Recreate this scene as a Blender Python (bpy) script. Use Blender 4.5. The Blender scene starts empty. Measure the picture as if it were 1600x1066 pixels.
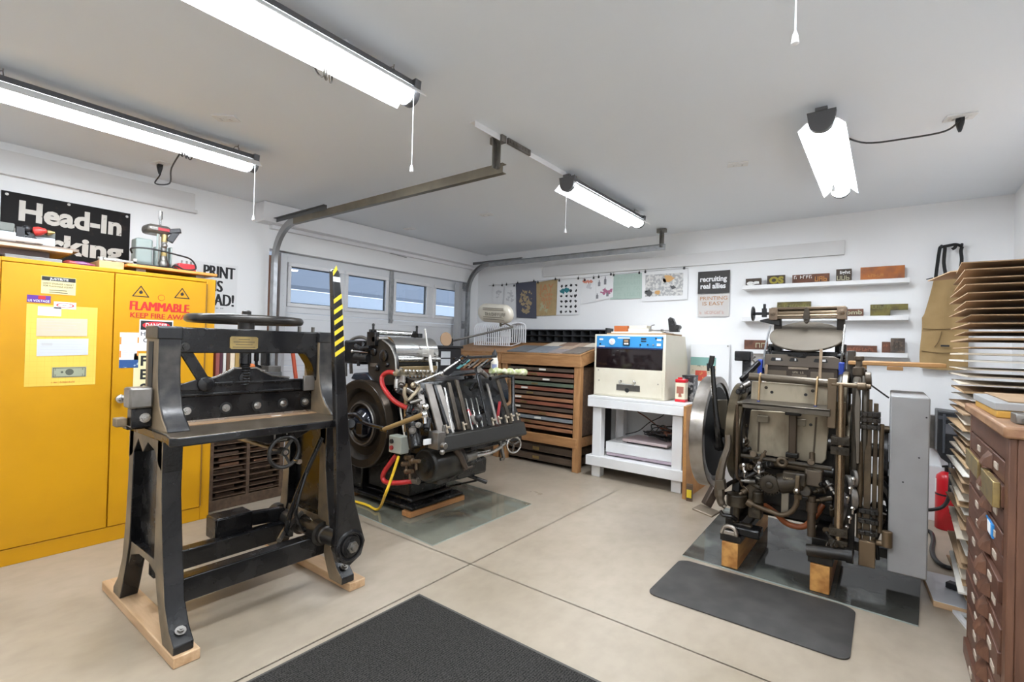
import bpy, bmesh, math, random
from mathutils import Vector, Matrix, Euler
random.seed(7)
SC = bpy.context.scene
COL = SC.collection
V = Vector
PI = math.pi

# ---------------------------------------------------------------- mesh builder
class MB:
    def __init__(s): s.v = []; s.f = []
    def add(s, vs, fs):
        b = len(s.v); s.v += [V(p) for p in vs]; s.f += [[b + i for i in f] for f in fs]; return s
    def box(s, x0, x1, y0, y1, z0, z1):
        return s.para((x0, y0, z0), (x1 - x0, 0, 0), (0, y1 - y0, 0), (0, 0, z1 - z0))
    def para(s, o, u, v, w):
        o, u, v, w = V(o), V(u), V(v), V(w)
        p = [o, o + u, o + u + v, o + v, o + w, o + u + w, o + u + v + w, o + v + w]
        f = [(3, 2, 1, 0), (4, 5, 6, 7), (0, 1, 5, 4), (1, 2, 6, 5), (2, 3, 7, 6), (3, 0, 4, 7)]
        if u.cross(v).dot(w) < 0: f = [t[::-1] for t in f]
        return s.add(p, f)
    def obox(s, c, size, rot=(0, 0, 0)):
        R = Euler([math.radians(a) for a in rot]).to_matrix()
        u, v, w = (R @ V((size[0], 0, 0)), R @ V((0, size[1], 0)), R @ V((0, 0, size[2])))
        return s.para(V(c) - (u + v + w) / 2, u, v, w)
    def beam(s, a, b, w, h, up=(0, 0, 1)):
        a, b = V(a), V(b); d = b - a; n = d.normalized(); r = n.cross(V(up))
        if r.length < 1e-4: r = n.cross(V((1, 0, 0)))
        r.normalize(); t = r.cross(n)
        return s.para(a - r * w / 2 - t * h / 2, d, r * w, t * h)
    def prism(s, poly, vec):
        p = [V(q) for q in poly]; vec = V(vec); n = len(p)
        nor = V((0, 0, 0))
        for i in range(n): nor += (p[i] - p[0]).cross(p[(i + 1) % n] - p[0])
        if nor.dot(vec) < 0: p = p[::-1]
        f = [list(range(n))[::-1], list(range(n, 2 * n))]
        f += [[i, (i + 1) % n, n + (i + 1) % n, n + i] for i in range(n)]
        return s.add(p + [q + vec for q in p], f)
    def frame3(s, axis):
        a = V(axis).normalized(); t = V((0, 0, 1)) if abs(a.z) < .9 else V((1, 0, 0))
        u = t.cross(a).normalized(); return a, u, a.cross(u)
    def lathe(s, c, axis, prof, n=24, closed=False, arc=None):
        c = V(c); a, u, w = s.frame3(axis); vs = []; m = len(prof)
        full = arc is None; a0, a1 = (0, 2 * PI) if full else arc; k = n if full else n + 1
        for i in range(k):
            t = a0 + (a1 - a0) * i / n; d = u * math.cos(t) + w * math.sin(t)
            vs += [c + d * r + a * h for r, h in prof]
        fs = []
        for i in range(n):
            j = (i + 1) % k
            for q in range(m if closed else m - 1):
                q2 = (q + 1) % m
                fs.append((i * m + q, j * m + q, j * m + q2, i * m + q2))
        if not closed and full:
            if prof[0][0] > 1e-6: fs.append([i * m for i in range(k)][::-1])
            if prof[-1][0] > 1e-6: fs.append([i * m + m - 1 for i in range(k)])
        if not full and closed:
            fs.append(list(range(m))); fs.append([(k - 1) * m + q for q in range(m)][::-1])
        return s.add(vs, fs)
    def cyl(s, p0, p1, r0, r1=None, n=16):
        p0, p1 = V(p0), V(p1); d = p1 - p0
        return s.lathe(p0, d, [(r0, 0), (r0 if r1 is None else r1, d.length)], n)
    def torus(s, c, axis, R, r, n=32, m=8, arc=None):
        return s.lathe(c, axis, [(R + r * math.cos(t * 2 * PI / m), r * math.sin(t * 2 * PI / m)) for t in range(m)], n, True, arc)
    def rim(s, c, axis, r0, r1, h, n=40, b=.004):
        return s.lathe(c, axis, [(r0, -h / 2), (r1 - b, -h / 2), (r1, -h / 2 + b), (r1, h / 2 - b), (r1 - b, h / 2), (r0, h / 2)], n, True)
    def ball(s, c, r, n=12, sq=(1, 1, 1)):
        b = len(s.v); m = max(5, n // 2 + 1)
        s.lathe(c, (0, 0, 1), [(max(1e-7, r * math.sin(PI * i / (m - 1))), -r * math.cos(PI * i / (m - 1))) for i in range(m)], n)
        for i in range(b, len(s.v)):
            d = s.v[i] - V(c); s.v[i] = V(c) + V((d.x * sq[0], d.y * sq[1], d.z * sq[2]))
        return s
    def tube(s, pts, r, n=8, k=0, closed=False, flat=1.0, up=None):
        p = crv(pts, k, closed) if k else [V(q) for q in pts]
        m = len(p); vs = []; prev = None
        for i in range(m):
            t = (p[(i + 1) % m] - p[i - 1]) if closed else (p[min(i + 1, m - 1)] - p[max(i - 1, 0)])
            t = t.normalized() if t.length > 1e-9 else V((0, 0, 1))
            if prev is None:
                q = V(up) if up else (V((0, 0, 1)) if abs(t.z) < .9 else V((1, 0, 0)))
            else: q = prev
            u = q - t * q.dot(t); u.normalize(); prev = u; w = t.cross(u)
            rr = r[min(i * len(r) // m, len(r) - 1)] if isinstance(r, (list, tuple)) else r
            vs += [p[i] + u * rr * flat * math.cos(2 * PI * j / n) + w * rr * math.sin(2 * PI * j / n) for j in range(n)]
        fs = [(i * n + j, i * n + (j + 1) % n, ((i + 1) % m) * n + (j + 1) % n, ((i + 1) % m) * n + j) for i in range(m if closed else m - 1) for j in range(n)]
        if not closed: fs += [list(range(n))[::-1], [(m - 1) * n + j for j in range(n)]]
        return s.add(vs, fs)
    def bolt(s, c, axis, r, h=None):
        h = h or r * .8; a = V(axis).normalized(); c = V(c)
        s.lathe(c, a, [(r * 1.5, 0), (r * 1.5, h * .3)], 14); s.lathe(c + a * h * .3, a, [(r, 0), (r, h)], 6)
        return s.lathe(c + a * h * 1.3, a, [(r * .5, 0), (r * .5, h * .4)], 8)

def crv(pts, k, closed=False):
    p = [V(q) for q in pts]; n = len(p); out = []
    for i in range(n if closed else n - 1):
        g = (lambda j: p[j % n]) if closed else (lambda j: p[max(0, min(n - 1, j))])
        a, b, c, d = g(i - 1), g(i), g(i + 1), g(i + 2)
        for q in range(k):
            t = q / k
            out.append(.5 * (2 * b + (c - a) * t + (2 * a - 5 * b + 4 * c - d) * t * t + (3 * b - a - 3 * c + d) * t ** 3))
    if not closed: out.append(p[-1])
    return out

def root_loc(o):
    l = V((0, 0, 0))
    while o is not None: l += o.location; o = o.parent
    return l

def part(name, mb, m, parent=None, bevel=0.0, smooth=40, label=None, loc=None, kind=None):
    """one mesh object; builder coordinates are room coordinates"""
    o0 = root_loc(parent) if parent else V(loc or (0, 0, 0))
    me = bpy.data.meshes.new(name)
    me.from_pydata([tuple(p - o0) for p in mb.v], [], mb.f); me.update()
    bm = bmesh.new(); bm.from_mesh(me); bmesh.ops.recalc_face_normals(bm, faces=bm.faces)
    bm.to_mesh(me); bm.free()
    for q in (m if isinstance(m, list) else [m]): me.materials.append(q)
    if smooth:
        me.shade_smooth(); me.set_sharp_from_angle(angle=math.radians(smooth))
    o = bpy.data.objects.new(name, me); COL.objects.link(o)
    if parent: o.parent = parent
    else: o.location = o0
    if bevel:
        b = o.modifiers.new('soft_edge', 'BEVEL'); b.width = bevel; b.segments = 2; b.limit_method = 'ANGLE'; b.angle_limit = math.radians(40)
        b.harden_normals = False
    if label: o['label'] = label
    if kind: o['kind'] = kind
    return o

def tag(o, label, cat, group=None, kind=None):
    o['label'] = label; o['category'] = cat
    if group: o['group'] = group
    if kind: o['kind'] = kind
    return o

def thing(name, label, cat, loc=(0, 0, 0), group=None):
    o = bpy.data.objects.new(name, None); COL.objects.link(o); o.location = loc; o.empty_display_size = .05
    return tag(o, label, cat, group)

def solo(name, mb, m, label, cat, group=None, bevel=0.0, smooth=40):
    xs = [p.x for p in mb.v]; ys = [p.y for p in mb.v]; zs = [p.z for p in mb.v]
    loc = ((min(xs) + max(xs)) / 2, (min(ys) + max(ys)) / 2, min(zs))
    return tag(part(name, mb, m, None, bevel, smooth, loc=loc), label, cat, group)

def struct(name, mb, m, label=None, smooth=0, bevel=0):
    o = part(name, mb, m, None, bevel, smooth); o['kind'] = 'structure'
    if label: o['label'] = label; o['category'] = name.split('_')[0]
    return o

def dup(root, delta, label=None, group=None):
    r = root.copy(); COL.objects.link(r); r.location = root.location + V(delta)
    if label: r['label'] = label
    if group: r['group'] = group
    for ch in list(root.children):
        c = ch.copy(); COL.objects.link(c); c.parent = r
        for g in list(ch.children):
            d = g.copy(); COL.objects.link(d); d.parent = c
    return r

def txt(mb, s, o, u, v, size, width=None, bold=0.0, depth=.0006, align='L', shear=0, fat=0.0):
    """lettering: lower left corner o, reading direction u, up v; size = cap height, fitted to width"""
    cu = bpy.data.curves.new('lettering', 'FONT'); cu.body = s; cu.size = 1; cu.offset = bold; cu.resolution_u = 3; cu.shear = shear
    t = bpy.data.objects.new('lettering', cu); me = bpy.data.meshes.new_from_object(t)
    if not len(me.vertices):
        return mb
    x0 = min(q.co.x for q in me.vertices); x1 = max(q.co.x for q in me.vertices)
    o, u, v = V(o), V(u).normalized(), V(v).normalized(); w = u.cross(v).normalized()
    ky = size / .70; kx = ky if width is None else width / max(1e-6, x1 - x0)
    if align == 'C': x0 = (x0 + x1) / 2
    if align == 'R': x0 = x1
    mb.add([o + u * (q.co.x - x0) * kx + v * q.co.y * ky + w * depth for q in me.vertices], [list(p.vertices) for p in me.polygons])
    for k, f in enumerate((-fat, fat, -fat * .5, fat * .5) if fat else ()):
        mb.add([o + u * ((q.co.x - x0) * kx + f) + v * q.co.y * ky + w * (depth + .0001 * (k + 1)) for q in me.vertices], [list(p.vertices) for p in me.polygons])
    bpy.data.objects.remove(t); bpy.data.curves.remove(cu); bpy.data.meshes.remove(me)
    return mb

def scrawl(mb, o, u, v, size, width, seed=1, depth=.0006):
    """worn lettering too small to read: a row of broken letter strokes"""
    rnd = random.Random(seed); o, u, v = V(o), V(u).normalized(), V(v).normalized(); w = u.cross(v).normalized() * depth
    lw = size * .62; n = max(2, int(width / (lw * 1.18))); st = width / n; t = lw * .24
    def q(x0, x1, y0, y1): mb.add([o + u * x0 + v * y0 + w, o + u * x1 + v * y0 + w, o + u * x1 + v * y1 + w, o + u * x0 + v * y1 + w], [(0, 1, 2, 3)])
    for k in range(n):
        if rnd.random() < .12: continue
        x = k * st; e = st * .82
        q(x, x + t, 0, size)
        if rnd.random() < .6: q(x + e - t, x + e, 0, size * rnd.choice((.5, 1, 1)))
        for yy in rnd.sample((0, .42, .82), rnd.randint(1, 2)): q(x + t, x + e - t * .5, size * yy, size * (yy + .18))
    return mb

# ---------------------------------------------------------------- materials
MATS = {}
OILED = set('guide_brown arm_grey_brown bar_steel_grey pin_brown cam_brown cup_brown upright_brown bearing_brass_brown lever_brown latch_brown counter_brown strap_steel pipe_brown spindle_brown arm_steel_brown treadle_brown treadle_steel ring_brown plate_olive rod_rust post_brown ledge_steel bar_grey_brown chase_grey bed_brown fountain_brown fountain_end fountain_steel greasy_brown_iron arm_brown valve_brown rod_bronze flywheel_iron end_plate_black rim_brown bar_brown pump_black trough_black post_grey_brown post_dark cover_blue'.split())   # castings under a film of old oil
def mat(name, col, rough=.5, metal=0.0, col2=None, scale=8.0, amt=(.4, .65), bump=0.0, bscale=60.0, stretch=(1, 1, 1), spec=.5, r2=None, detail=6, m2=None, coat=0):
    if name in MATS: return MATS[name]
    if name in OILED: col = tuple(c * k for c, k in zip(col, (.80, .74, .64))); col2 = tuple(c * k for c, k in zip(col2, (.80, .74, .64))) if col2 else None
    m = bpy.data.materials.new(name); m.use_nodes = True; MATS[name] = m
    nt = m.node_tree; N = nt.nodes; L = nt.links; B = N['Principled BSDF']
    B.inputs['Base Color'].default_value = (*col, 1); B.inputs['Roughness'].default_value = rough
    B.inputs['Metallic'].default_value = metal; B.inputs['Specular IOR Level'].default_value = spec
    if coat: B.inputs['Coat Weight'].default_value = coat; B.inputs['Coat Roughness'].default_value = .12
    m.diffuse_color = (*col, 1)
    if col2 or bump:
        tc = N.new('ShaderNodeTexCoord'); mp = N.new('ShaderNodeMapping'); mp.inputs['Scale'].default_value = stretch
        L.new(tc.outputs['Object'], mp.inputs['Vector'])
    if col2:
        nz = N.new('ShaderNodeTexNoise'); nz.inputs['Scale'].default_value = scale; nz.inputs['Detail'].default_value = detail
        rp = N.new('ShaderNodeValToRGB'); rp.color_ramp.elements[0].position = amt[0]; rp.color_ramp.elements[1].position = amt[1]
        rp.color_ramp.elements[0].color = (*col, 1); rp.color_ramp.elements[1].color = (*col2, 1)
        L.new(mp.outputs[0], nz.inputs['Vector']); L.new(nz.outputs['Fac'], rp.inputs['Fac']); L.new(rp.outputs['Color'], B.inputs['Base Color'])
        if r2 is not None or m2 is not None:
            for nm, a, b in (('Roughness', rough, r2), ('Metallic', metal, m2)):
                if b is None: continue
                mr = N.new('ShaderNodeMapRange'); mr.inputs['From Min'].default_value = amt[0]; mr.inputs['From Max'].default_value = amt[1]
                mr.inputs['To Min'].default_value = a; mr.inputs['To Max'].default_value = b
                L.new(nz.outputs['Fac'], mr.inputs['Value']); L.new(mr.outputs[0], B.inputs[nm])
    if bump:
        n2 = N.new('ShaderNodeTexNoise'); n2.inputs['Scale'].default_value = bscale; n2.inputs['Detail'].default_value = 4
        bp = N.new('ShaderNodeBump'); bp.inputs['Strength'].default_value = bump; bp.inputs['Distance'].default_value = .004
        L.new(mp.outputs[0], n2.inputs['Vector']); L.new(n2.outputs['Fac'], bp.inputs['Height']); L.new(bp.outputs['Normal'], B.inputs['Normal'])
    return m

def emit(name, col, strength):
    m = bpy.data.materials.new(name); m.use_nodes = True; B = m.node_tree.nodes['Principled BSDF']
    B.inputs['Base Color'].default_value = (.9, .9, .9, 1); B.inputs['Emission Color'].default_value = (*col, 1); B.inputs['Emission Strength'].default_value = strength
    return m

def pane_mat(name, tint, refl=1.0, rough=0.0, body=None, body_amt=0.0, stain=None, stain_scale=2.2, stain_amt=(.5, .6)):
    """clear sheet glass: tinted see-through mixed with a Fresnel mirror, optionally a dirt film"""
    m = bpy.data.materials.new(name); m.use_nodes = True; nt = m.node_tree; N = nt.nodes; L = nt.links
    N.remove(N['Principled BSDF']); out = N['Material Output']
    tr = N.new('ShaderNodeBsdfTransparent'); tr.inputs[0].default_value = (*tint, 1)
    gl = N.new('ShaderNodeBsdfGlossy'); gl.inputs['Roughness'].default_value = rough; gl.inputs[0].default_value = (refl, refl, refl, 1)
    fr = N.new('ShaderNodeFresnel'); fr.inputs['IOR'].default_value = 1.5
    mx = N.new('ShaderNodeMixShader'); base = tr
    if body:
        df = N.new('ShaderNodeBsdfDiffuse'); df.inputs[0].default_value = (*body, 1)
        m0 = N.new('ShaderNodeMixShader'); m0.inputs[0].default_value = body_amt; L.new(tr.outputs[0], m0.inputs[1]); L.new(df.outputs[0], m0.inputs[2]); base = m0
    if stain:
        tc = N.new('ShaderNodeTexCoord'); nz = N.new('ShaderNodeTexNoise'); nz.inputs['Scale'].default_value = stain_scale; nz.inputs['Detail'].default_value = 8
        rp = N.new('ShaderNodeMapRange'); rp.inputs['From Min'].default_value = stain_amt[0]; rp.inputs['From Max'].default_value = stain_amt[1]; rp.inputs['To Max'].default_value = .9
        ds = N.new('ShaderNodeBsdfDiffuse'); ds.inputs[0].default_value = (*stain, 1)
        m1 = N.new('ShaderNodeMixShader'); L.new(tc.outputs['Object'], nz.inputs['Vector']); L.new(nz.outputs['Fac'], rp.inputs['Value'])
        L.new(rp.outputs[0], m1.inputs[0]); L.new(base.outputs[0], m1.inputs[1]); L.new(ds.outputs[0], m1.inputs[2]); base = m1
    ge = N.new('ShaderNodeNewGeometry'); iv = N.new('ShaderNodeMath'); iv.operation = 'SUBTRACT'; iv.inputs[0].default_value = 1; L.new(ge.outputs['Backfacing'], iv.inputs[1])
    ml = N.new('ShaderNodeMath'); ml.operation = 'MULTIPLY'; L.new(fr.outputs[0], ml.inputs[0]); L.new(iv.outputs[0], ml.inputs[1])
    L.new(ml.outputs[0], mx.inputs[0]); L.new(base.outputs[0], mx.inputs[1]); L.new(gl.outputs[0], mx.inputs[2]); L.new(mx.outputs[0], out.inputs['Surface'])
    return m

def wood(name, c1, c2, stretch=(3, 30, 30), rough=.55, scale=1.2):
    return mat(name, c1, rough, 0, c2, scale, (.35, .68), .15, 6, stretch)

wall_m = mat('wall_white', (.88, .88, .88), .7, bump=.03, bscale=120)
ceil_m = mat('ceiling_white', (.84, .88, .925), .8, bump=.03, bscale=120)
trim_m = mat('trim_white', (.82, .82, .83), .5)
strip_m = mat('strip_warm_white', (.70, .69, .68), .45)
door_m = mat('door_white', (.74, .75, .77), .5)
yellow_m = mat('cabinet_yellow', (.62, .30, .002), .42, 0, (.56, .268, .002), 3, (.4, .7), spec=.4)
iron_m = mat('black_iron', (.0065, .0065, .0075), .24, 0, (.030, .028, .027), 7, (.45, .85), .15, 70, r2=.45)
ironworn_m = mat('worn_iron', (.018, .018, .019), .30, .2, (.12, .11, .10), 9, (.45, .75), .1, 80, r2=.3, m2=.8)
castbrown_m = mat('cast_side_brown', (.24, .175, .105), .6, 0, (.10, .078, .052), 6, (.4, .7), .15, 70)
oil_m = mat('oily_black', (.006, .006, .007), .18, 0, (.020, .018, .016), 9, (.4, .75), .08, 60, r2=.42)
grease_m = mat('greasy_brown_iron', (.030, .023, .015), .40, .2, (.085, .068, .046), 14, (.4, .7), .15, 60, r2=.55)
dgrease_m = mat('dark_grease', (.007, .0055, .0045), .38, .05, (.035, .027, .019), 12, (.45, .75), .15, 60)
steel_m = mat('bright_steel', (.62, .61, .59), .22, 1, (.42, .40, .37), 12, (.4, .75), r2=.38)
dsteel_m = mat('dull_steel', (.30, .285, .265), .38, .85, (.16, .145, .125), 8, (.4, .7), .05, 60)
chrome_m = mat('chrome', (.78, .78, .78), .1, 1)
plate_m = mat('stained_aluminium', (.50, .43, .31), .5, .05, (.17, .125, .08), 5, (.45, .74), .06, 30, stretch=(1.6, 1.6, .6))
disc_m = mat('ink_disc_steel', (.135, .113, .086), .62, 0, (.105, .09, .07), 3, (.4, .7), spec=.25)
galv_m = mat('galvanised', (.46, .47, .48), .4, .8, (.36, .37, .38), 18, (.4, .65))
rail_m = mat('bronze_rail', (.20, .175, .13), .45, .6, (.14, .12, .09), 6, (.4, .7))
pine_m = wood('pine', (.62, .40, .21), (.48, .28, .13), (30, 3, 30))
pine_x = wood('pine_along_x', (.66, .45, .27), (.50, .31, .16), (3, 30, 30))
fir_m = mat('douglas_end', (.66, .34, .10), .5, 0, (.40, .17, .04), 14, (.4, .6), .1, 40, stretch=(1, .15, 1))
oak_m = wood('oak', (.45, .235, .098), (.31, .15, .056), (4, 30, 30))
oakz_m = wood('oak_upright', (.45, .235, .098), (.31, .15, .056), (30, 30, 4))
dwood_m = wood('dark_wood', (.085, .055, .038), (.16, .10, .062), (4, 30, 30))
mahog_m = wood('mahogany', (.125, .052, .029), (.08, .032, .019), (30, 5, 30), .45)
mahogz_m = wood('mahogany_upright', (.15, .066, .036), (.095, .04, .022), (30, 30, 4), .45)
tray_woods = [wood('drawer_wood_%s' % n, a, b, (3, 30, 30)) for n, a, b in (
    ('umber', (.075, .054, .038), (.14, .095, .065)), ('red', (.29, .10, .055), (.17, .06, .036)), ('russet', (.36, .17, .085), (.23, .10, .05)))]
green_m = mat('drawer_green', (.12, .15, .10), .6, 0, (.08, .10, .07), 6, (.4, .7))
slate_m = mat('drawer_slate', (.25, .27, .28), .5, 0, (.18, .19, .2), 6, (.4, .7))
whitep_m = mat('white_paint', (.80, .80, .80), .42, 0, (.74, .73, .72), 5, (.4, .75))
cream_m = mat('cream_enamel', (.74, .69, .56), .4, 0, (.66, .6, .47), 4, (.45, .75))
blue_m = mat('panel_blue', (.035, .26, .56), .4)
paper_m = mat('paper_white', (.82, .82, .82), .8)
paper2_m = mat('paper_warm', (.76, .73, .66), .8)
kraft_m = mat('kraft_tan', (.45, .33, .17), .8, 0, (.40, .29, .14), 20, (.4, .7))
ink_m = mat('ink_black', (.012, .012, .013), .6)
red_m = mat('ink_red', (.55, .02, .015), .5)
rubber_m = mat('black_rubber', (.012, .012, .012), .55)
plastic_m = mat('black_plastic', (.018, .018, .02), .4)
cable_m = mat('black_cable', (.015, .014, .014), .45)
redhose_m = mat('red_hose', (.44, .022, .022), .35)
yelcable_m = mat('yellow_cable', (.85, .55, .03), .4)
hazard_m = mat('hazard_yellow', (.75, .56, .03), .45)
brass_m = mat('brass', (.50, .37, .15), .35, .8, (.34, .26, .13), 20, (.4, .7))
orange_m = mat('orange_ink_wood', (.42, .125, .018), .6, 0, (.22, .07, .025), 14, (.4, .7))
greywood_m = mat('inked_brown_wood', (.045, .030, .02), .65, 0, (.085, .056, .034), 14, (.4, .7))
olive_m = mat('olive_ink_wood', (.17, .14, .03), .65, 0, (.05, .035, .014), 18, (.4, .7))
rustw_m = mat('rust_wood', (.15, .055, .028), .65, 0, (.065, .026, .014), 22, (.4, .7))
cardb_m = mat('cardboard', (.40, .27, .16), .8, 0, (.34, .22, .12), 6, (.4, .7))
cardw_m = mat('board_pale', (.62, .54, .43), .75)
grey_m = mat('guard_grey', (.37, .37, .37), .45, 0, (.33, .325, .32), 5, (.4, .7))
fabric_m = mat('canvas_tan', (.38, .255, .115), .9, 0, (.33, .215, .09), 9, (.4, .7), .3, 300)
strap_m = mat('strap_black', (.012, .012, .012), .8)
ext_m = mat('extinguisher_red', (.60, .015, .025), .28)
label_m = mat('label_cream', (.68, .58, .30), .6)
pink_m = mat('pink_lid', (.62, .50, .50), .5)
lens_m = emit('lamp_lens', (.92, .985, 1.06), 16.0)
lens_far_m = emit('lamp_lens_far', (.92, .985, 1.06), 20.0)
lens_added_m = emit('lamp_lens_added', (.92, .985, 1.06), 7.0)
pane_m = pane_mat('window_pane', (.86, .91, .96))
pad1_m = pane_mat('pad_glass', (.86, .89, .87), 1, .05, (.45, .46, .42), .12, (.25, .21, .14), 3.0, (.58, .72))
pad2_m = pane_mat('pad_glass_oily_shaded', (.84, .88, .87), .6, .06, (.42, .45, .44), .2, (.060, .058, .050), 2.3, (.41, .52))  # oil film plus the press's shadow and dark reflection painted into the stain
padedge_m = mat('glass_edge', (.35, .40, .37), .2)
dglass_m = mat('dark_glass', (.012, .007, .008), .06, 0)


# ================================================================ camera
cam = bpy.data.cameras.new('camera'); co = bpy.data.objects.new('camera', cam); COL.objects.link(co); SC.camera = co
cam.sensor_width = 36; cam.lens = 767.163 / 1600 * 36; cam.clip_start = .02
R3 = ((0.79431246, 0.6069089, 0.02700562), (0.01654571, 0.02282455, -0.99960256), (-0.60728408, 0.79444359, 0.00808808))
co.matrix_world = Matrix([[R3[0][i], -R3[1][i], -R3[2][i], (0, 0, 1.25)[i]] for i in range(3)] + [[0, 0, 0, 1]])

# ================================================================ room shell
XW, XE, YN, YS, H = -4.43, .715, 5.0, -2.6, 2.44
JX, JY = -1.86, 2.10                                   # control joints of the slab
def concrete():
    m = bpy.data.materials.new('concrete_slab'); m.use_nodes = True; nt = m.node_tree; N = nt.nodes; L = nt.links; B = N['Principled BSDF']
    tc = N.new('ShaderNodeTexCoord')
    def nz(s, d, st=(1, 1, 1)):
        mp = N.new('ShaderNodeMapping'); mp.inputs['Scale'].default_value = st; L.new(tc.outputs['Object'], mp.inputs['Vector'])
        n = N.new('ShaderNodeTexNoise'); n.inputs['Scale'].default_value = s; n.inputs['Detail'].default_value = d; L.new(mp.outputs[0], n.inputs['Vector']); return n
    a = nz(1.1, 9); r = N.new('ShaderNodeValToRGB'); e = r.color_ramp.elements
    e[0].position = .30; e[0].color = (.318, .262, .192, 1); e[1].position = .70; e[1].color = (.442, .378, .298, 1); L.new(a.outputs['Fac'], r.inputs['Fac'])
    b = nz(9, 6, (1.6, 1, 1)); rb = N.new('ShaderNodeValToRGB'); rb.color_ramp.elements[0].position = .30; rb.color_ramp.elements[0].color = (.90, .895, .88, 1); rb.color_ramp.elements[1].position = .6; rb.color_ramp.elements[1].color = (1, 1, 1, 1); L.new(b.outputs['Fac'], rb.inputs['Fac'])
    mx = N.new('ShaderNodeMix'); mx.data_type = 'RGBA'; mx.blend_type = 'MULTIPLY'; mx.inputs[0].default_value = 1; L.new(r.outputs[0], mx.inputs[6]); L.new(rb.outputs[0], mx.inputs[7])
    c = nz(24, 5, (1, 3.2, 1)); rc = N.new('ShaderNodeMapRange'); rc.inputs['From Min'].default_value = .74; rc.inputs['From Max'].default_value = .80; rc.inputs['To Max'].default_value = .6; L.new(c.outputs['Fac'], rc.inputs['Value'])
    m2 = N.new('ShaderNodeMix'); m2.data_type = 'RGBA'; L.new(rc.outputs[0], m2.inputs[0]); L.new(mx.outputs[2], m2.inputs[6]); m2.inputs[7].default_value = (.12, .09, .06, 1)
    L.new(m2.outputs[2], B.inputs['Base Color'])
    d = nz(1.6, 5); rd = N.new('ShaderNodeMapRange'); rd.inputs['To Min'].default_value = .26; rd.inputs['To Max'].default_value = .50; rd.inputs['From Min'].default_value = .3; rd.inputs['From Max'].default_value = .7; L.new(d.outputs['Fac'], rd.inputs['Value']); L.new(rd.outputs[0], B.inputs['Roughness'])
    B.inputs['Specular IOR Level'].default_value = .55
    return m
conc_m = concrete(); joint_m = mat('joint_dirt', (.26, .21, .16), .9)
b = MB(); g = .003
xs = [(XW - .3, JX - g), (JX + g, XE + .2)]; ys = [(YS - .2, JY - g), (JY + g, YN + .2)]
for a0, a1 in xs:
    for c0, c1 in ys: b.add([(a0, c0, 0), (a1, c0, 0), (a1, c1, 0), (a0, c1, 0)], [(0, 1, 2, 3)])
for a0, a1, c0, c1 in ((JX - g, JX + g, YS, YN), (XW, XE, JY - g, JY + g)):
    b.add([(a0, c0, -.012), (a1, c0, -.012), (a1, c1, -.012), (a0, c1, -.008)], [(0, 1, 2, 3)])
fl = struct('floor', b, [conc_m, joint_m])
for p in fl.data.polygons: p.material_index = 0 if p.center.z > -.006 else 1
b = MB(); b.box(XW - .3, XE + .2, YS - .2, YN + .2, -.2, -.03); struct('floor_base', b, conc_m)
b = MB(); b.box(XW - .3, XE + .2, YS - .2, YN + .2, H, H + .1); struct('ceiling', b, ceil_m)
b = MB(); b.box(XW - .3, XE + .2, YN, YN + .15, 0, H); struct('wall_north', b, wall_m)
b = MB(); b.box(XE, XE + .15, YS, YN, 0, H); struct('wall_east', b, wall_m)
b = MB(); b.box(XW - .3, XE, YS - .15, YS, 0, H); struct('wall_south', b, wall_m)
DY0, DY1, DZ = 2.165, 4.86, 2.06
b = MB(); b.box(XW - .15, XW, YS, DY0, 0, H); struct('wall_west', b, wall_m)
b = MB(); b.box(XW - .15, XW, DY0, YN, DZ, H); b.box(XW - .15, XW, DY1, YN, 0, DZ); struct('wall_west_door_side', b, wall_m)
b = MB(); b.box(XW - .01, XW + .15, 2.035, YN, 2.268, 2.435); struct('trim_1', b, trim_m, 'white boxed bulkhead above the garage door')
b = MB(); b.box(XW, XW + .05, 2.16, YN - .02, 2.235, 2.268); struct('trim_2', b, trim_m, 'white moulding under the bulkhead')
b = MB(); b.box(XW, XW + .03, -1.2, 1.55, 2.255, 2.385); b.box(XW, XW + .045, -1.2, 1.565, 2.232, 2.255); struct('trim_3', b, strip_m, 'warm white strip panel along the wall above the dark parking sign')
b = MB(); b.box(-3.35, -.30, YN - .03, YN, 2.09, 2.212); struct('trim_4', b, strip_m, 'warm white strip panel along the wall above the pinned prints')
b = MB(); b.box(-1.2, XE, YN - .05, YN, 0, .41); struct('trim_5', b, trim_m, 'low white ledge along the foot of the print wall')
b = MB(); b.box(XW, XW + .012, YS, DY0, 0, .09); struct('baseboard_west', b, trim_m)
b = MB(); b.box(XW - .02, -1.2, YN - .012, YN, 0, .09); struct('baseboard_north', b, trim_m)
b = MB(); b.box(XW - .10, XW + .003, DY0 + .003, DY0 + .085, 0, 2.0); struct('trim_6', b, wood('jamb_timber', (.24, .105, .055), (.15, .062, .034), (30, 30, 4)), 'bare reddish timber jamb beside the garage door')

# ---------------------------------------------------------------- garage door
dr = thing('door_1', 'white sectional garage door with a row of four windows', 'door', (-4.52, 3.5, 0)); dr['kind'] = 'structure'
WZ0, WZ1 = 1.592, 1.938; wins = [(2.41, 2.935), (3.03, 3.515), (3.66, 4.127), (4.287, 4.745)]
y0, y1 = 2.26, DY1
for i, (z0, z1) in enumerate(((.01, .50), (.505, .995), (1.0, 1.495))):
    b = MB(); b.box(-4.545, -4.50, y0, y1, z0, z1); b.box(-4.50, -4.494, y0 + .03, y1 - .03, z0 + .05, z0 + .056); b.box(-4.50, -4.494, y0 + .03, y1 - .03, z1 - .05, z1 - .044)
    part('panel', b, door_m, dr, .004)
b = MB(); b.box(-4.545, -4.50, y0, y1, 1.5, WZ0); b.box(-4.545, -4.50, y0, y1, WZ1, 2.055)
ed = [y0] + [t for w in wins for t in w] + [y1]
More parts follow.
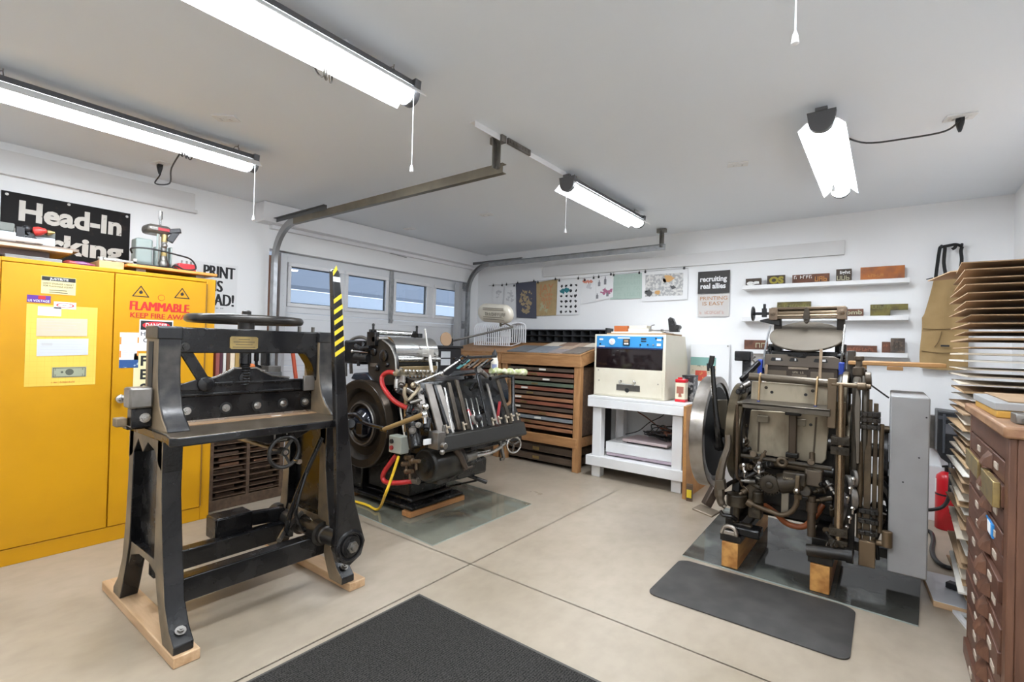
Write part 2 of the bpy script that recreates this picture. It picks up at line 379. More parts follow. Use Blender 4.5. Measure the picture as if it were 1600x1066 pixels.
for k in range(0, len(ed), 2): b.box(-4.545, -4.50, ed[k], ed[k + 1], WZ0, WZ1)
part('panel', b, door_m, dr, .003)
fr_m = mat('window_frame_white', (.80, .80, .81), .45); gas_m = mat('pane_edge', (.05, .06, .07), .5)
for (a, c) in wins:
    b = MB(); t = .035
    b.box(-4.515, -4.487, a - t, c + t, WZ1, WZ1 + t); b.box(-4.515, -4.487, a - t, c + t, WZ0 - t, WZ0); b.box(-4.515, -4.487, a - t, a, WZ0, WZ1); b.box(-4.515, -4.487, c, c + t, WZ0, WZ1)
    f = part('window_frame', b, fr_m, dr, .004)
    b = MB(); b.box(-4.535, -4.53, a - .002, c + .002, WZ0 - .002, WZ1 + .002); part('pane', b, pane_m, f, smooth=0)
    b = MB(); e = .008
    for q in ((a, c, WZ0, WZ0 + e), (a, c, WZ1 - e, WZ1), (a, a + e, WZ0, WZ1), (c - e, c, WZ0, WZ1)): b.box(-4.528, -4.516, *q)
    part('gasket', b, gas_m, f, smooth=0)
b = MB(); b.box(-4.50, -4.484, 3.565, 3.615, 1.46, 2.05); b.box(-4.484, -4.465, 3.57, 3.61, 1.48, 1.505); part('stile', b, galv_m, dr, .002)
for yy in (y0 + .02, y1 - .09):
    for zz in (.5, 1.0, 1.5, 2.0):
        b = MB(); b.box(-4.50, -4.485, yy, yy + .07, zz - .05, zz + .05); b.cyl((-4.48, yy + .005, zz), (-4.48, yy + .065, zz), .012, n=10); part('hinge', b, galv_m, dr)
b = MB(); b.tube([(-4.49, 2.3, 2.03), (-4.49, 2.35, 2.035)], .012); b.box(-4.50, -4.48, 2.27, 2.36, 1.99, 2.05); part('top_bracket', b, galv_m, dr)
# tracks
def track(y, s, lab):
    t = thing('garage_door_track', lab, 'door track', (-4.3, y, 0), 'garage door tracks')
    xv = -4.335; zt = 2.252; Rr = .33; prof = .028
    b = MB(); cv = [(xv, y, 0), (xv, y, zt - Rr)] 
    arc = [(xv + Rr - Rr * math.cos(a), y, zt - Rr + Rr * math.sin(a)) for a in [PI / 2 * i / 12 for i in range(13)]]
    def cbar(pts):
        P = [V(p) for p in pts]; vs = []
        for i, p in enumerate(P):
            d = (P[min(i + 1, len(P) - 1)] - P[max(i - 1, 0)]).normalized(); n = V((-d.z, 0, d.x))
            vs += [p + n * prof + V((0, s * .035, 0)), p + n * prof, p - n * prof, p - n * prof + V((0, s * .035, 0)),
                   p - n * (prof - .004) + V((0, s * .035, 0)), p - n * (prof - .004) + V((0, s * .004, 0)), p + n * (prof - .004) + V((0, s * .004, 0)), p + n * (prof - .004) + V((0, s * .035, 0))]
        m = 8; fs = [(i * m + k, i * m + (k + 1) % m, (i + 1) * m + (k + 1) % m, (i + 1) * m + k) for i in range(len(P) - 1) for k in range(m)]
        fs += [list(range(m)), [(len(P) - 1) * m + k for k in range(m)][::-1]]
        return MB().add(vs, fs)
    part('vertical_rail', cbar([(xv, y, .02), (xv, y, zt - Rr)]), galv_m, t, smooth=0)
    part('curved_rail', cbar(arc), mat('curve_steel', (.36, .36, .36), .4, .7), t, smooth=25)
    part('horizontal_rail', cbar([(xv + Rr, y, zt), (-1.745, y, zt)]), rail_m if s > 0 else galv_m, t, smooth=0)
    b = MB(); b.box(-4.42, -3.5, y - s * .004, y - s * .001, zt + .02, zt + .05); b.box(-4.42, -3.5, y - s * .03, y - s * .001, zt + .05, zt + .053); part('angle_brace', b, mat('brace_steel', (.15, .15, .15), .45, .7), t, smooth=0)
    b = MB(); hx = -1.795
    b.box(hx, hx + .035, y - .004, y, zt, H - .02); b.box(hx, hx + .004, y - .035, y, zt, H - .02); b.box(hx - .04, hx + .05, y - .01, y + .03, H - .04, H - .001)
    for k in range(4): b.cyl((hx + .018, y - .006, zt + .05 + .032 * k), (hx + .018, y + .002, zt + .05 + .032 * k), .005, n=8)
    b.cyl((hx + .015, y - .012, zt + .005), (hx + .015, y + .008, zt + .005), .01, n=6)
    part('hanger', b, dsteel_m, t, smooth=0)
    b = MB(); b.box(-4.422, -4.418, y + s * .095, y + s * .175, .02, 2.03); b.box(-4.422, -4.37, y + s * .095, y + s * .099, .02, 2.03)
    holes = [(-4.4172, y + s * (.125 + .03 * (k % 2)), 1.0 + .05 * k) for k in range(19)]
    for h in holes: b.cyl((h[0] - .001, h[1], h[2]), (h[0] + .0012, h[1], h[2]), .006, n=8)
    part('flag_angle', b, mat('galvanised_pale', (.55, .56, .57), .45, .3), t, smooth=0)
    return t
track(2.15, 1, 'bronze garage door track running toward the camera above the paper cutter')
track(4.72, -1, 'grey garage door track along the wall above the pinned prints')
# perforated strut on the ceiling
b = MB(); b.box(-1.80, -1.76, 1.93, 2.86, H - .004, H - .0005); b.box(-1.764, -1.76, 1.93, 2.86, H - .034, H - .0005)
for k in range(30): b.cyl((-1.7605, 1.96 + .03 * k, H - .018), (-1.7592, 1.96 + .03 * k, H - .018), .006, n=8)
solo('ceiling_strut', b, trim_m, 'white perforated angle strip screwed flat to the ceiling above the track hanger', 'ceiling strip')
b = MB(); b.box(-1.758, -1.745, 2.20, 2.42, H - .034, H - .001)
for k in range(7): b.box(-1.746, -1.742, 2.215 + .03 * k, 2.232 + .03 * k, H - .026, H - .01)
solo('mount_bracket', b, dsteel_m, 'short dark slotted bracket on the ceiling beside the track hanger', 'bracket')
b = MB(); b.tube([(XW + .004, 3.50, 2.35), (XW + .004, 3.50, 2.235), (XW + .055, 3.51, 2.225), (XW + .055, 3.70, 2.215)], .005)
solo('hook_rod', b, galv_m, 'thin bent metal rod hooked over the moulding above the garage door', 'rod')

# ================================================================ lamps
wing_m = mat('reflector_white', (.85, .85, .85), .35); cap_m = mat('lamp_end_grey', (.10, .10, .105), .45)
def shop_light(x, ya, yb, lab, chain=None, cords=(), loops=True, lens=None):
    yc = (ya + yb) / 2; t = thing('shop_light', lab, 'ceiling light', (x, yc, 2.30), 'LED shop lights under the ceiling')
    zt = 2.375; w = .052; R = .062
    b = MB(); prof = [(R * .86 * math.sin(a), zt - .03 - .045 * math.cos(a)) for a in [(-1.2 + 2.4 * i / 10) for i in range(11)]]
    def ex(pr, y0, y1): return [[(x + p, y0, z) for p, z in pr], (0, y1 - y0, 0)]
    b.prism(*ex(prof, ya + .03, yb - .03)); part('lens', b, lens or lens_m, t, smooth=60)
    b = MB(); b.prism(*ex([(-.05, zt - .01), (.05, zt - .01), (.032, zt + .022), (-.032, zt + .022)], ya + .01, yb - .01)); part('housing', b, cap_m, t)
    for s in (-1, 1):
        b = MB(); b.prism(*ex([(s * .046, zt - .014), (s * .096, zt - .060), (s * .098, zt - .057), (s * .046, zt - .0105)], ya, yb))
        for k in range(26): b.prism([(x + s * p, ya + .06 + k * (yb - ya - .12) / 26, zt - q) for p, q in ((.058, .0251), (.088, .0527), (.088, .0532), (.058, .0256))], (0, .007, 0))
        part('reflector', b, wing_m, t, smooth=0)
    for yy, d in ((ya, 1), (yb, -1)):
        b = MB(); pr = [(.052 * math.sin(a), zt - .034 - .046 * math.cos(a)) for a in [(-1.4 + 2.8 * i / 10) for i in range(11)]] + [(.06, zt + .02), (-.06, zt + .02)]
        b.prism(*ex(pr, yy - .004 * d, yy + .03 * d)); b.box(x - .025, x + .025, yy - .012, yy + .012, zt + .018, zt + .034); part('end_cap', b, cap_m, t, .002)
    for yy in (ya + .10, yb - .10):
        b = MB(); b.tube([(x, yy, zt + .02), (x + .008, yy, zt + .035), (x - .004, yy, zt + .05), (x, yy, H)], .0025); b.tube([(x - .03, yy - .03, zt + .02), (x - .015, yy - .015, zt + .05), (x, yy, zt + .055)], .002); part('hanging_hook', b, dsteel_m, t)
    if chain:
        cx, cy, z0 = chain
        b = MB(); b.tube([(cx, cy, zt - .03), (cx, cy, z0 + .03)], .0018); b.lathe((cx, cy, z0), (0, 0, 1), [(.003, 0), (.009, .004), (.006, .025), (.002, .034)], 10); part('pull_chain', b, trim_m, t)
    for pts in cords:
        b = MB(); b.tube(pts, .0045, k=6); part('power_cord', b, cable_m, t)
    if loops:
        b = MB()
        for k in range(3): b.torus((x - .12, yb - .38 + .03 * k, zt - .02), (.3 + .2 * k, 1, .5 - .3 * k), .05, .004, 18, 6)
        part('coiled_cord', b, dsteel_m if loops == 2 else cable_m, t)
    return t
c1 = (-3.138, 1.430, 1.978); c2 = (-1.639, 1.400, 1.980); c3 = (-1.737, 2.830, 2.011); c4 = (-0.211, 2.700, 2.001)
pg = MB(); pg.box(-4.035, -3.985, 1.165, 1.215, H - .02, H); 
shop_light(-3.20, .24, 1.455, 'lit shop light leftmost, nearest the parking sign wall', (c1[0], 1.43, c1[2]), cords=[[(-3.23, 1.08, 2.35), (-3.50, 1.10, 2.28), (-3.72, 1.16, 2.24), (-3.92, 1.14, 2.27), (-4.00, 1.19, 2.36), (-4.01, 1.19, 2.43)]])
shop_light(-1.70, .22, 1.44, 'lit shop light nearest the camera, over the paper cutter side of the floor', (c2[0], 1.40, c2[2]), loops=2)
shop_light(-1.735, 2.83, 4.05, 'lit shop light farthest back, near the end of the grey door track', (c3[0], 2.83, c3[2]), loops=0, lens=lens_far_m)
shop_light(-.265, 2.70, 3.95, 'lit shop light above the disc press, seen end on', (c4[0], 2.70, c4[2]), loops=0, cords=[[(-.20, 2.95, 2.35), (-.10, 2.98, 2.30), (.06, 3.05, 2.31), (.20, 3.15, 2.345), (.255, 3.22, 2.40), (.262, 3.245, 2.43)]])
shop_light(-.225, .10, 1.32, 'shop light almost above the camera, only its pull chain hanging into view', (-0.186, 1.320, 1.981), loops=0)
for x in (-3.2, -1.7, -.3): shop_light(x, -1.9, -.7, 'added shop light behind the camera, out of view', None, loops=0, lens=lens_added_m)  # unseen lamps added only to raise the room's brightness
SC.world = bpy.data.worlds.new('daylight'); SC.world.use_nodes = True
bg = SC.world.node_tree.nodes['Background']; bg.inputs[0].default_value = (.84, .90, 1, 1); bg.inputs[1].default_value = .48
# outlets and cover plates on the ceiling
plate_c = mat('outlet_white', (.78, .78, .78), .5); slot_m = mat('outlet_slot', (.45, .45, .45), .6)
def outlet(x, y, rz, lab, plug=False, flush=False):
    t = thing('ceiling_outlet', lab, 'outlet', (x, y, H), 'outlets set into the ceiling'); c, s = math.cos(rz), math.sin(rz)
    b = MB(); b.obox((x, y, H - .004), (.12, .075, .008), (0, 0, math.degrees(rz))); part('cover_plate', b, plate_c, t, .002)
    b = MB()
    for k in (-.025, .025):
        b.obox((x + c * k, y + s * k, H - .009), (.034, .030, .004), (0, 0, math.degrees(rz)))
    f = part('socket', b, plate_c, t, .001)
    b = MB()
    for k in (-.025, .025):
        for q in (-.007, .007): b.obox((x + c * k - s * q, y + s * k + c * q, H - .0115), (.010, .003, .002), (0, 0, math.degrees(rz)))
    part('slot', b, slot_m, f, smooth=0)
    if plug:
        b = MB(); b.lathe((x, y, H - .012), (0, 0, -1), [(.016, 0), (.018, .02), (.011, .05), (.006, .065)], 12); b.obox((x, y, H - .02), (.034, .028, .02)); part('plug', b, plastic_m, t)
outlet(-2.868, 1.146, .7, 'white outlet on bare ceiling between the two left shop lights')
outlet(-1.784, 1.114, .6, 'white outlet partly behind the nearest shop light')
outlet(-2.936, 3.403, .2, 'small white outlet on the ceiling in front of the bulkhead, right of its twin')
outlet(-3.988, 3.402, .2, 'faint white outlet on the ceiling closest to the bulkhead')
outlet(-.773, 3.324, .3, 'white outlet on the ceiling between the two right shop lights')
outlet(.267, 3.248, .2, 'ceiling outlet with a black plug, right of the end-on shop light', True)
outlet(-4.01, 1.19, .2, 'ceiling outlet with a dark plug above the parking sign', True)

# ================================================================ outside
b = MB(); b.box(-7.2, -7.0, -6, 22, -1, 1.98); solo('neighbour_house', b, mat('siding_pale', (.55, .60, .66), .8), 'pale house wall seen through the garage door windows', 'building')
b = MB(); b.prism([(-6.99, -6, 1.99), (-6.99, -6, 2.05), (-12, -6, 5.6), (-12, -6, 5.5)], (0, 28, 0)); solo('neighbour_roof', b, mat('roof_grey_blue', (.20, .225, .265), .8), 'blue grey roof seen through the garage door windows', 'roof')
b = MB(); b.box(-30, XW - .32, -20, 30, -.5, -.1); struct('ground', b, mat('driveway', (.4, .4, .4), .9))


# ================================================================ west wall: sign, poster
b = MB(); b.box(-4.428, -4.42, .48, 1.14, 1.55, 2.135)
sg = thing('parking_sign', 'dark metal sign with pale lettering high on the wall behind the yellow cabinet', 'sign', (-4.428, .8, 1.55))
sgm = mat('sign_black', (.006, .0045, .004), .6, 0, (.03, .018, .012), 12, (.62, .75), spec=.2); sgl = mat('sign_letter', (.60, .56, .50), .55, 0, (.2, .16, .12), 26, (.66, .72))
part('panel', b, sgm, sg)
b = MB(); U = (0, 1, 0); W = (0, 0, 1)
a = (-4.420, 0.556, 1.937); txt(b, 'Head-In', (-4.42, .56, 1.968), U, (0, .012, 1), .120, .53, .04)
txt(b, 'Parking', (-4.42, .518, 1.785), U, (0, .012, 1), .118, .585, .04); txt(b, 'Only', (-4.42, .62, 1.62), U, (0, .012, 1), .112, .36, .04)
part('lettering', b, sgl, sg, smooth=0)
b = MB()
for yy, zz in ((.505, 2.115), (.80, 2.12), (1.12, 2.11), (1.12, 1.58)): b.bolt((-4.421, yy, zz), (1, 0, 0), .006)
part('screw', b, dsteel_m, sg)
b = MB(); b.box(-4.429, -4.427, 1.535, 1.90, 1.40, 1.86)
ps = thing('art_poster', 'white poster with large black capital letters beside the garage door', 'poster', (-4.429, 1.72, 1.40))
part('sheet', b, paper_m, ps, smooth=0)
b = MB(); txt(b, 'PRINT', (-4.427, 1.64, 1.742), U, W, .098, .236, 0, fat=.005); txt(b, 'IS', (-4.427, 1.722, 1.628), U, W, .092, .060, 0, fat=.005); txt(b, 'DEAD!', (-4.427, 1.615, 1.512), U, W, .098, .258, 0, fat=.005)
scrawl(b, (-4.427, 1.72, 1.485), U, W, .010, .075); b.box(-4.4272, -4.4265, 1.60, 1.88, 1.440, 1.442)
part('lettering', b, ink_m, ps, smooth=0)

# ================================================================ yellow cabinet
FX = -3.70; cb = thing('safety_cabinet', 'yellow two-door steel flammables cabinet with scuffed doors', 'cabinet', (-4.05, .90, 0))
b = MB(); b.box(-4.40, FX - .02, .36, 1.449, 0, 1.645); b.box(FX - .02, FX - .004, .36, .41, 0, 1.645); b.box(FX - .02, FX - .004, 1.392, 1.449, 0, 1.645); b.box(FX - .02, FX - .004, .41, 1.392, 0, .088); b.box(FX - .02, FX - .004, .41, 1.392, 1.622, 1.645)
part('body', b, yellow_m, cb, .003)
b = MB(); b.box(FX - .018, FX, .413, .886, .092, 1.618); dl = part('door', b, yellow_m, cb, .003, label='wide left cabinet door hung with papers')
b = MB(); b.box(FX - .018, FX, .892, 1.389, .092, 1.618); d2 = part('door', b, yellow_m, cb, .003, label='right cabinet door with the red warning lettering')
b = MB(); b.cyl((FX, .927, .862), (FX + .02, .927, .862), .016); b.lathe((FX + .02, .927, .862), (1, 0, 0), [(.012, 0), (.026, .006), (.026, .026), (.018, .032)], 20); b.box(FX + .05, FX + .056, .924, .93, .85, .874); part('handle', b, steel_m, d2)
b = MB(); b.cyl((FX + .002, 1.391, .1), (FX + .002, 1.391, 1.61), .005, n=8); part('hinge', b, mat('hinge_dark', (.25, .12, .01), .6), d2)
b = MB(); X0 = FX + .0006
txt(b, 'FLAMMABLE', (X0, .968, 1.404), U, (0, .03, 1), .056, .318, 0, fat=.0035); txt(b, 'KEEP FIRE AWAY', (X0, .97, 1.357), U, (0, .03, 1), .032, .325, 0, fat=.0012)
part('lettering', b, red_m, d2, smooth=0)
for yc in (1.020, 1.245):
    b = MB()
    zb = 1.487 if yc < 1.1 else 1.497
    tri = lambda s, dz: [(X0 + .0004, yc - .046 * s, zb + dz), (X0 + .0004, yc + .046 * s, zb + dz), (X0 + .0004, yc, zb + dz + .072 * s)]
    o, i = tri(1, 0), tri(.78, .0055); b.add(o + i, [(0, 1, 4, 3), (1, 2, 5, 4), (2, 0, 3, 5)])
    fl = [(0, 0), (.012, .006), (.013, .018), (.007, .028), (.008, .018), (.002, .034), (-.004, .022), (-.008, .026), (-.012, .012), (-.008, .003)]
    b.add([(X0 + .0004, yc + p * .8, zb + .018 + q * .8) for p, q in fl], [list(range(len(fl)))])
    part('flame_symbol', b, ink_m, d2, smooth=0)
b = MB(); b.torus((X0, 1.13, 1.492), (1, 0, 0), .018, .0012, 24, 4); part('approval_mark', b, red_m, d2, smooth=0)
def paper(name, m, y0, y1, z0, z1, lab, cat, x=FX, th=.0012, tilt=0.0, parent=None, group=None):
    b = MB(); b.prism([(x + .0004, y0, z0), (x + .0004, y1, z0 + tilt), (x + .0004, y1, z1 + tilt), (x + .0004, y0, z1)], (th, 0, 0))
    if parent: return part(name, b, m, parent, smooth=0)
    t = thing(name, lab, cat, (x, (y0 + y1) / 2, z0), group); part('sheet', b, m, t, smooth=0); return t
def lines(b, x, y0, y1, z, h, n=1, gap=.012):
    for k in range(n): b.box(x, x + .0004, y0, y1 - random.random() * .25 * (y1 - y0), z - k * gap, z - k * gap + h)
lb = paper('maker_plate', label_m, .566, .711, 1.465, 1.562, '', '', parent=dl); x = FX + .0018
b = MB(); b.box(x, x + .0003, .568, .709, 1.538, 1.560); txt(b, 'SAFETY STORAGE CABINET', (x, .572, 1.518), U, W, .009, .13); txt(b, 'FOR FLAMMABLE LIQUIDS', (x, .575, 1.504), U, W, .009, .125); lines(b, x, .60, .68, 1.485, .003, 2); part('print', b, ink_m, lb, smooth=0)
b = MB(); txt(b, 'JUSTRITE', (x + .0005, .60, 1.543), U, W, .012, .078, .015); part('white_print', b, paper_m, lb, smooth=0)
t = paper('voltage_sticker', mat('sticker_purple', (.12, .03, .28), .5), .512, .607, 1.412, 1.452, 'purple and red sticker at upper left of the left cabinet door', 'sticker')
b = MB(); b.box(x, x + .0003, .556, .586, 1.432, 1.450); part('red_band', b, red_m, t, smooth=0)
b = MB(); txt(b, 'US VOLTAGE', (x + .0004, .516, 1.416), U, W, .012, .086, .01); part('lettering', b, paper_m, t, smooth=0)
ysheet = mat('yellow_sheet', (.86, .60, .10), .7, 0, (.80, .52, .07), 3, (.4, .7))
t = paper('yellow_sheet', ysheet, .512, .812, .952, 1.402, 'large yellow graph sheet taped to the left cabinet door', 'paper')
b = MB(); [b.box(x, x + .0002, .515, .809, z, z + .0006) for z in [.97 + .03 * k for k in range(14)]]; [b.box(x, x + .0002, yy, yy + .0006, .955, 1.398) for yy in [.53 + .03 * k for k in range(10)]]; part('grid_line', b, mat('grid_ochre', (.70, .42, .04), .7), t, smooth=0)
b = MB(); scrawl(b, (x + .0003, .62, .968), U, W, .007, .10); part('note', b, red_m, t, smooth=0)
xs_ = FX + .0018
t = paper('card', paper_m, .620, .715, 1.385, 1.424, 'white card with a thin red oval at the top edge of the yellow sheet', 'card', xs_)
b = MB(); b.torus((xs_ + .0018, .668, 1.405), (1, 0, 0), .012, .0012, 24, 4)
for v in range(len(b.v)): b.v[v].y = .668 + (b.v[v].y - .668) * 2.9
part('oval', b, red_m, t, smooth=0)
b = MB(); scrawl(b, (xs_ + .0018, .642, 1.401), U, W, .008, .052); part('print', b, ink_m, t, smooth=0)
t = paper('card', paper_m, .556, .652, 1.342, 1.392, 'small blank white card under the purple sticker', 'card', xs_)
b = MB(); lines(b, xs_ + .0017, .59, .635, 1.372, .002, 1); part('print', b, mat('faint_ink', (.55, .55, .55), .7), t, smooth=0)
faint = MATS['faint_ink']
t = paper('bank_check', mat('check_cream', (.66, .55, .40), .8), .553, .768, 1.228, 1.328, 'cream bank check on the yellow sheet, upper of the two', 'check', xs_, tilt=.006, group='checks on the yellow sheet')
b = MB(); lines(b, xs_ + .0018, .57, .74, 1.31, .0015, 4, .016); scrawl(b, (xs_ + .0018, .63, 1.262), U, W, .008, .04); part('print', b, faint, t, smooth=0)
t = paper('bank_check', mat('check_blue', (.62, .64, .68), .8), .557, .775, 1.118, 1.212, 'pale blue bank check on the yellow sheet, lower of the two', 'check', xs_, tilt=.008, group='checks on the yellow sheet')
b = MB(); lines(b, xs_ + .0018, .57, .75, 1.20, .0015, 5, .015); b.box(xs_ + .0017, xs_ + .002, .575, .62, 1.178, 1.192); part('print', b, faint, t, smooth=0)
t = paper('banknote', mat('note_green', (.36, .38, .27), .8), .622, .770, .998, 1.056, 'grey green banknote near the bottom of the yellow sheet', 'banknote', xs_, tilt=.002)
b = MB(); b.lathe((xs_ + .0017, .696, 1.028), (1, 0, 0), [(.018, 0), (.018, .0003)], 24); b.lathe((xs_ + .0017, .664, 1.028), (1, 0, 0), [(.006, 0), (.006, .0003)], 12)
for q in ((.626, .766, 1.001, 1.004), (.626, .766, 1.05, 1.053), (.626, .629, 1.001, 1.053), (.763, .766, 1.001, 1.053)): b.box(xs_ + .0017, xs_ + .002, *q)
for yy, zz in ((.632, 1.04), (.75, 1.04), (.632, 1.007), (.75, 1.007)): txt(b, '2', (xs_ + .002, yy, zz), U, W, .009, None, .02)
part('engraving', b, mat('note_ink', (.10, .11, .08), .8), t, smooth=0)
t = paper('flyer', paper_m, .922, 1.018, 1.045, 1.262, 'white flyer with orange edges and blue foot, on the right cabinet door', 'flyer', tilt=.002)
b = MB(); b.box(x, x + .0003, .922, 1.018, 1.046, 1.095); part('blue_foot', b, mat('flyer_blue', (.02, .08, .24), .6, 0, (.5, .6, .7), 26, (.62, .68)), t, smooth=0)
b = MB(); [b.box(x, x + .0004, ya, yb, za, zb) for ya, yb, za, zb in ((.922, .930, 1.19, 1.235), (.922, .930, 1.11, 1.15), (1.010, 1.018, 1.20, 1.235), (1.010, 1.018, 1.12, 1.15))]; part('orange_edge', b, mat('flyer_orange', (.8, .28, .05), .6), t, smooth=0)
b = MB(); [lines(b, x, .935 + .036 * c, .965 + .036 * c, 1.24, .0025, 12, .011) for c in (0, 1)]; part('print', b, faint, t, smooth=0)
t = paper('danger_sign', paper_m, 1.018, 1.199, 1.15, 1.346, 'white danger sign with red oval, on the yellow door behind the cutter frame', 'sign', tilt=.003)
b = MB(); b.box(x, x + .0003, 1.024, 1.194, 1.282, 1.340); part('black_band', b, ink_m, t, smooth=0)
b = MB(); b.lathe((x + .0003, 1.108, 1.312), (1, 0, 0), [(.024, 0), (.024, .0004)], 32)
for v in range(len(b.v)): b.v[v].y = 1.108 + (b.v[v].y - 1.108) * 3.1
part('red_oval', b, mat('danger_red', (.6, .02, .03), .5), t, smooth=0)
b = MB(); txt(b, 'DANGER', (x + .001, 1.05, 1.298), U, W, .028, .118, .02); part('white_lettering', b, paper_m, t, smooth=0)
b = MB(); txt(b, 'HA', (x, 1.027, 1.245), U, W, .026, None, .01); txt(b, 'C', (x, 1.040, 1.205), U, W, .026, None, .01); part('lettering', b, ink_m, t, smooth=0)
t = paper('letter_sign', mat('sign_cream', (.82, .74, .42), .7), .995, 1.20, .84, 1.135, 'cream sign with tall black letters under the danger sign', 'sign')
b = MB(); txt(b, 'F', (x, 1.03, 1.06), U, W, .06, None, .03); txt(b, 'E', (x, 1.03, .975), U, W, .06, None, .03); txt(b, 'S', (x, 1.03, .885), U, W, .06, None, .03); part('lettering', b, ink_m, t, smooth=0)

# ---------------------------------------------------------------- on top of the cabinet
ZT = 1.646
b = MB(); b.box(-4.25, -3.76, .43, .66, ZT, ZT + .022); solo('metal_box', b, slate_m, 'flat slate grey metal tray under the boards on the cabinet top', 'tray', bevel=.003)
b = MB(); b.box(-4.2, -3.85, .20, .62, ZT + .023, ZT + .062); solo('flat_box', b, mat('box_mauve', (.30, .24, .23), .7), 'low mauve brown box between grey tray and laminate board on the cabinet', 'box', bevel=.002)
b = MB(); b.box(-4.30, -3.74, .10, .70, ZT + .063, ZT + .080); solo('laminate_board', b, [mat('laminate_edge', (.62, .45, .33), .6)], 'wide board with pale pinkish edge overhanging the cabinet top', 'board', bevel=.001)
b = MB(); b.box(-4.28, -3.80, .12, .74, ZT + .081, ZT + .098); solo('brown_board', b, mat('board_brown', (.24, .19, .15), .6), 'grey brown board lying on the pinkish edged board, its end sticking out', 'board', bevel=.002)
t = thing('bench_tool', 'small grey and black bench machine with red knob on the boards', 'machine', (-4.0, .45, ZT + .098))
b = MB(); b.box(-4.12, -3.92, .10, .49, ZT + .098, ZT + .165); part('base', b, mat('pale_blue_grey', (.48, .52, .55), .4), t, .004)
b = MB(); b.box(-4.12, -3.93, .10, .485, ZT + .166, ZT + .215); part('cover', b, mat('tool_green_grey', (.17, .18, .16), .5), t, .006)
b = MB(); b.box(-3.96, -3.92, .49, .525, ZT + .098, ZT + .20); b.beam((-3.94, .51, ZT + .12), (-3.94, .60, ZT + .20), .02, .02); b.beam((-3.94, .52, ZT + .20), (-3.94, .60, ZT + .11), .016, .016); b.box(-3.98, -3.9, .50, .61, ZT + .098, ZT + .112); b.ball((-3.94, .535, ZT + .195), .022); part('clamp_arm', b, plastic_m, t, .002)
b = MB(); b.lathe((-3.94, .56, ZT + .185), (.3, .8, .2), [(.012, 0), (.026, .008), (.026, .03), (.014, .055), (.01, .06)], 14); part('red_knob', b, mat('knob_red', (.62, .05, .04), .35), t)
b = MB(); b.lathe((-3.94, .615, ZT + .19), (.2, .9, .15), [(.01, 0), (.018, .01), (.004, .04)], 12); part('brass_tip', b, brass_m, t)
b = MB(); b.box(-3.99, -3.955, .50, .66, ZT + .098, ZT + .165); part('pale_block', b, MATS['pale_blue_grey'], t, .003)
b = MB(); b.box(-3.99, -3.955, .50, .66, ZT + .166, ZT + .20); part('grey_block', b, MATS['tool_green_grey'], t, .003)
b = MB(); b.cyl((-3.795, .40, ZT + .112), (-3.785, .58, ZT + .112), .0125); solo('cardboard_tube', b, paper_m, 'white round tube end lying on the boards over the cabinet', 'tube')
b = MB(); random.seed(4)
b.lathe((-3.83, .675, ZT + .018), (0, 1, 0), [(.004, 0), (.016, .02), (.013, .05), (.017, .09), (.012, .12), (.003, .148)], 10)
solo('plastic_bag', b, mat('bag_purple', (.16, .04, .16), .2, 0, (.35, .06, .06), 9, (.45, .6), coat=.6), 'crumpled purple and red plastic bag beside the boards on the cabinet', 'bag')
b = MB(); b.box(-4.0, -3.78, .83, .952, ZT, ZT + .05); solo('wood_block', b, pine_m, 'pale wood slab beside the bag on the cabinet top', 'wood block', bevel=.003)
b = MB(); b.beam((-3.84, .835, ZT + .068), (-3.84, 1.03, ZT + .066), .02, .014); b.cyl((-3.84, .85, ZT + .052), (-3.84, .85, ZT + .076), .016, n=12); b.box(-3.85, -3.83, 1.01, 1.03, ZT + .047, ZT + .09); solo('steel_rule', b, steel_m, 'long steel bar resting on the pale wood slab', 'steel bar', bevel=.001)
for yy in (1.02, 1.36):
    b = MB(); b.box(-4.1, -3.80, yy, yy + .05, ZT, ZT + .026); solo('grey_batten', b, MATS['pale_blue_grey'], 'grey batten under the orange board, %s end' % ('nearer the bag' if yy < 1.2 else 'nearer the slogan poster'), 'batten', 'battens under the orange board')
b = MB(); b.box(-4.18, -3.735, .955, 1.47, ZT + .027, ZT + .045); solo('orange_board', b, mat('board_orange', (.62, .30, .07), .5), 'orange wooden board on battens carrying the green bench machine', 'board', bevel=.003)
t = thing('punch_press', 'grey green bench press with chrome column on the orange board', 'machine', (-3.95, 1.14, ZT + .045)); z0 = ZT + .045; gm = mat('machine_green_grey', (.30, .35, .33), .4); 
b = MB(); b.box(-4.10, -3.84, 1.04, 1.26, z0, z0 + .022); part('base', b, iron_m, t, .004)
b = MB(); b.box(-4.06, -3.95, 1.055, 1.15, z0 + .022, z0 + .205); part('motor_housing', b, gm, t, .012)
b = MB(); b.box(-3.99, -3.94, 1.16, 1.235, z0 + .022, z0 + .16); b.box(-3.98, -3.93, 1.245, 1.255, z0 + .03, z0 + .17); b.box(-3.93, -3.92, 1.16, 1.17, z0 + .022, z0 + .25); part('column', b, gm, t, .004)
b = MB(); b.cyl((-3.93, 1.175, z0), (-3.93, 1.175, z0 + .27), .006, n=8); b.cyl((-3.93, 1.205, z0 + .02), (-3.93, 1.205, z0 + .26), .017); b.lathe((-3.93, 1.205, z0 + .03), (0, 0, 1), [(.03, 0), (.034, .02), (.02, .05), (.02, .07)], 16); b.ball((-3.92, 1.205, z0 + .17), .019); part('spindle', b, dsteel_m, t)
b = MB(); b.cyl((-3.925, 1.205, z0 + .195), (-3.925, 1.205, z0 + .245), .0185); b.cyl((-3.925, 1.205, z0 + .10), (-3.925, 1.205, z0 + .125), .0185); part('brass_collar', b, brass_m, t)
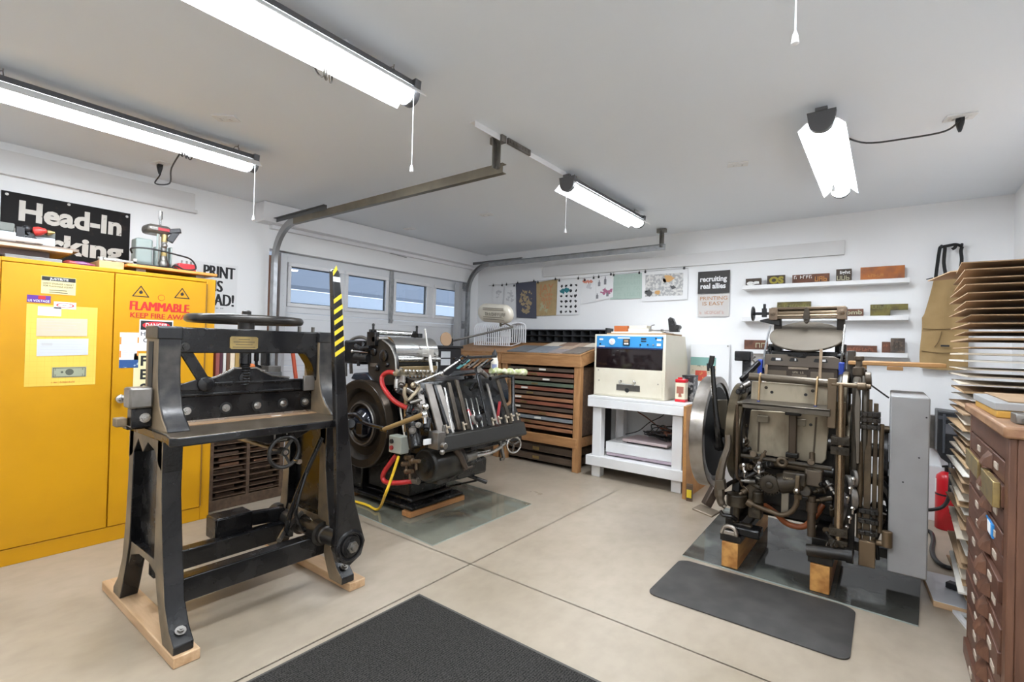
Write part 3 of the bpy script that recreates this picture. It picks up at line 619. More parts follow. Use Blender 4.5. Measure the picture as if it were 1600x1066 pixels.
b = MB(); b.box(-4.04, -3.90, 1.10, 1.24, z0 + .245, z0 + .305); part('head', b, dsteel_m, t, .022)
b = MB(); b.box(-3.905, -3.897, 1.16, 1.225, z0 + .265, z0 + .285); part('red_badge', b, mat('badge_red', (.4, .03, .04), .5), t)
b = MB(); b.cyl((-3.93, 1.18, z0 + .305), (-3.93, 1.18, z0 + .345), .006); b.cyl((-3.93, 1.18, z0 + .345), (-3.93, 1.18, z0 + .40), .012); part('chrome_pin', b, chrome_m, t)
b = MB(); b.beam((-3.92, 1.225, z0 + .27), (-3.89, 1.29, z0 + .285), .035, .03); b.beam((-3.91, 1.23, z0 + .20), (-3.90, 1.27, z0 + .28), .025, .04); part('handle', b, plastic_m, t, .004)
b = MB(); b.tube([(-3.90, 1.02, z0 + .09), (-3.86, 1.01, z0 + .115), (-3.84, 1.10, z0 + .125), (-3.84, 1.25, z0 + .11), (-3.84, 1.34, z0 + .09), (-3.84, 1.37, z0 + .03), (-3.84, 1.30, z0 + .015), (-3.85, 1.25, z0 + .04), (-3.87, 1.23, z0 + .008)], .0055, k=6); part('power_cord', b, cable_m, t)
t = thing('red_power_block', 'red plastic power block beside the green bench machine', 'power block', (-3.9, 1.34, z0))
b = MB(); b.box(-3.96, -3.87, 1.275, 1.385, z0, z0 + .062); part('body', b, mat('block_red', (.60, .03, .04), .35), t, .008)
for yy in (1.315, 1.345, 1.372):
    b = MB(); b.cyl((-3.93, yy, z0 + .062), (-3.93, yy, z0 + .088), .006, n=8); part('pin', b, dsteel_m, t)

# ---------------------------------------------------------------- slotted cabinet, books, small press
t = thing('furniture_cabinet', 'dark slotted wood cabinet of thin strips between yellow cabinet and garage door', 'cabinet', (-3.98, 1.76, 0)); fx = -3.815
b = MB(); 
for q in ((1.49, 1.515, 0, .92), (2.0, 2.03, 0, .92), (1.745, 1.768, .06, .92)): b.box(-4.15, fx, *q)
b.box(-4.15, fx, 1.49, 2.03, .90, .925); b.box(-4.15, fx + .002, 1.49, 2.03, 0, .075); b.box(-4.15, -4.14, 1.49, 2.03, 0, .92); part('carcass', b, dwood_m, t, .002)
random.seed(11); tones = [dwood_m, wood('strip_rust', (.22, .11, .06), (.14, .07, .04), (30, 4, 30)), wood('strip_brown', (.15, .09, .06), (.09, .055, .04), (30, 4, 30))]
for c, (ya, yb) in enumerate(((1.517, 1.743), (1.770, 1.998))):
    for k in range(19):
        b = MB(); z = .085 + k * .0425; pr = random.random() * .02
        b.box(-4.13, fx - .006 + pr * .3, ya, yb, z, z + .006)
        part('shelf', b, dwood_m, t, smooth=0)
        b = MB(); b.box(-4.1, fx - .02 - pr * 2, ya + .004 + random.random() * .05, yb - .004 - random.random() * .07, z + .007, z + .019 + .01 * random.random())
        part('wood_strip', b, tones[random.randrange(3)], t, smooth=0)
# books
random.seed(5); y = 1.525
for wd, c, nm in ((.028, (.40, .12, .10), 'dull red'), (.020, (.10, .03, .05), 'dark plum'), (.022, (.80, .78, .74), 'white'), (.024, (.16, .07, .04), 'dark brown'), (.034, (.85, .72, .55), 'cream'), (.032, (.42, .27, .08), 'ochre'), (.022, (.06, .03, .02), 'almost black'), (.028, (.20, .23, .09), 'olive green'), (.015, (.20, .06, .03), 'thin rust')):
    t = thing('book', '%s book standing in the row on the slotted cabinet' % nm, 'book', (-3.93, y + wd / 2, .925), 'books on the slotted cabinet'); h = .285 + random.random() * .05
    cm = mat('book_' + nm.replace(' ', '_'), c, .7); b = MB(); b.box(-4.02, -3.86, y, y + .003, .925, .925 + h); b.box(-4.02, -3.86, y + wd - .004, y + wd - .001, .925, .925 + h); b.box(-3.864, -3.86, y, y + wd - .001, .925, .925 + h); part('cover', b, cm, t, .001)
    b = MB(); b.box(-4.015, -3.8645, y + .0032, y + wd - .0042, .93, .92 + h); part('page_block', b, paper2_m, t, smooth=0)
    y += wd + .001
t = thing('orange_clamp', 'orange plastic clamp between the books and the small press', 'clamp', (-3.9, 1.78, .925)); om = mat('clamp_orange', (.75, .20, .04), .4)
b = MB(); b.box(-3.92, -3.88, 1.762, 1.80, .925, .985); b.box(-3.92, -3.88, 1.765, 1.785, .985, 1.14); part('body', b, om, t, .006)
b = MB(); b.lathe((-3.90, 1.795, 1.03), (1, 0, 0), [(.014, -.022), (.022, -.018), (.022, .018), (.014, .022)], 16); part('knob', b, om, t)
t = thing('proof_press', 'small iron screw press on the slotted cabinet, seen under the cutter beam', 'press', (-3.95, 1.9, .925))
b = MB(); b.box(-4.08, -3.86, 1.81, 2.02, .926, .985); part('base', b, mat('press_grey', (.10, .10, .10), .45), t, .005)
b = MB(); b.box(-4.06, -3.87, 1.915, 2.015, .985, 1.03); part('side_block', b, dsteel_m, t, .003)
b = MB(); b.box(-4.05, -3.88, 1.82, 1.915, .986, 1.0); part('bed', b, steel_m, t, .002)
b = MB(); b.box(-4.03, -3.93, 1.925, 1.955, 1.03, 1.27); b.box(-4.03, -3.93, 1.82, 1.955, 1.22, 1.27); part('arm', b, iron_m, t, .006)
b = MB(); b.lathe((-3.96, 1.86, 1.015), (0, 0, 1), [(.042, 0), (.034, .016), (.012, .026), (.012, .05), (.018, .056), (.018, .2)], 18); part('screw', b, iron_m, t)
b = MB(); b.tube([(-4.330, 2.341, 1.249), (-4.300, 2.425, 0.602), (-4.28, 2.45, .0)], .018); solo('orange_pole', b, mat('pole_orange', (.62, .10, .04), .4), 'orange red pole leaning against the garage door track', 'pole')

# ================================================================ paper cutter
for nm, y0, lab in (('l', .717, 'pine plank on the floor under the near feet of the paper cutter'), ('r', 1.475, 'pine plank on the floor under the far feet of the paper cutter')):
    b = MB(); b.box(-3.03, -2.10, y0, y0 + .092, 0, .042); solo('floor_plank', b, pine_x, lab, 'plank', 'planks under the paper cutter', .004)
t = thing('paper_cutter', 'black cast iron guillotine paper cutter with big top handwheel and striped lever', 'paper cutter', (-2.4, 1.1, .042)); ZF = .042
YL, YR = .755, 1.475
for yc, lab in ((YL, 'near'), (YR, 'far')):
    h = .036; y0 = yc - h; ey = (0, 2 * h, 0)
    b = MB(); fl = [(-2.115, ZF), (-2.115, ZF + .032), (-2.165, ZF + .075), (-2.215, .20), (-2.255, .40), (-2.285, .60), (-2.29, .84), (-2.345, .84), (-2.345, .45), (-2.345, .34), (-2.31, .23), (-2.27, .13), (-2.225, ZF)]
    b.prism([(p, y0, q) for p, q in fl], ey)
    lg = part('leg', b, [iron_m, castbrown_m], t, .005, 35)
    for p in lg.data.polygons: p.material_index = 1 if p.normal.y < -.9 else 0
    b = MB(); b.bolt((-2.15, yc, ZF + .070), (.5, 0, .85), .013); part('foot_bolt', b, dsteel_m, lg)
    b = MB(); fl = [(-2.86, ZF), (-2.86, ZF + .03), (-2.80, ZF + .09), (-2.745, .24), (-2.715, .42), (-2.70, .60), (-2.69, .84), (-2.635, .84), (-2.645, .50), (-2.655, .34), (-2.69, .22), (-2.73, .12), (-2.765, ZF)]
    b.prism([(p, y0, q) for p, q in fl], ey); lg = part('leg', b, [iron_m, castbrown_m], t, .005, 35)
    for p in lg.data.polygons: p.material_index = 1 if p.normal.y < -.9 else 0
    b = MB(); b.prism([(p, y0 + .01, q) for p, q in [(-2.30, .20), (-2.30, .33), (-2.70, .33), (-2.70, .20), (-2.66, .27), (-2.56, .30), (-2.44, .30), (-2.34, .27)]], (0, 2 * h - .02, 0))
    o = part('crossbar', b, [iron_m, castbrown_m], t, .004)
    for p in o.data.polygons: p.material_index = 1 if p.normal.y < -.9 else 0
    b = MB(); b.box(-2.65, -2.34, yc + .004, yc + .016, .32, .80); part('web', b, oil_m, t)
    b = MB(); b.prism([(p, y0, q) for p, q in [(-2.285, .84), (-2.285, .70), (-2.33, .725), (-2.38, .78), (-2.46, .80), (-2.52, .75), (-2.58, .80), (-2.65, .72), (-2.70, .70), (-2.70, .84)]], ey); o = part('top_web', b, [iron_m, castbrown_m], t, .003)
    for p in o.data.polygons: p.material_index = 1 if p.normal.y < -.9 else 0
    # upright, slotted on its outer side, front flared out to the table
    b = MB(); u0 = (.712 if yc < 1 else 1.425); u1 = u0 + .085; uy = (0, u1 - u0, 0)
    pro = [(-2.35, 1.268), (-2.362, 1.282), (-2.495, 1.282), (-2.495, .84), (-2.22, .868), (-2.245, .892), (-2.285, .922), (-2.318, .965), (-2.338, 1.02), (-2.35, 1.09)]
    b.prism([(p, u0, q) for p, q in pro], uy); o = part('upright', b, [ironworn_m, castbrown_m], t, .008, 35)
    for p in o.data.polygons: p.material_index = 1 if p.normal.y < -.9 else 0
    b = MB(); b.box(-2.452, -2.402, u0 - .003, u0 + .002, .98, 1.225); part('slot', b, rubber_m, o, smooth=0)
    b = MB(); b.prism([(p, u0 - .003, q) for p, q in [(-2.355, 1.235), (-2.347, 1.235), (-2.347, 1.285), (-2.36, 1.290), (-2.498, 1.290), (-2.498, 1.235)]], (0, u1 - u0 + .006, 0)); part('cap', b, ironworn_m, o, .005)
b = MB(); b.prism([(-2.37, y, z) for y, z in [(.795, 1.288), (.795, 1.178), (1.36, 1.178), (1.40, 1.12), (1.43, 1.02), (1.43, 1.288)]], (-.085, 0, 0)); part('beam', b, iron_m, t, .006)
b = MB(); b.prism([(-2.3695, .992 + .125 * p, 1.197 + .058 * q) for p, q in ((.06, 0), (.94, 0), (1, .1), (1, .9), (.94, 1), (.06, 1), (0, .9), (0, .1))], (.0035, 0, 0)); pl_ = part('brass_plate', b, brass_m, t)
b = MB()
for k, (a, c) in enumerate(((.30, .7), (.12, .88), (.2, .8), (.1, .9))): b.box(-2.3662, -2.3655, .992 + .125 * a, .992 + .125 * c, 1.240 - .012 * k, 1.2435 - .012 * k)
part('engraving', b, mat('brass_dark', (.12, .09, .05), .5), pl_, smooth=0)
for yy in (.815, 1.40):
    b = MB(); b.bolt((-2.37, yy, 1.205), (1, 0, 0), .012); part('beam_bolt', b, ironworn_m, t)
for yy in (1.345, 1.42):
    b = MB(); b.cyl((-2.41, yy, 1.28), (-2.41, yy, 1.315), .010, n=6); part('top_bolt', b, dsteel_m, t)
cx, cy = -2.42, 1.085
b = MB(); b.torus((cx, cy, 1.333), (0, 0, 1), .232, .019, 56, 10)
for k in range(5):
    a = 2 * PI * k / 5 + .3; b.beam((cx + .03 * math.cos(a), cy + .03 * math.sin(a), 1.335), (cx + .222 * math.cos(a), cy + .222 * math.sin(a), 1.333), .03, .016)
b.lathe((cx, cy, 1.29), (0, 0, 1), [(.036, 0), (.036, .03), (.045, .035), (.045, .062), (.02, .066), (.02, .085), (.012, .09)], 20); part('clamp_wheel', b, mat('wheel_iron', (.028, .026, .025), .3, .4, (.075, .065, .055), 8, (.45, .7)), t)
b = MB(); pr = [(.026, 0), (.026, .05)]
for k in range(8): pr += [(.020, .052 + .013 * k), (.025, .058 + .013 * k)]
b.lathe((cx, cy, 1.178), (0, 0, -1), pr, 20); part('screw', b, iron_m, t)
# clamp and knife bar
b = MB(); b.prism([(-2.41, y, z) for y, z in [(.86, 1.045), (.955, 1.062), (1.01, 1.088), (1.032, 1.103), (1.135, 1.103), (1.155, 1.09), (1.21, 1.062), (1.30, 1.05), (1.30, 1.04), (.86, 1.03)]], (-.05, 0, 0)); o = part('clamp_arch', b, iron_m, t, .003)
b = MB(); b.tube([(-2.412, .86, 1.05), (-2.412, .955, 1.067), (-2.412, 1.01, 1.093), (-2.412, 1.032, 1.107), (-2.412, 1.135, 1.107), (-2.412, 1.155, 1.094), (-2.412, 1.21, 1.066), (-2.412, 1.30, 1.054)], .005, n=6); part('bright_rib', b, steel_m, o)
b = MB(); b.lathe((-2.409, 1.085, 1.06), (1, 0, 0), [(.028, 0), (.03, .004), (.022, .006)], 20); part('boss', b, iron_m, o)
b = MB(); b.box(-2.47, -2.41, .80, 1.43, .985, 1.043); b.box(-2.41, -2.402, .80, 1.36, .988, 1.0); b.box(-2.41, -2.402, .80, 1.36, 1.034, 1.046); part('knife_bar', b, iron_m, t, .003)
b = MB(); b.box(-2.455, -2.415, .80, 1.43, .878, .985); o = part('blade_holder', b, oil_m, t, .003)
b = MB(); b.box(-2.418, -2.412, .80, 1.43, .873, .882); part('blade_edge', b, steel_m, o)
for px_, py_ in ((291, 647), (345, 642), (393, 638), (436, 634), (476, 629)):
    yy = .803 * 2.415 / 2.3 + (px_ - 291) * .00295
    b = MB(); b.lathe((-2.4145, yy, .925), (1, 0, 0), [(.026, 0), (.027, .004)], 20); o2 = part('bolt_recess', b, rubber_m, o)
    b = MB(); b.bolt((-2.411, yy, .925), (1, 0, 0), .0115, .012); part('knife_bolt', b, steel_m, o)
b = MB(); b.box(-2.45, -2.37, .628, .708, .955, 1.038); part('guide_block', b, ironworn_m if False else dsteel_m, t, .008)
b = MB(); b.box(-2.44, -2.385, .64, .71, .875, .955); b.box(-2.50, -2.44, .64, .71, .862, .88); o = part('guide_shoe', b, oil_m, t, .005)
b = MB(); b.bolt((-2.385, .685, .915), (1, 0, 0), .013); part('knife_bolt', b, steel_m, o)
b = MB(); b.box(-2.47, -2.42, .60, .637, .88, .915); part('tail_block', b, castbrown_m, t, .004)
b = MB(); b.prism([(-2.40, y, z) for y, z in [(1.365, .985), (1.365, 1.062), (1.425, 1.062), (1.425, .985)]], (.015, 0, 0)); part('guide_block', b, dsteel_m, t, .003)
b = MB(); b.beam((-2.392, .812, 1.205), (-2.392, .905, 1.045), .046, .012, (1, 0, 0)); b.lathe((-2.402, .905, 1.042), (1, 0, 0), [(.034, 0), (.034, .022), (.026, .026)], 24); b.prism([(-2.398, y, z) for y, z in [(.80, 1.04), (.905, 1.075), (.945, 1.045), (.92, 1.01), (.80, 1.02)]], (.01, 0, 0)); part('draw_link', b, iron_m, t, .003)
# table
tb_m = mat('cutter_table', (.16, .125, .085), .35, .5, (.085, .068, .05), 4, (.4, .7))
b = MB(); b.prism([(x_, y, .833) for x_, y in [(-2.115, .685), (-2.095, .712), (-2.095, 1.375), (-2.115, 1.40), (-2.22, 1.45), (-2.66, 1.47), (-2.66, .70), (-2.20, .70)]], (0, 0, .036)); o = part('table', b, [iron_m, tb_m], t, .006)
for p in o.data.polygons: p.material_index = 1 if p.normal.z > .9 else 0
b = MB(); b.box(-2.415, -2.35, .80, 1.42, .8692, .8725); part('cutting_stick', b, mat('stick_tan', (.36, .22, .12), .5), t, smooth=0)
b = MB(); b.box(-2.37, -2.355, 1.19, 1.235, .873, .8745); part('tape_scrap', b, paper2_m, t, smooth=0)
b = MB(); b.prism([(-2.2, y, z) for y, z in [(.95, .832), (1.06, .79), (1.10, .775), (1.22, .775), (1.34, .832)]], (-.3, 0, 0)); part('under_bracket', b, iron_m, t, .004)
b = MB(); b.tube([(-2.18, 1.115, .832), (-2.18, 1.115, .79), (-2.18, 1.17, .79), (-2.18, 1.17, .832)], .005, n=8); part('wire_loop', b, steel_m, t)
hc = V((-2.13, 1.135, .745))
b = MB(); b.torus(hc, (1, 0, 0), .068, .009, 36, 8)
for k in range(3): a = 2 * PI * k / 3 + .6; b.beam(hc - V((.01, 0, 0)), hc + V((0, .066 * math.sin(a), .066 * math.cos(a))), .012, .012)
b.cyl(hc - V((.03, 0, 0)), hc + V((.012, 0, 0)), .018); o = part('gauge_wheel', b, mat('wheel_dark', (.04, .038, .036), .3, .6), t)
b = MB(); b.cyl(hc + V((0, .05, -.045)), hc + V((.045, .05, -.045)), .008, .011, 12); part('wheel_grip', b, steel_m, o)
b = MB(); b.cyl(hc + V((.012, 0, 0)), hc + V((.016, 0, 0)), .010, n=16); part('wheel_cap', b, steel_m, o)
b = MB(); b.cyl((-2.6, 1.135, .745), hc - V((.03, 0, 0)), .009); part('gauge_screw', b, dsteel_m, t)
# stretchers, rock shaft, lever
b = MB(); b.box(-2.345, -2.275, .79, 1.44, .155, .255); part('stretcher', b, iron_m, t, .005)
b = MB(); b.box(-2.64, -2.575, .79, 1.44, .165, .255); part('stretcher', b, iron_m, t, .005)
b = MB(); b.box(-2.74, -2.62, 1.06, 1.24, .235, .345); b.beam((-2.66, 1.2, .30), (-2.66, 1.42, .28), .05, .07); part('counterweight', b, iron_m, t, .008)
b = MB(); b.lathe((-2.74, 1.425, .262), (1, 0, 0), [(.058, 0), (.058, .05), (.04, .055), (.04, .20), (.052, .205), (.052, .27), (.038, .275), (.038, .40), (.06, .405), (.06, .47), (.045, .475), (.045, .50), (.038, .505), (.038, .60)], 24); part('rock_shaft', b, [mat('shaft_iron', (.05, .045, .04), .35, .6)], t)
LX = -2.10
def lev(w0, w1): return None
prof = [(1.325, 1.592), (1.345, 1.575), (1.368, 1.41), (1.392, 1.13), (1.425, .80), (1.470, .46), (1.515, .31), (1.535, .25), (1.515, .185), (1.45, .150), (1.385, .185), (1.362, .25), (1.368, .32), (1.372, .45), (1.355, .80), (1.335, 1.13), (1.318, 1.41), (1.308, 1.575)]
b = MB(); b.prism([(LX, y, z) for y, z in prof], (.034, 0, 0)); lv = part('lever', b, iron_m, t, .006)
b = MB(); b.torus((LX + .034, 1.447, .248), (1, 0, 0), .068, .010, 32, 8); b.lathe((LX + .03, 1.447, .248), (1, 0, 0), [(.055, 0), (.05, .012), (.036, .014), (.036, .022)], 28); part('hub_ring', b, iron_m, lv)
b = MB(); b.lathe((LX + .05, 1.447, .248), (1, 0, 0), [(.028, 0), (.028, .014)], 6); b.lathe((LX + .064, 1.447, .248), (1, 0, 0), [(.016, 0), (.016, .012), (.010, .014)], 16); part('hub_nut', b, dsteel_m, lv)
b = MB()
def edge(z, side):
    L_ = [(1.592, 1.325, 1.325), (1.575, 1.308, 1.345), (1.41, 1.318, 1.368), (1.13, 1.335, 1.392), (.80, 1.355, 1.425)]
    for i in range(len(L_) - 1):
        if L_[i][0] >= z >= L_[i + 1][0]:
            k = (L_[i][0] - z) / (L_[i][0] - L_[i + 1][0]); return L_[i][side] + k * (L_[i + 1][side] - L_[i][side])
    return L_[0][side]
for k in range(8):
    z = 1.585 - k * .05 - (.03 if k > 1 else 0)
    if k == 1: continue
    b.add([(LX + .0348, edge(z - .032, 1) + .001, z - .035), (LX + .0348, edge(z, 2) - .001, z - .002), (LX + .0348, edge(min(z + .022, 1.59), 2) - .001, z + .018), (LX + .0348, edge(z - .012, 1) + .001, z - .014)], [(0, 1, 2, 3)])
part('hazard_stripe', b, hazard_m, lv, smooth=0)
b = MB(); b.add([(LX + .035, edge(1.535, 1) + .001, 1.525), (LX + .035, edge(1.535, 2) - .001, 1.525), (LX + .035, edge(1.555, 2) - .001, 1.548), (LX + .035, edge(1.555, 1) + .001, 1.548)], [(0, 1, 2, 3)]); part('white_tape', b, paper_m, lv, smooth=0)
b = MB(); b.tube([(-2.300, 1.423, 0.748), (-2.320, 1.359, 0.589), (-2.360, 1.312, 0.413), (-2.380, 1.291, 0.286), (-2.38, 1.30, .27)], .013, n=10, k=5); b.tube([(-2.320, 1.359, 0.589), (-2.300, 1.293, 0.400), (-2.33, 1.36, .28)], .009, n=8, k=5); part('link_rod', b, oil_m, t)
b = MB(); b.tube([(-2.35, 1.24, .262), (-2.40, 1.30, .29), (-2.45, 1.38, .31), (-2.46, 1.42, .33)], .013, n=8, k=4); part('connecting_arm', b, dsteel_m, t)


# ================================================================ type cabinets by the north wall
random.seed(21)
PU = (1, 0, 0); PW = (0, 0, 1)           # reading direction and up on the north wall (lettering faces the room, -y)
def type_cabinet(x0, x1, lab, tones, zb=.36, legs=True):
    yf, yb = 4.27, 4.80
    t = thing('type_cabinet', lab, 'type cabinet', ((x0 + x1) / 2, 4.53, 0), 'type cabinets along the print wall'); L = .07
    for xx, yy, nm in ((x0, yf, 1), (x1 - L, yf, 1), (x0, yb - L, 0), (x1 - L, yb - L, 0)):
        b = MB(); b.box(xx, xx + L, yy, yy + L, 0, 1.06 if nm else 1.17); part('leg', b, oakz_m, t, .004)
    b = MB(); b.box(x0 - .01, x1 + .01, yf - .012, yf + .02, 1.045, 1.155); part('front_rail', b, oak_m, t, .004)
    for xx in (x0 - .012, x1 - .012):
        b = MB(); b.prism([(xx, yf, 1.045), (xx, yf, 1.155), (xx, yb, 1.265), (xx, yb, 1.16)], (.024, 0, 0)); part('side_rail', b, oak_m, t, .003)
    b = MB(); b.prism([(x0 - .01, yf - .014, 1.156), (x0 - .01, yb, 1.27), (x0 - .01, yb, 1.285), (x0 - .01, yf - .014, 1.171)], (x1 - x0 + .02, 0, 0)); part('sloped_top', b, oak_m, t, .003)
    b = MB(); b.box(x0 + .02, x1 - .02, yf - .012, yf + .02, .24, .335); part('bottom_rail', b, oak_m, t, .004)
    b = MB(); b.box(x1 - .03, x1 - .012, yf + L, yb - L, .24, .335); part('side_foot_rail', b, oak_m, t, .003)
    b = MB(); b.box(x0 + .03, x1 - .03, yb - .03, yb - .02, .12, 1.05); b.box(x0 + .01, x0 + .02, yf + L, yb - L, .35, 1.04); b.box(x1 - .025, x1 - .018, yf + L, yb - L, .35, 1.04); part('back_panel', b, dwood_m, t)
    zt = 1.02; n = len(tones); pitch = (zt - zb) / n
    for k, tn in enumerate(tones):
        m = {'u': tray_woods[0], 'r': tray_woods[1], 'o': tray_woods[2], 'g': green_m, 's': slate_m}[tn]
        z1 = zt - k * pitch; out = random.random() * .018; 
        b = MB(); b.box(x0 + L + .006, x1 - L - .006, yf + .015 - out, yf + .035 - out, z1 - pitch * .66, z1); b.box(x0 + L + .01, x1 - L - .01, yf + .035, yb - .05, z1 - pitch * .6, z1 - pitch * .55)
        d = part('drawer', b, m, t, .002)
        b = MB(); lx = x0 + L + .08 + random.random() * (x1 - x0 - .5); b.box(lx, lx + .085, yf + .0125 - out, yf + .0155 - out, z1 - pitch * .52, z1 - pitch * .16); part('label_holder', b, brass_m if k % 2 else paper2_m, d, smooth=0)
    for z0, z1 in ((.13, .20), (.035, .10)):
        b = MB(); b.box(x0 + L + .01, x1 - L - .01, yf + .06, yb - .06, z0, z1); d = part('low_drawer', b, tray_woods[0], t, .002)
        b = MB(); b.box(x0 + .4, x0 + .48, yf + .056, yf + .0605, z0 + .015, z1 - .02); part('label_holder', b, brass_m, d, smooth=0)
    return t
type_cabinet(-3.39, -2.405, 'oak type cabinet with sloped top and many worn drawers beside the white table', 'urugruoruosoo')
type_cabinet(-4.22, -3.42, 'oak type cabinet partly hidden behind the black press, white file sorter on top', 'uroursurouru')
# forms lying on the sloped top
sl = lambda y: 1.171 + (y - 4.256) * (1.285 - 1.171) / (4.80 - 4.256)
def form(x0, x1, y0, y1, m, lab, lift=.0):
    b = MB(); k = .0
    b.prism([(x0, y0, sl(y0) + .001 + lift), (x1, y0, sl(y0) + .001 + lift), (x1 + k, y1, sl(y1) + .001 + lift), (x0 + k, y1, sl(y1) + .001 + lift)], (0, 0, .012))
    solo('type_form', b, m, lab, 'type form', 'slabs lying on the sloped cabinet top', .002)
gs1 = mat('slab_slate', (.17, .175, .185), .5, 0, (.12, .125, .13), 20, (.4, .7)); gs2 = mat('slab_brown', (.20, .165, .14), .6, 0, (.13, .11, .095), 24, (.4, .7)); gs3 = mat('slab_tan', (.52, .38, .28), .7, 0, (.42, .30, .22), 18, (.4, .7)); gs4 = mat('slab_cream', (.72, .64, .53), .7)
form(-3.33, -3.07, 4.27, 4.58, gs1, 'dark slate slab nearest the white file sorter on the cabinet top')
form(-3.06, -2.80, 4.27, 4.58, mat('slab_blue', (.26, .28, .31), .5, 0, (.2, .215, .235), 20, (.4, .7)), 'blue grey slab second from the file sorter on the cabinet top')
form(-2.79, -2.62, 4.27, 4.44, mat('slab_mauve', (.33, .28, .27), .6, 0, (.26, .22, .21), 20, (.4, .7)), 'mauve slab in the front row between the blue grey and brown slabs')
form(-2.61, -2.41, 4.27, 4.58, gs2, 'grey brown slab at the front corner near the cream machine')
form(-2.79, -2.63, 4.45, 4.60, gs3, 'tan slab in the middle row of the cabinet top')
form(-3.06, -2.88, 4.59, 4.79, gs4, 'cream slab at the back of the cabinet top behind the blue grey slab')
form(-2.87, -2.70, 4.61, 4.79, mat('slab_rust', (.34, .22, .16), .7), 'rusty brown slab at the back of the cabinet top')
form(-2.69, -2.57, 4.61, 4.79, gs3, 'narrow tan slab in the back row of the cabinet top')
form(-2.56, -2.42, 4.59, 4.79, gs4, 'cream slab at the back corner beside the cream machine')
# slotted black rack behind
t = thing('slotted_rack', 'black slotted rack along the wall behind the type cabinet', 'rack', (-3.3, 4.9, 0)); rb = mat('rack_black', (.018, .019, .021), .45)
b = MB(); b.box(-4.10, -2.42, 4.955, 4.975, .02, 1.44); part('back_panel', b, rb, t)
for z in (1.30, 1.375, 1.44):
    b = MB(); b.box(-4.10, -2.42, 4.835, 4.955, z - .008, z + .004); part('shelf', b, rb, t, .001)
for xx in (-4.11, -2.42):
    b = MB(); b.box(xx, xx + .02, 4.82, 4.975, 0, 1.46); part('side_panel', b, rb, t, .001)
for z in (1.304, 1.379):
    for k in range(14):
        b = MB(); xx = -4.0 + k * .115; b.prism([(xx, 4.845, z), (xx + .05, 4.95, z), (xx + .05, 4.95, z + .055), (xx, 4.845, z + .055)], (.006, 0, 0)); part('divider', b, rb, t, smooth=0)
# white wire file sorter
t = thing('file_sorter', 'white wire file sorter with many rounded loops on the type cabinet', 'file sorter', (-3.6, 4.55, 1.23)); zs = sl(4.52) + .004; ww = mat('wire_white', (.80, .80, .82), .35)
b = MB(); b.tube([(-3.96, 4.46, zs + .01), (-3.41, 4.46, zs + .01), (-3.41, 4.62, zs + .045), (-3.96, 4.62, zs + .045)], .005, closed=True); b.tube([(-3.96, 4.46, zs + .10), (-3.41, 4.46, zs + .10)], .004); part('base_frame', b, ww, t)
for k in range(18):
    xx = -3.945 + k * .031; b = MB()
    b.tube([(xx + (y_ - 4.455) * .7 - .03, y_, z_) for y_, z_ in ((4.455, zs + .008), (4.455, zs + .20), (4.475, zs + .255), (4.535, zs + .28), (4.60, zs + .265), (4.615, zs + .21), (4.615, zs + .05))], .0088, n=6, k=3); part('loop', b, ww, t)
b = MB(); b.box(-3.56, -3.43, 4.443, 4.449, zs + .11, zs + .17); part('label_plate', b, paper_m, t)

# black console behind the press with desk lamp
t = thing('black_console', 'black metal cabinet with two white labels behind the black printing press', 'console', (-3.62, 3.60, 0)); bk = mat('console_black', (.015, .016, .019), .4)
b = MB(); b.box(-3.78, -3.50, 3.30, 3.72, 0, 1.20); part('body', b, bk, t, .006)
b = MB(); b.box(-3.80, -3.485, 3.285, 3.735, 1.20, 1.225); part('lid', b, bk, t, .004)
for z0 in (1.03, 1.105):
    b = MB(); b.box(-3.50, -3.498, 3.43, 3.56, z0, z0 + .062); f = part('label_plate', b, mat('label_grey', (.5, .52, .54), .6), t, smooth=0)
b = MB(); b.lathe((-3.56, 3.55, 1.29), (.8, -.35, .1), [(.06, 0), (.06, .012)], 28)
for p in b.v: p.z = 1.29 + (p.z - 1.29) * 1.18
part('brown_disc', b, mat('disc_tan', (.40, .25, .14), .6), t)
b = MB(); b.cyl((-3.57, 3.55, 1.22), (-3.57, 3.55, 1.24), .015); part('disc_stand', b, bk, t)
t = thing('desk_lamp', 'vintage desk lamp with long ribbed oval metal shade on a slanted rod', 'lamp', (-3.6, 3.68, 1.226))
b = MB(); b.cyl((-3.62, 3.68, 1.226), (-3.62, 3.68, 1.25), .03); b.box(-3.64, -3.60, 3.66, 3.70, 1.25, 1.30); part('base', b, plastic_m, t, .003)
ea = V((-3.62, 3.70, 1.275)); eb = V((-3.039, 3.980, 1.434))
b = MB(); b.tube([ea, eb], .011, n=10); part('arm', b, dsteel_m, t)
hc = V((-3.272, 3.980, 1.576)); hx = V((.96, .10, -.075)).normalized(); hz = V((.06, -.25, 1)).normalized(); hy = hz.cross(hx).normalized(); hz = hx.cross(hy)
b = MB(); Ls, Hs = .215, .098; out = []
for k in range(40):
    a = 2 * PI * k / 40; c_, s_ = math.cos(a), math.sin(a); sx = (Ls - Hs) * (1 if c_ > 0 else -1); out.append((sx + Hs * c_, Hs * s_))
rings = [(1, -.018), (1, 0), (.95, .022), (.82, .036), (.4, .042)]
vs = []; 
for r_, d in rings: vs += [hc + hx * ((Ls - Hs) * (1 if math.cos(2 * PI * k / 40) > 0 else -1) + Hs * r_ * math.cos(2 * PI * k / 40)) + hz * Hs * r_ * math.sin(2 * PI * k / 40) - hy * d for k in range(40)]
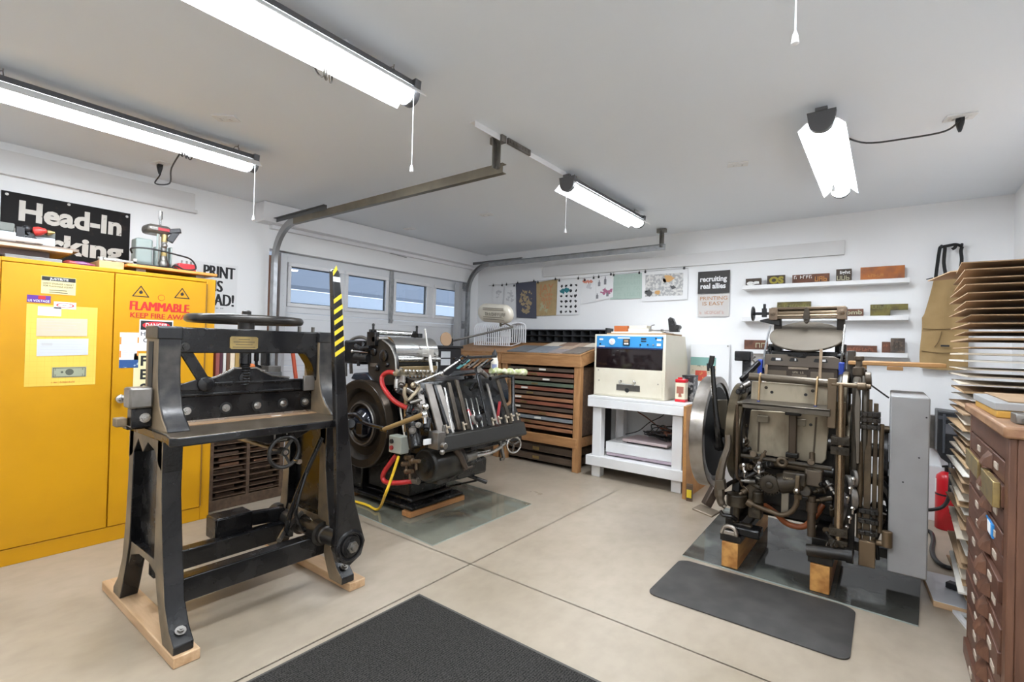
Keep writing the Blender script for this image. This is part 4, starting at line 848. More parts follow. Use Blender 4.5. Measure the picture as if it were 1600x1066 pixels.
for r_, d in []: vs += [hc + hx * (p - (1 - r_) * (p if abs(p) < Ls - Hs else (Hs * (1 if p > 0 else -1) * .9 + (p - Hs * .9 * (1 if p > 0 else -1)) * 1)) * .55) + hz * q * r_ - hy * (-d) * -1 for p, q in out]
fs = [(i * 40 + k, i * 40 + (k + 1) % 40, (i + 1) * 40 + (k + 1) % 40, (i + 1) * 40 + k) for i in range(4) for k in range(40)] + [list(range(160, 200)), list(range(40))[::-1]]
b.add(vs, fs); sh = part('lamp_shade', b, mat('shade_chrome', (.72, .67, .57), .4, .25), t, smooth=50)
b = MB()
for q in (-.055, -.032, .045, .062): b.beam(hc + hx * -.12 + hz * q - hy * .052, hc + hx * .13 + hz * q - hy * .040, .003, .008)
part('rib', b, mat('shade_groove', (.28, .25, .2), .4, .6), sh, smooth=0)
b = MB(); scrawl(b, hc - hx * .10 + hz * -.018 - hy * .044, hx, hz, .034, .26, 3); part('lettering', b, MATS['shade_groove'], sh, smooth=0)
b = MB(); b.cyl(hc + hx * .06 - hz * .085, hc + hx * .06 - hz * .135, .012); b.tube([hc + hx * .06 - hz * .12, hc + hx * .12 - hz * .10, eb], .007); part('swivel', b, rail_m, t)

# ================================================================ white table, exposure unit
t = thing('white_table', 'white painted timber table with a lower shelf by the print wall', 'table', (-1.83, 4.55, 0)); X0, X1, Y0, Y1 = -2.31, -1.36, 4.26, 4.90
b = MB(); b.box(X0, X1, Y0 + .002, Y1, .755, .782); part('tabletop', b, whitep_m, t, .004)
b = MB(); b.box(X0, X1, Y0, Y0 + .038, .675, .754); b.box(X0, X0 + .038, Y0 + .04, Y1, .675, .754); b.box(X1 - .038, X1, Y0 + .04, Y1, .675, .754); part('apron', b, whitep_m, t, .004)
b = MB(); b.box(X0 - .005, X1 + .005, Y0 - .005, Y0 + .035, .112, .203); b.box(X0 - .005, X0 + .033, Y0 + .036, Y1, .112, .203); b.box(X1 - .033, X1 + .005, Y0 + .036, Y1, .112, .203); part('lower_rail', b, whitep_m, t, .004)
b = MB(); b.box(X0 + .034, X1 - .034, Y0 + .036, Y1, .175, .195); part('lower_shelf', b, whitep_m, t, .002)
for xx in (X0 + .04, X1 - .13):
    for yy in (Y0 + .0385, Y1 - .09):
        b = MB(); b.box(xx, xx + .09, yy, yy + .088, 0, .674); part('leg', b, whitep_m, t, .004)
def slab(name, m, x0, x1, y0, y1, z0, z1, lab, cat, g=None, bev=.003, rot=0):
    b = MB(); b.obox(((x0 + x1) / 2, (y0 + y1) / 2, (z0 + z1) / 2), (x1 - x0, y1 - y0, z1 - z0), (0, 0, rot)); return solo(name, b, m, lab, cat, g, bev)
slab('mauve_board', mat('board_mauve', (.40, .32, .36), .6), -2.16, -1.46, 4.392, 4.80, .206, .232, 'thin mauve board under the white box on the table shelf', 'board')
slab('white_box', whitep_m, -2.17, -1.475, 4.392, 4.80, .233, .335, 'flat white box on the lower shelf of the white table', 'box', bev=.005)
slab('pink_case', pink_m, -2.01, -1.56, 4.42, 4.73, .352, .378, 'flat pinkish case lying on the white box under the table', 'case', bev=.008, rot=-3)
slab('case_stand', plastic_m, -1.98, -1.6, 4.45, 4.70, .336, .351, 'thin dark pad between the pinkish case and white box', 'pad')
random.seed(3)
t = thing('cable_bundle', 'tangle of black and brown cables heaped on the pinkish case', 'cables', (-1.7, 4.6, .38))
brc = mat('cable_brown', (.20, .07, .035), .45)
for k in range(9):
    pts = []; cx_, cy_ = -1.66 + random.uniform(-.10, .09), 4.62 + random.uniform(-.06, .08)
    for q in range(9): pts.append((max(-1.95, min(-1.47, cx_ + random.uniform(-.17, .17))), cy_ + random.uniform(-.1, .1), .386 + random.random() * .02 + (q % 3) * .045 * random.random() + .03 * (k % 3)))
    b = MB(); b.tube(pts, .0055 if k % 3 else .0065, n=6, k=5); part('cable', b, brc if k in (2, 5, 7) else cable_m, t)
b = MB(); b.tube([(-2.08, 4.80, .74), (-2.03, 4.78, .62), (-1.90, 4.74, .56), (-1.75, 4.70, .48), (-1.62, 4.66, .43)], .006, n=6, k=5); part('cable', b, brc, t)
b = MB(); b.tube([(-1.72, 4.84, .74), (-1.75, 4.80, .60), (-1.86, 4.72, .52), (-1.95, 4.66, .43), (-2.06, 4.60, .39)], .005, n=6, k=5); part('cable', b, cable_m, t)
b = MB(); b.box(-1.57, -1.52, 4.86, 4.9, .52, .57); part('plug', b, plastic_m, t, .004)
# exposure unit
t = thing('exposure_unit', 'cream metal exposure unit with blue control panel on the white table', 'machine', (-1.93, 4.63, .783)); a0, a1, yf = -2.287, -1.577, 4.335
b = MB(); b.prism([(a0, yf, .784), (a0, yf, 1.378), (a0, 4.86, 1.378), (a0, 4.96, 1.12), (a0, 4.96, .90), (a0, 4.88, .784)], (a1 - a0, 0, 0)); part('body', b, cream_m, t, .005)
b = MB(); b.box(a0 + .025, a1 - .025, yf - .008, yf + .002, 1.255, 1.362); pn = part('control_panel', b, blue_m, t, .002)
b = MB(); b.box(a0 + .025, a1 - .025, yf - .010, yf, 1.243, 1.256); part('navy_strip', b, mat('strip_navy', (.01, .03, .12), .4), pn)
yq = yf - .0085
def face(b, x0, x1, z0, z1, d=.002): b.box(x0, x1, yq - d, yq, z0, z1)
b = MB(); b.lathe((a0 + .19, yq, 1.308), (0, -1, 0), [(.031, 0), (.031, .006), (.028, .008)], 28); g_ = part('gauge', b, paper_m, pn)
b = MB(); b.beam((a0 + .178, yq - .0095, 1.322), (a0 + .197, yq - .0095, 1.300), .0012, .004, (0, 1, 0)); part('needle', b, red_m, g_, smooth=0)
b = MB(); face(b, a0 + .305, a0 + .372, 1.276, 1.336, .012); m_ = part('timer', b, plastic_m, pn, .003)
b = MB(); b.box(a0 + .318, a0 + .36, yq - .0135, yq - .012, 1.306, 1.328); part('timer_window', b, mat('timer_amber', (.35, .22, .12), .4), m_, smooth=0)
b = MB(); b.box(a0 + .318, a0 + .338, yq - .0135, yq - .012, 1.284, 1.298); b.box(a0 + .342, a0 + .36, yq - .0135, yq - .012, 1.284, 1.298); part('timer_key', b, paper_m, m_, smooth=0)
b = MB(); face(b, a0 + .245, a0 + .37, 1.340, 1.350, .001); part('name_strip', b, paper_m, pn, smooth=0)
for q in ((.055, .095, 1.322, 1.338), (.63, .67, 1.322, 1.338), (.63, .668, 1.275, 1.298), (.05, .115, 1.2575, 1.266)):
    b = MB(); face(b, a0 + q[0], a0 + q[1], q[2], q[3], .003); part('rocker_switch', b, paper_m, pn, .001)
for q in ((.48, .53, 1.333, 1.347), (.48, .53, 1.312, 1.321), (.615, .63, 1.335, 1.35), (.675, .69, 1.335, 1.35)):
    b = MB(); face(b, a0 + q[0], a0 + q[1], q[2], q[3], .003); part('indicator', b, plastic_m, pn, smooth=0)
for q in (.065, .475, .545, .60):
    b = MB(); b.lathe((a0 + q, yq, 1.285), (0, -1, 0), [(.008, 0), (.006, .012)], 12); part('knob', b, plastic_m if q != .60 else chrome_m, pn)
b = MB(); b.box(a0 + .022, a1 - .026, yf - .006, yf + .001, 1.055, 1.242); part('dark_window', b, dglass_m, t, .002)
b = MB(); b.box(a0 + .02, a1 - .022, yf - .007, yf + .001, .80, 1.05); dr_ = part('drop_door', b, cream_m, t, .003)
b = MB(); b.box(a0 + .245, a0 + .48, yf - .012, yf - .007, .848, .905); pl2 = part('latch_plate', b, dsteel_m, dr_, .002)
b = MB(); b.lathe((a0 + .355, yf - .0122, .855), (0, -1, 0), [(.022, 0), (.018, .004)], 18, arc=None); part('latch_knob', b, rubber_m, pl2)
b = MB(); b.tube([(a0 + .29, yf - .012, .905), (a0 + .275, yf - .02, .93), (a0 + .30, yf - .025, .945), (a0 + .305, yf - .02, .915), (a0 + .41, yf - .02, .912), (a0 + .42, yf - .025, .945), (a0 + .44, yf - .02, .93), (a0 + .425, yf - .012, .905)], .004, n=6, k=4); part('wire_catch', b, chrome_m, pl2)
b = MB(); [b.cyl((a0 + q, yf - .0075, z), (a0 + q, yf - .010, z), .006, n=10) for q, z in ((.06, .93), (.65, .93), (.05, 1.03))]; part('screw', b, dsteel_m, dr_, smooth=0)
zt = 1.379
slab('brown_board', cardb_m, -2.20, -1.60, 4.42, 4.82, zt, zt + .016, 'brown cardboard sheet lying on top of the cream machine', 'board', bev=.001, rot=-2)
slab('paper_pad', paper2_m, -2.17, -1.66, 4.45, 4.78, zt + .017, zt + .030, 'worn pale pad on the cardboard on top of the cream machine', 'pad', bev=.001)
slab('orange_box', mat('box_orange', (.45, .12, .03), .5), -2.15, -2.01, 4.47, 4.56, zt + .031, zt + .088, 'orange box on top of the cream machine', 'box', bev=.002)
slab('small_carton', paper2_m, -2.005, -1.80, 4.48, 4.60, zt + .031, zt + .061, 'pale carton beside the orange box, lower of two', 'carton', 'cartons on the cream machine', .002)
slab('small_carton', mat('carton_ivory', (.68, .62, .5), .7), -2.0, -1.82, 4.485, 4.60, zt + .062, zt + .090, 'pale carton beside the orange box, upper of two', 'carton', 'cartons on the cream machine', .002)
t = thing('hand_numbering_tool', 'black cast hand tool with long rails on top of the cream machine', 'tool', (-1.72, 4.52, zt + .031)); z_ = zt + .031
b = MB(); b.box(-1.79, -1.60, 4.50, 4.505, z_ + .012, z_ + .018); b.box(-1.79, -1.60, 4.545, 4.55, z_ + .012, z_ + .018); b.tube([(-1.785, 4.5, z_), (-1.785, 4.5, z_ + .05), (-1.775, 4.5, z_ + .062), (-1.75, 4.5, z_ + .066)], .004); b.box(-1.79, -1.6, 4.5, 4.55, z_, z_ + .005); b.box(-1.69, -1.68, 4.5, 4.55, z_, z_ + .025); part('rail_frame', b, dsteel_m, t)
b = MB(); b.prism([(x_, 4.50, z) for x_, z in [(-1.61, z_), (-1.625, z_ + .12), (-1.605, z_ + .138), (-1.58, z_ + .125), (-1.555, z_ + .07), (-1.53, z_ + .05), (-1.525, z_)]], (0, .05, 0)); b.cyl((-1.535, 4.49, z_ + .045), (-1.535, 4.56, z_ + .045), .022); part('casting', b, iron_m, t, .004)
# tins on the table
t = thing('red_tin', 'rectangular red and cream tin on the white table beside the cream machine', 'tin', (-1.43, 4.42, .783))
b = MB(); b.box(-1.50, -1.41, 4.38, 4.46, .806, .955); part('body', b, label_m if False else mat('tin_cream', (.72, .64, .48), .4), t, .006)
b = MB(); b.box(-1.501, -1.409, 4.379, 4.461, .783, .806); part('red_base', b, ext_m, t, .006)
b = MB(); b.box(-1.501, -1.409, 4.379, 4.461, .955, .985); part('red_top', b, ext_m, t, .006)
b = MB(); b.cyl((-1.47, 4.42, .985), (-1.47, 4.42, 1.0), .02); part('cap', b, ext_m, t)
b = MB(); b.box(-1.485, -1.425, 4.3775, 4.38, .86, .92); b.prism([(-1.47, 4.3795, .83), (-1.44, 4.3795, .83), (-1.455, 4.3795, .90)], (0, -.003, 0)); part('print', b, mat('tin_print', (.35, .12, .08), .5), t, smooth=0)
t = thing('black_tin', 'black and grey patterned tin behind the red tin on the white table', 'tin', (-1.40, 4.58, .783))
b = MB(); b.box(-1.475, -1.375, 4.49, 4.63, .783, 1.005); part('body', b, mat('tin_black', (.02, .02, .022), .35, 0, (.30, .29, .28), 26, (.5, .6)), t, .004)
b = MB(); b.box(-1.477, -1.373, 4.488, 4.632, 1.005, 1.018); part('lid', b, plastic_m, t, .003)
b = MB(); b.prism([(-1.345, 4.16, 0), (-1.312, 4.16, 0), (-1.327, 4.16, .775), (-1.349, 4.16, .775)], (0, .62, 0)); t = thing('plywood_sheet', 'orange brown plywood sheet standing on edge against the white table', 'board', (-1.33, 4.45, 0)); part('sheet', b, mat('ply_orange', (.48, .23, .07), .55, 0, (.36, .16, .05), 8, (.4, .7)), t, .002)
b = MB(); b.box(-1.30, -1.255, 4.13, 4.155, .0, .14); solo('dark_block', b, dwood_m, 'dark block standing on the floor at the end of the plywood sheet', 'block')
b = MB(); b.box(-1.297, -1.258, 4.126, 4.129, .03, .095); solo('yellow_tag', b, hazard_m, 'bright yellow tag on the dark block by the flywheel', 'tag')
# leaning white panel + sticker picture
t = thing('white_sheet', 'large white panel leaning on the wall behind the flywheel press', 'panel', (-1.36, 4.95, .42)); b = MB(); b.prism([(-1.555, 4.915, .42), (-1.19, 4.915, .42), (-1.19, 4.975, 1.31), (-1.555, 4.975, 1.31)], (0, .01, 0)); part('board', b, paper_m, t, .002)
b = MB(); b.cyl((-1.205, 4.968, 1.295), (-1.205, 4.96, 1.294), .006, n=10); part('pin', b, dsteel_m, t, smooth=0)
pt = thing('picture_print', 'small teal and red picture on the white panel beside the cream machine', 'picture', (-1.42, 4.93, .94))
f_ = lambda z: 4.915 + (z - .42) * .0674
def onp(m, x0, x1, z0, z1, nm, d=.002): 
    b = MB(); b.prism([(x0, f_(z0) - d, z0), (x1, f_(z0) - d, z0), (x1, f_(z1) - d, z1), (x0, f_(z1) - d, z1)], (0, .001, 0)); part(nm, b, m, pt, smooth=0)
onp(mat('print_teal', (.20, .38, .34), .6), -1.55, -1.31, 1.10, 1.18, 'teal_band'); onp(mat('print_sand', (.55, .48, .36), .6, 0, (.2, .2, .16), 20, (.5, .6)), -1.55, -1.31, 1.01, 1.10, 'sand_band'); onp(mat('print_red', (.55, .07, .04), .6, 0, (.65, .5, .12), 24, (.5, .6)), -1.50, -1.39, .945, 1.05, 'red_flower', .004)

# ================================================================ prints on the line
cx0, wire = None, [(-4.22, 2.03), (-3.95, 2.03), (-3.76, 2.035), (-3.45, 2.045), (-3.16, 2.05), (-2.84, 2.045), (-2.62, 2.05), (-2.44, 2.062), (-2.09, 2.068), (-1.60, 2.07)]
b = MB(); b.tube([(x_, 4.978, z) for x_, z in wire], .0016, n=6); solo('hanging_wire', b, dsteel_m, 'thin wire along the wall from which the prints hang', 'wire')
YP = 4.984
REFIT = {}
def poster(nm, quad, m, lab, clips=True, g=None):
    t = thing(nm, lab, 'print', (quad[0][0], YP, min(q[1] for q in quad)), g)
    REFIT[t] = (min(q[0] for q in quad), max(q[0] for q in quad))
    b = MB(); b.prism([(x_, YP, z) for x_, z in quad], (0, .0014, 0)); part('sheet', b, m, t, smooth=0)
    if clips:
        for (x_, z), s in ((quad[3], 1), (quad[2], -1)):
            b = MB(); b.prism([(x_ + s * .02, YP - .009, z - .012), (x_ + s * .02, YP - .001, z - .014), (x_ + s * .02, YP - .001, z + .012), (x_ + s * .02, YP - .005, z + .012)], (.018 * s, 0, 0)); b.tube([(x_ + s * .029, YP - .006, z + .008), (x_ + s * .029, YP - .006, z + .026)], .002); part('binder_clip', b, plastic_m, t, smooth=0)
    return t
def glyphs(b, x0, x1, z0, z1, n, r0, r1, seed):
    random.seed(seed)
    for k in range(n):
        x_, z = random.uniform(x0, x1), random.uniform(z0, z1); r = random.uniform(r0, r1); m = random.randint(3, 9); ph = random.random() * 6
        b.add([(x_ + r * (1 + .5 * math.sin(3 * q + ph)) * math.cos(2 * PI * q / m), YP - .0006 - k * .00001, z + r * (1 + .5 * math.cos(2 * q + ph)) * math.sin(2 * PI * q / m)) for q in range(m)], [list(range(m))])
inkgrey = mat('ink_pale', (.60, .60, .61), .8); gold = mat('ink_gold', (.40, .30, .17), .6); orng = mat('ink_orange', (.55, .20, .09), .7)
t = poster('hanging_print', [(-3.74, 1.58), (-3.60, 1.58), (-3.57, 2.025), (-3.78, 2.03)], paper_m, 'near-white print at the corner end of the line'); b = MB(); glyphs(b, -3.70, -3.62, 1.85, 1.95, 8, .01, .025, 2); part('faint_drawing', b, inkgrey, t, smooth=0)
t = poster('hanging_print', [(-3.56, 1.58), (-3.40, 1.58), (-3.40, 2.01), (-3.56, 2.03)], paper_m, 'near-white print second from the corner, with a faint drawing'); b = MB(); glyphs(b, -3.53, -3.45, 1.80, 1.95, 14, .008, .022, 5); part('faint_drawing', b, inkgrey, t, smooth=0)
t = poster('hanging_print', [(-3.43, 1.60), (-3.17, 1.585), (-3.185, 2.05), (-3.455, 2.04)], mat('print_navy', (.085, .088, .12), .8), 'dark blue print with gold ornament on the line')
b = MB(); glyphs(b, -3.39, -3.235, 1.76, 1.93, 46, .008, .024, 9); glyphs(b, -3.36, -3.26, 1.65, 1.74, 22, .008, .02, 10); part('gold_ornament', b, gold, t, smooth=0)
t = poster('hanging_print', [(-3.165, 1.615), (-2.87, 1.62), (-2.86, 2.055), (-3.165, 2.03)], kraft_m, 'tan print with red orange letters JAY on the line')
b = MB(); txt(b, 'JAY', (-3.115, YP - .0008, 1.905), PU, (0, 0, 1), .10, .20, -.01)
for k, q in enumerate('abcd'): scrawl(b, (-3.10 + .02 * k, YP - .0008, 1.85 - .048 * k), PU, PW, .038, .19 - .035 * k, k + 2)
part('lettering', b, orng, t, smooth=0)
b = MB(); glyphs(b, -3.10, -3.0, 1.68, 1.76, 9, .012, .03, 3); part('pale_bird', b, mat('ink_sage', (.44, .42, .26), .8), t, smooth=0)
t = poster('hanging_print', [(-2.84, 1.622), (-2.52, 1.625), (-2.52, 2.045), (-2.84, 2.035)], paper_m, 'white print with a grid of small black and teal figures')
b = MB(); random.seed(8)
for r in range(6):
    for c in range(4):
        if r == 1 and c < 2: continue
        glyphs(b, -2.785 + c * .066, -2.765 + c * .066, 1.965 - r * .062, 1.975 - r * .062, 4, .007, .017, 40 + r * 5 + c)
part('figures', b, ink_m, t, smooth=0)
b = MB(); glyphs(b, -2.79, -2.68, 1.885, 1.925, 14, .014, .026, 77); part('teal_figures', b, mat('ink_teal', (.03, .20, .23), .7), t, smooth=0)
t = poster('hanging_print', [(-2.475, 1.745), (-2.31, 1.765), (-2.31, 2.04), (-2.475, 2.02)], paper_m, 'white print with a coral flourish next to the figure grid print')
b = MB(); glyphs(b, -2.46, -2.37, 1.985, 2.015, 12, .008, .02, 12); part('coral_mark', b, mat('ink_coral', (.70, .26, .18), .7), t, smooth=0)
b = MB(); glyphs(b, -2.41, -2.38, 1.90, 1.965, 12, .008, .02, 13); part('grey_flower', b, inkgrey, t, smooth=0)
t = poster('hanging_print', [(-2.305, 1.765), (-2.105, 1.81), (-2.105, 2.065), (-2.305, 2.045)], paper_m, 'white print with bottles and pink ornament beside the pale green print')
b = MB()
for x_, z, h in ((-2.27, 1.94, .07), (-2.20, 1.955, .09), (-2.29, 1.80, .06), (-2.17, 1.82, .05)): b.add([(x_ - .014, YP - .0008, z), (x_ + .014, YP - .0008, z), (x_ + .014, YP - .0008, z + h * .6), (x_ + .005, YP - .0008, z + h * .75), (x_ + .005, YP - .0008, z + h), (x_ - .005, YP - .0008, z + h), (x_ - .005, YP - .0008, z + h * .75), (x_ - .014, YP - .0008, z + h * .6)], [list(range(8))])
part('grey_bottle', b, mat('ink_grey', (.24, .24, .26), .7), t, smooth=0)
b = MB(); glyphs(b, -2.25, -2.13, 1.855, 1.895, 9, .014, .026, 61); part('pink_ornament', b, mat('ink_pink', (.45, .16, .26), .7), t, smooth=0)
t = poster('hanging_print', [(-2.095, 1.785), (-1.80, 1.785), (-1.80, 2.06), (-2.095, 2.055)], mat('print_mint', (.44, .55, .49), .8), 'pale green lettered print on the line')
b = MB(); [scrawl(b, (-2.085, YP - .0008, 2.0 - .062 * k), PU, PW, .04, .27, k + 9) for k in range(4)]; part('lettering', b, mat('ink_mint', (.40, .51, .455), .8), t, smooth=0)
t = poster('hanging_print', [(-1.805, 1.748), (-1.44, 1.755), (-1.44, 2.075), (-1.81, 2.065)], paper_m, 'white bordered print of tangled lines with orange flowers')
b = MB(); b.box(-1.78, -1.475, YP - .0006, YP - .0002, 1.80, 2.03); fm = part('picture_field', b, mat('map_grey', (.40, .40, .40), .8, 0, (.68, .67, .64), 34, (.45, .55)), t, smooth=0)
b = MB(); glyphs(b, -1.62, -1.57, 1.96, 2.0, 9, .012, .03, 31); glyphs(b, -1.69, -1.66, 1.83, 1.85, 6, .01, .02, 32); part('orange_flower', b, mat('ink_apricot', (.62, .36, .14), .7), t, smooth=0)
b = MB(); glyphs(b, -1.775, -1.745, 1.82, 1.85, 5, .015, .03, 33); glyphs(b, -1.565, -1.545, 1.86, 1.89, 5, .015, .025, 34); part('grey_flower', b, mat('ink_char', (.10, .10, .10), .7), t, smooth=0)
t = poster('art_poster', [(-1.505, 1.808), (-1.207, 1.806), (-1.207, 2.025), (-1.505, 2.045 - .02)], mat('poster_char', (.052, .048, .046), .7), 'charcoal poster reading recruiting real allies', False)
b = MB(); txt(b, 'recruiting', (-1.483, YP - .0008, 1.925), PU, PW, .05, .25, .03); txt(b, 'real allies', (-1.478, YP - .0008, 1.855), PU, PW, .05, .235, .03); part('lettering', b, paper_m, t, smooth=0)
t = poster('art_poster', [(-1.498, 1.578), (-1.21, 1.578), (-1.205, 1.80), (-1.503, 1.80)], mat('poster_pale', (.62, .59, .56), .8), 'pale poster with orange capitals printing is easy', False)
b = MB(); txt(b, 'PRINTING', (-1.48, YP - .0008, 1.742), PU, PW, .035, .255, .008); txt(b, 'IS EASY', (-1.455, YP - .0008, 1.69), PU, PW, .035, .20, .008); part('lettering', b, mat('ink_rust', (.46, .24, .12), .7), t, smooth=0)
b = MB(); scrawl(b, (-1.45, YP - .0008, 1.655), PU, PW, .010, .19, 4); part('fine_print', b, inkgrey, t, smooth=0)
b = MB(); scrawl(b, (-1.48, YP - .0008, 1.605), PU, PW, .03, .255, 6); part('faded_line', b, mat('ink_faded', (.55, .36, .30), .7), t, smooth=0)

# spread the prints to their places along the wire
NEWX = [(-4.17, -3.965), (-3.96, -3.765), (-3.775, -3.44), (-3.462, -3.15), (-3.15, -2.835), (-2.81, -2.635), (-2.63, -2.42), (-2.455, -2.085), (-2.09, -1.605)]
for (t, (xa, xb)), nx in zip(list(REFIT.items()), NEWX):
    k = (nx[1] - nx[0]) / (xb - xa); x0 = t.location.x; t.location.x = nx[0] + (x0 - xa) * k
    for o in t.children:
        if o.name.startswith('binder_clip'):
            cx_ = sum(v.co.x for v in o.data.vertices) / len(o.data.vertices)
            for v in o.data.vertices: v.co.x += cx_ * (k - 1)
        else:
            for v in o.data.vertices: v.co.x *= k

for t in list(REFIT)[:9][1::2]: t.location.y += .004


# ================================================================ ledges with wood type
SHELF = [(1.855, 'top'), (1.562, 'middle'), (1.268, 'lowest')]
for z, nm in SHELF:
    b = MB(); b.box(-1.072, .128, 4.875, YN - .001, z - .036, z); solo('picture_shelf', b, whitep_m, 'white picture ledge on the wall, %s of three' % nm, 'shelf', 'white ledges of wood type', .002)
def wtype(x0, x1, z0, z1, m, lab, word=None, wm=None, bands=(), cut=None, bold=.02):
    t = thing('wood_type_block', lab, 'wood type', ((x0 + x1) / 2, 4.94, z0), 'wood type forms on the ledges'); y0, y1 = 4.928, 4.955; z0 += .001
    b = MB()
    if cut: b.prism([(x0, y0, z0), (cut[0], y0, z0), (cut[0], y0, cut[1]), (x1, y0, cut[1]), (x1, y0, z1), (x0, y0, z1)], (0, y1 - y0, 0))
    else: b.box(x0, x1, y0, y1, z0, z1)
    part('form', b, m, t, .002)
    w, h = x1 - x0, z1 - z0
    for q0, q1, r0, r1, bm in bands:
        b = MB(); b.box(x0 + q0 * w, x0 + q1 * w, y0 - .002, y0, z0 + r0 * h, z0 + r1 * h); part('band', b, bm, t, smooth=0)
    if word:
        for s_, qx, qz, qh, qw, mm in word:
            b = MB(); o_ = (x0 + qx * w, y0 - .003, z0 + qz * h)
            if s_[0] == '#': scrawl(b, o_, PU, PW, qh * h, qw * w, len(s_) + int(qx * 90))
            else: txt(b, s_, o_, PU, PW, qh * h, qw * w, bold)
            part('letter_face', b, mm, t, smooth=0)
olive_l = mat('type_olive', (.30, .25, .02), .5); cream_l = mat('type_cream', (.42, .39, .25), .6); white_l = mat('type_white', (.78, .77, .74), .6); tan_o = mat('type_orange', (.48, .19, .03), .5); sage = mat('type_sage', (.22, .21, .07), .6)
z = 1.855
wtype(-1.055, -.925, z, z + .068, greywood_m, 'wood type spelling script es in white, at the end of the top ledge', [('es', .08, .12, .62, .82, white_l)], bold=.06)
wtype(-.875, -.733, z, z + .085, greywood_m, 'wood type with fat olive letters OS on the top ledge', [('OS', .12, .15, .66, .82, olive_l)], bold=.06)
wtype(-.675, -.40, z, z + .078, rustw_m, 'long wood type form half orange and half brown on the top ledge', [('#####', .05, .52, .36, .5, white_l), ('###', .62, .14, .55, .34, tan_o)], [(.15, .60, .05, .45, orange_m)])
wtype(-.352, -.245, z, z + .105, greywood_m, 'squarish dark wood type reading light in cream on the top ledge', [('light', .25, .60, .26, .68, white_l), ('#####', .06, .10, .36, .86, cream_l)])
wtype(-.185, .10, z, z + .108, orange_m, 'large orange wood type form with olive strip at the end of the top ledge', [('#####', .18, .22, .22, .36, tan_o)], [(.31, .97, .72, .96, sage), (.005, .62, .66, .69, tan_o), (.63, .645, .05, .66, tan_o), (.66, .99, .30, .34, greywood_m), (.66, .99, .5, .53, tan_o)])
z = 1.562
wtype(-.79, -.53, z, z + .135, olive_m, 'olive wood type form standing behind the press fountain on the middle ledge', [('#####', .05, .6, .2, .9, sage)])
wtype(-.36, -.16, z, z + .062, rustw_m, 'rust brown wood type reading Comb in pale green on the middle ledge', [('Comb', .22, .28, .55, .74, cream_l)], bold=.03)
wtype(-.115, .125, z, z + .095, olive_m, 'olive and brown wood type with a notched lower corner on the middle ledge', [('#####', .06, .62, .3, .5, sage)], [(.005, .30, .05, .5, mat('type_moss', (.30, .32, .02), .5)), (.62, .995, .70, .95, rustw_m)], cut=(.015, 1.61))
z = 1.268
wtype(-1.055, -.86, z, z + .088, rustw_m, 'brown and yellow wood type left of the press on the lowest ledge', [('#####', .5, .2, .5, .46, cream_l)], [(.02, .48, .05, .4, olive_l)])
wtype(-.30, -.065, z, z + .055, rustw_m, 'low rust red wood type right of the press on the lowest ledge', [('#####', .06, .15, .5, .88, mat('type_red', (.30, .10, .05), .6))])
wtype(-.035, .02, z, z + .088, rustw_m, 'small pinkish red wood type tucked beside the dark block on the lowest ledge', [('##', .2, .5, .3, .6, MATS['type_red'])])
wtype(.021, .11, z, z + .118, mat('type_dark', (.06, .045, .035), .6, 0, (.14, .10, .07), 40, (.45, .6)), 'tall dark carved wood type block at the end of the lowest ledge', [('##', .2, .2, .55, .6, greywood_m)])

# ================================================================ apron on hooks
t = thing('hanging_apron', 'tan canvas apron with black straps hanging on the wall', 'apron', (.33, 4.95, 1.16))
b = MB(); n, m = 16, 26; vs = []
ya = 4.955
def apw(v):
    if v < .42: k = v / .42; return .275 - .055 * k ** 1.2, .44 + .03 * k
    if v < .43: return .20, .47
    return .205 - .006 * math.sin(v * 9), .475
for j in range(m):
    v = j / (m - 1); l, r = apw(v)
    for i in range(n):
        u = i / (n - 1); d = .012 * math.sin(u * 9 + v * 3) + .010 * math.sin(u * 4 - v * 7) + .012 * math.sin(v * 5)
        vs.append((l + (r - l) * u, ya - .02 + d * .8, 1.85 - v * .69 - .012 * math.sin(u * PI)))
k = len(vs); vs += [(x_, y_ + .004, z_) for x_, y_, z_ in vs]
fs = []
for j in range(m - 1):
    for i in range(n - 1):
        a = j * n + i; fs += [(a, a + 1, a + n + 1, a + n), (k + a + n, k + a + n + 1, k + a + 1, k + a)]
rim_ = [i for i in range(n)] + [j * n + n - 1 for j in range(1, m)] + [(m - 1) * n + i for i in range(n - 2, -1, -1)] + [j * n for j in range(m - 2, 0, -1)]
fs += [(rim_[i], k + rim_[i], k + rim_[(i + 1) % len(rim_)], rim_[(i + 1) % len(rim_)]) for i in range(len(rim_))]
b.add(vs, fs); part('canvas', b, fabric_m, t, smooth=60)
b = MB(); b.tube([(.215, 4.925, 1.46), (.30, 4.92, 1.455), (.40, 4.915, 1.46)], .004, n=6, k=4); b.tube([(.325, 4.915, 1.44), (.31, 4.912, 1.37), (.285, 4.912, 1.32)], .003, n=6, k=4); b.tube([(.21, 4.925, 1.29), (.33, 4.92, 1.275), (.46, 4.925, 1.29)], .003, n=6, k=3); part('seam', b, mat('canvas_seam', (.16, .10, .04), .9), t)
b = MB()
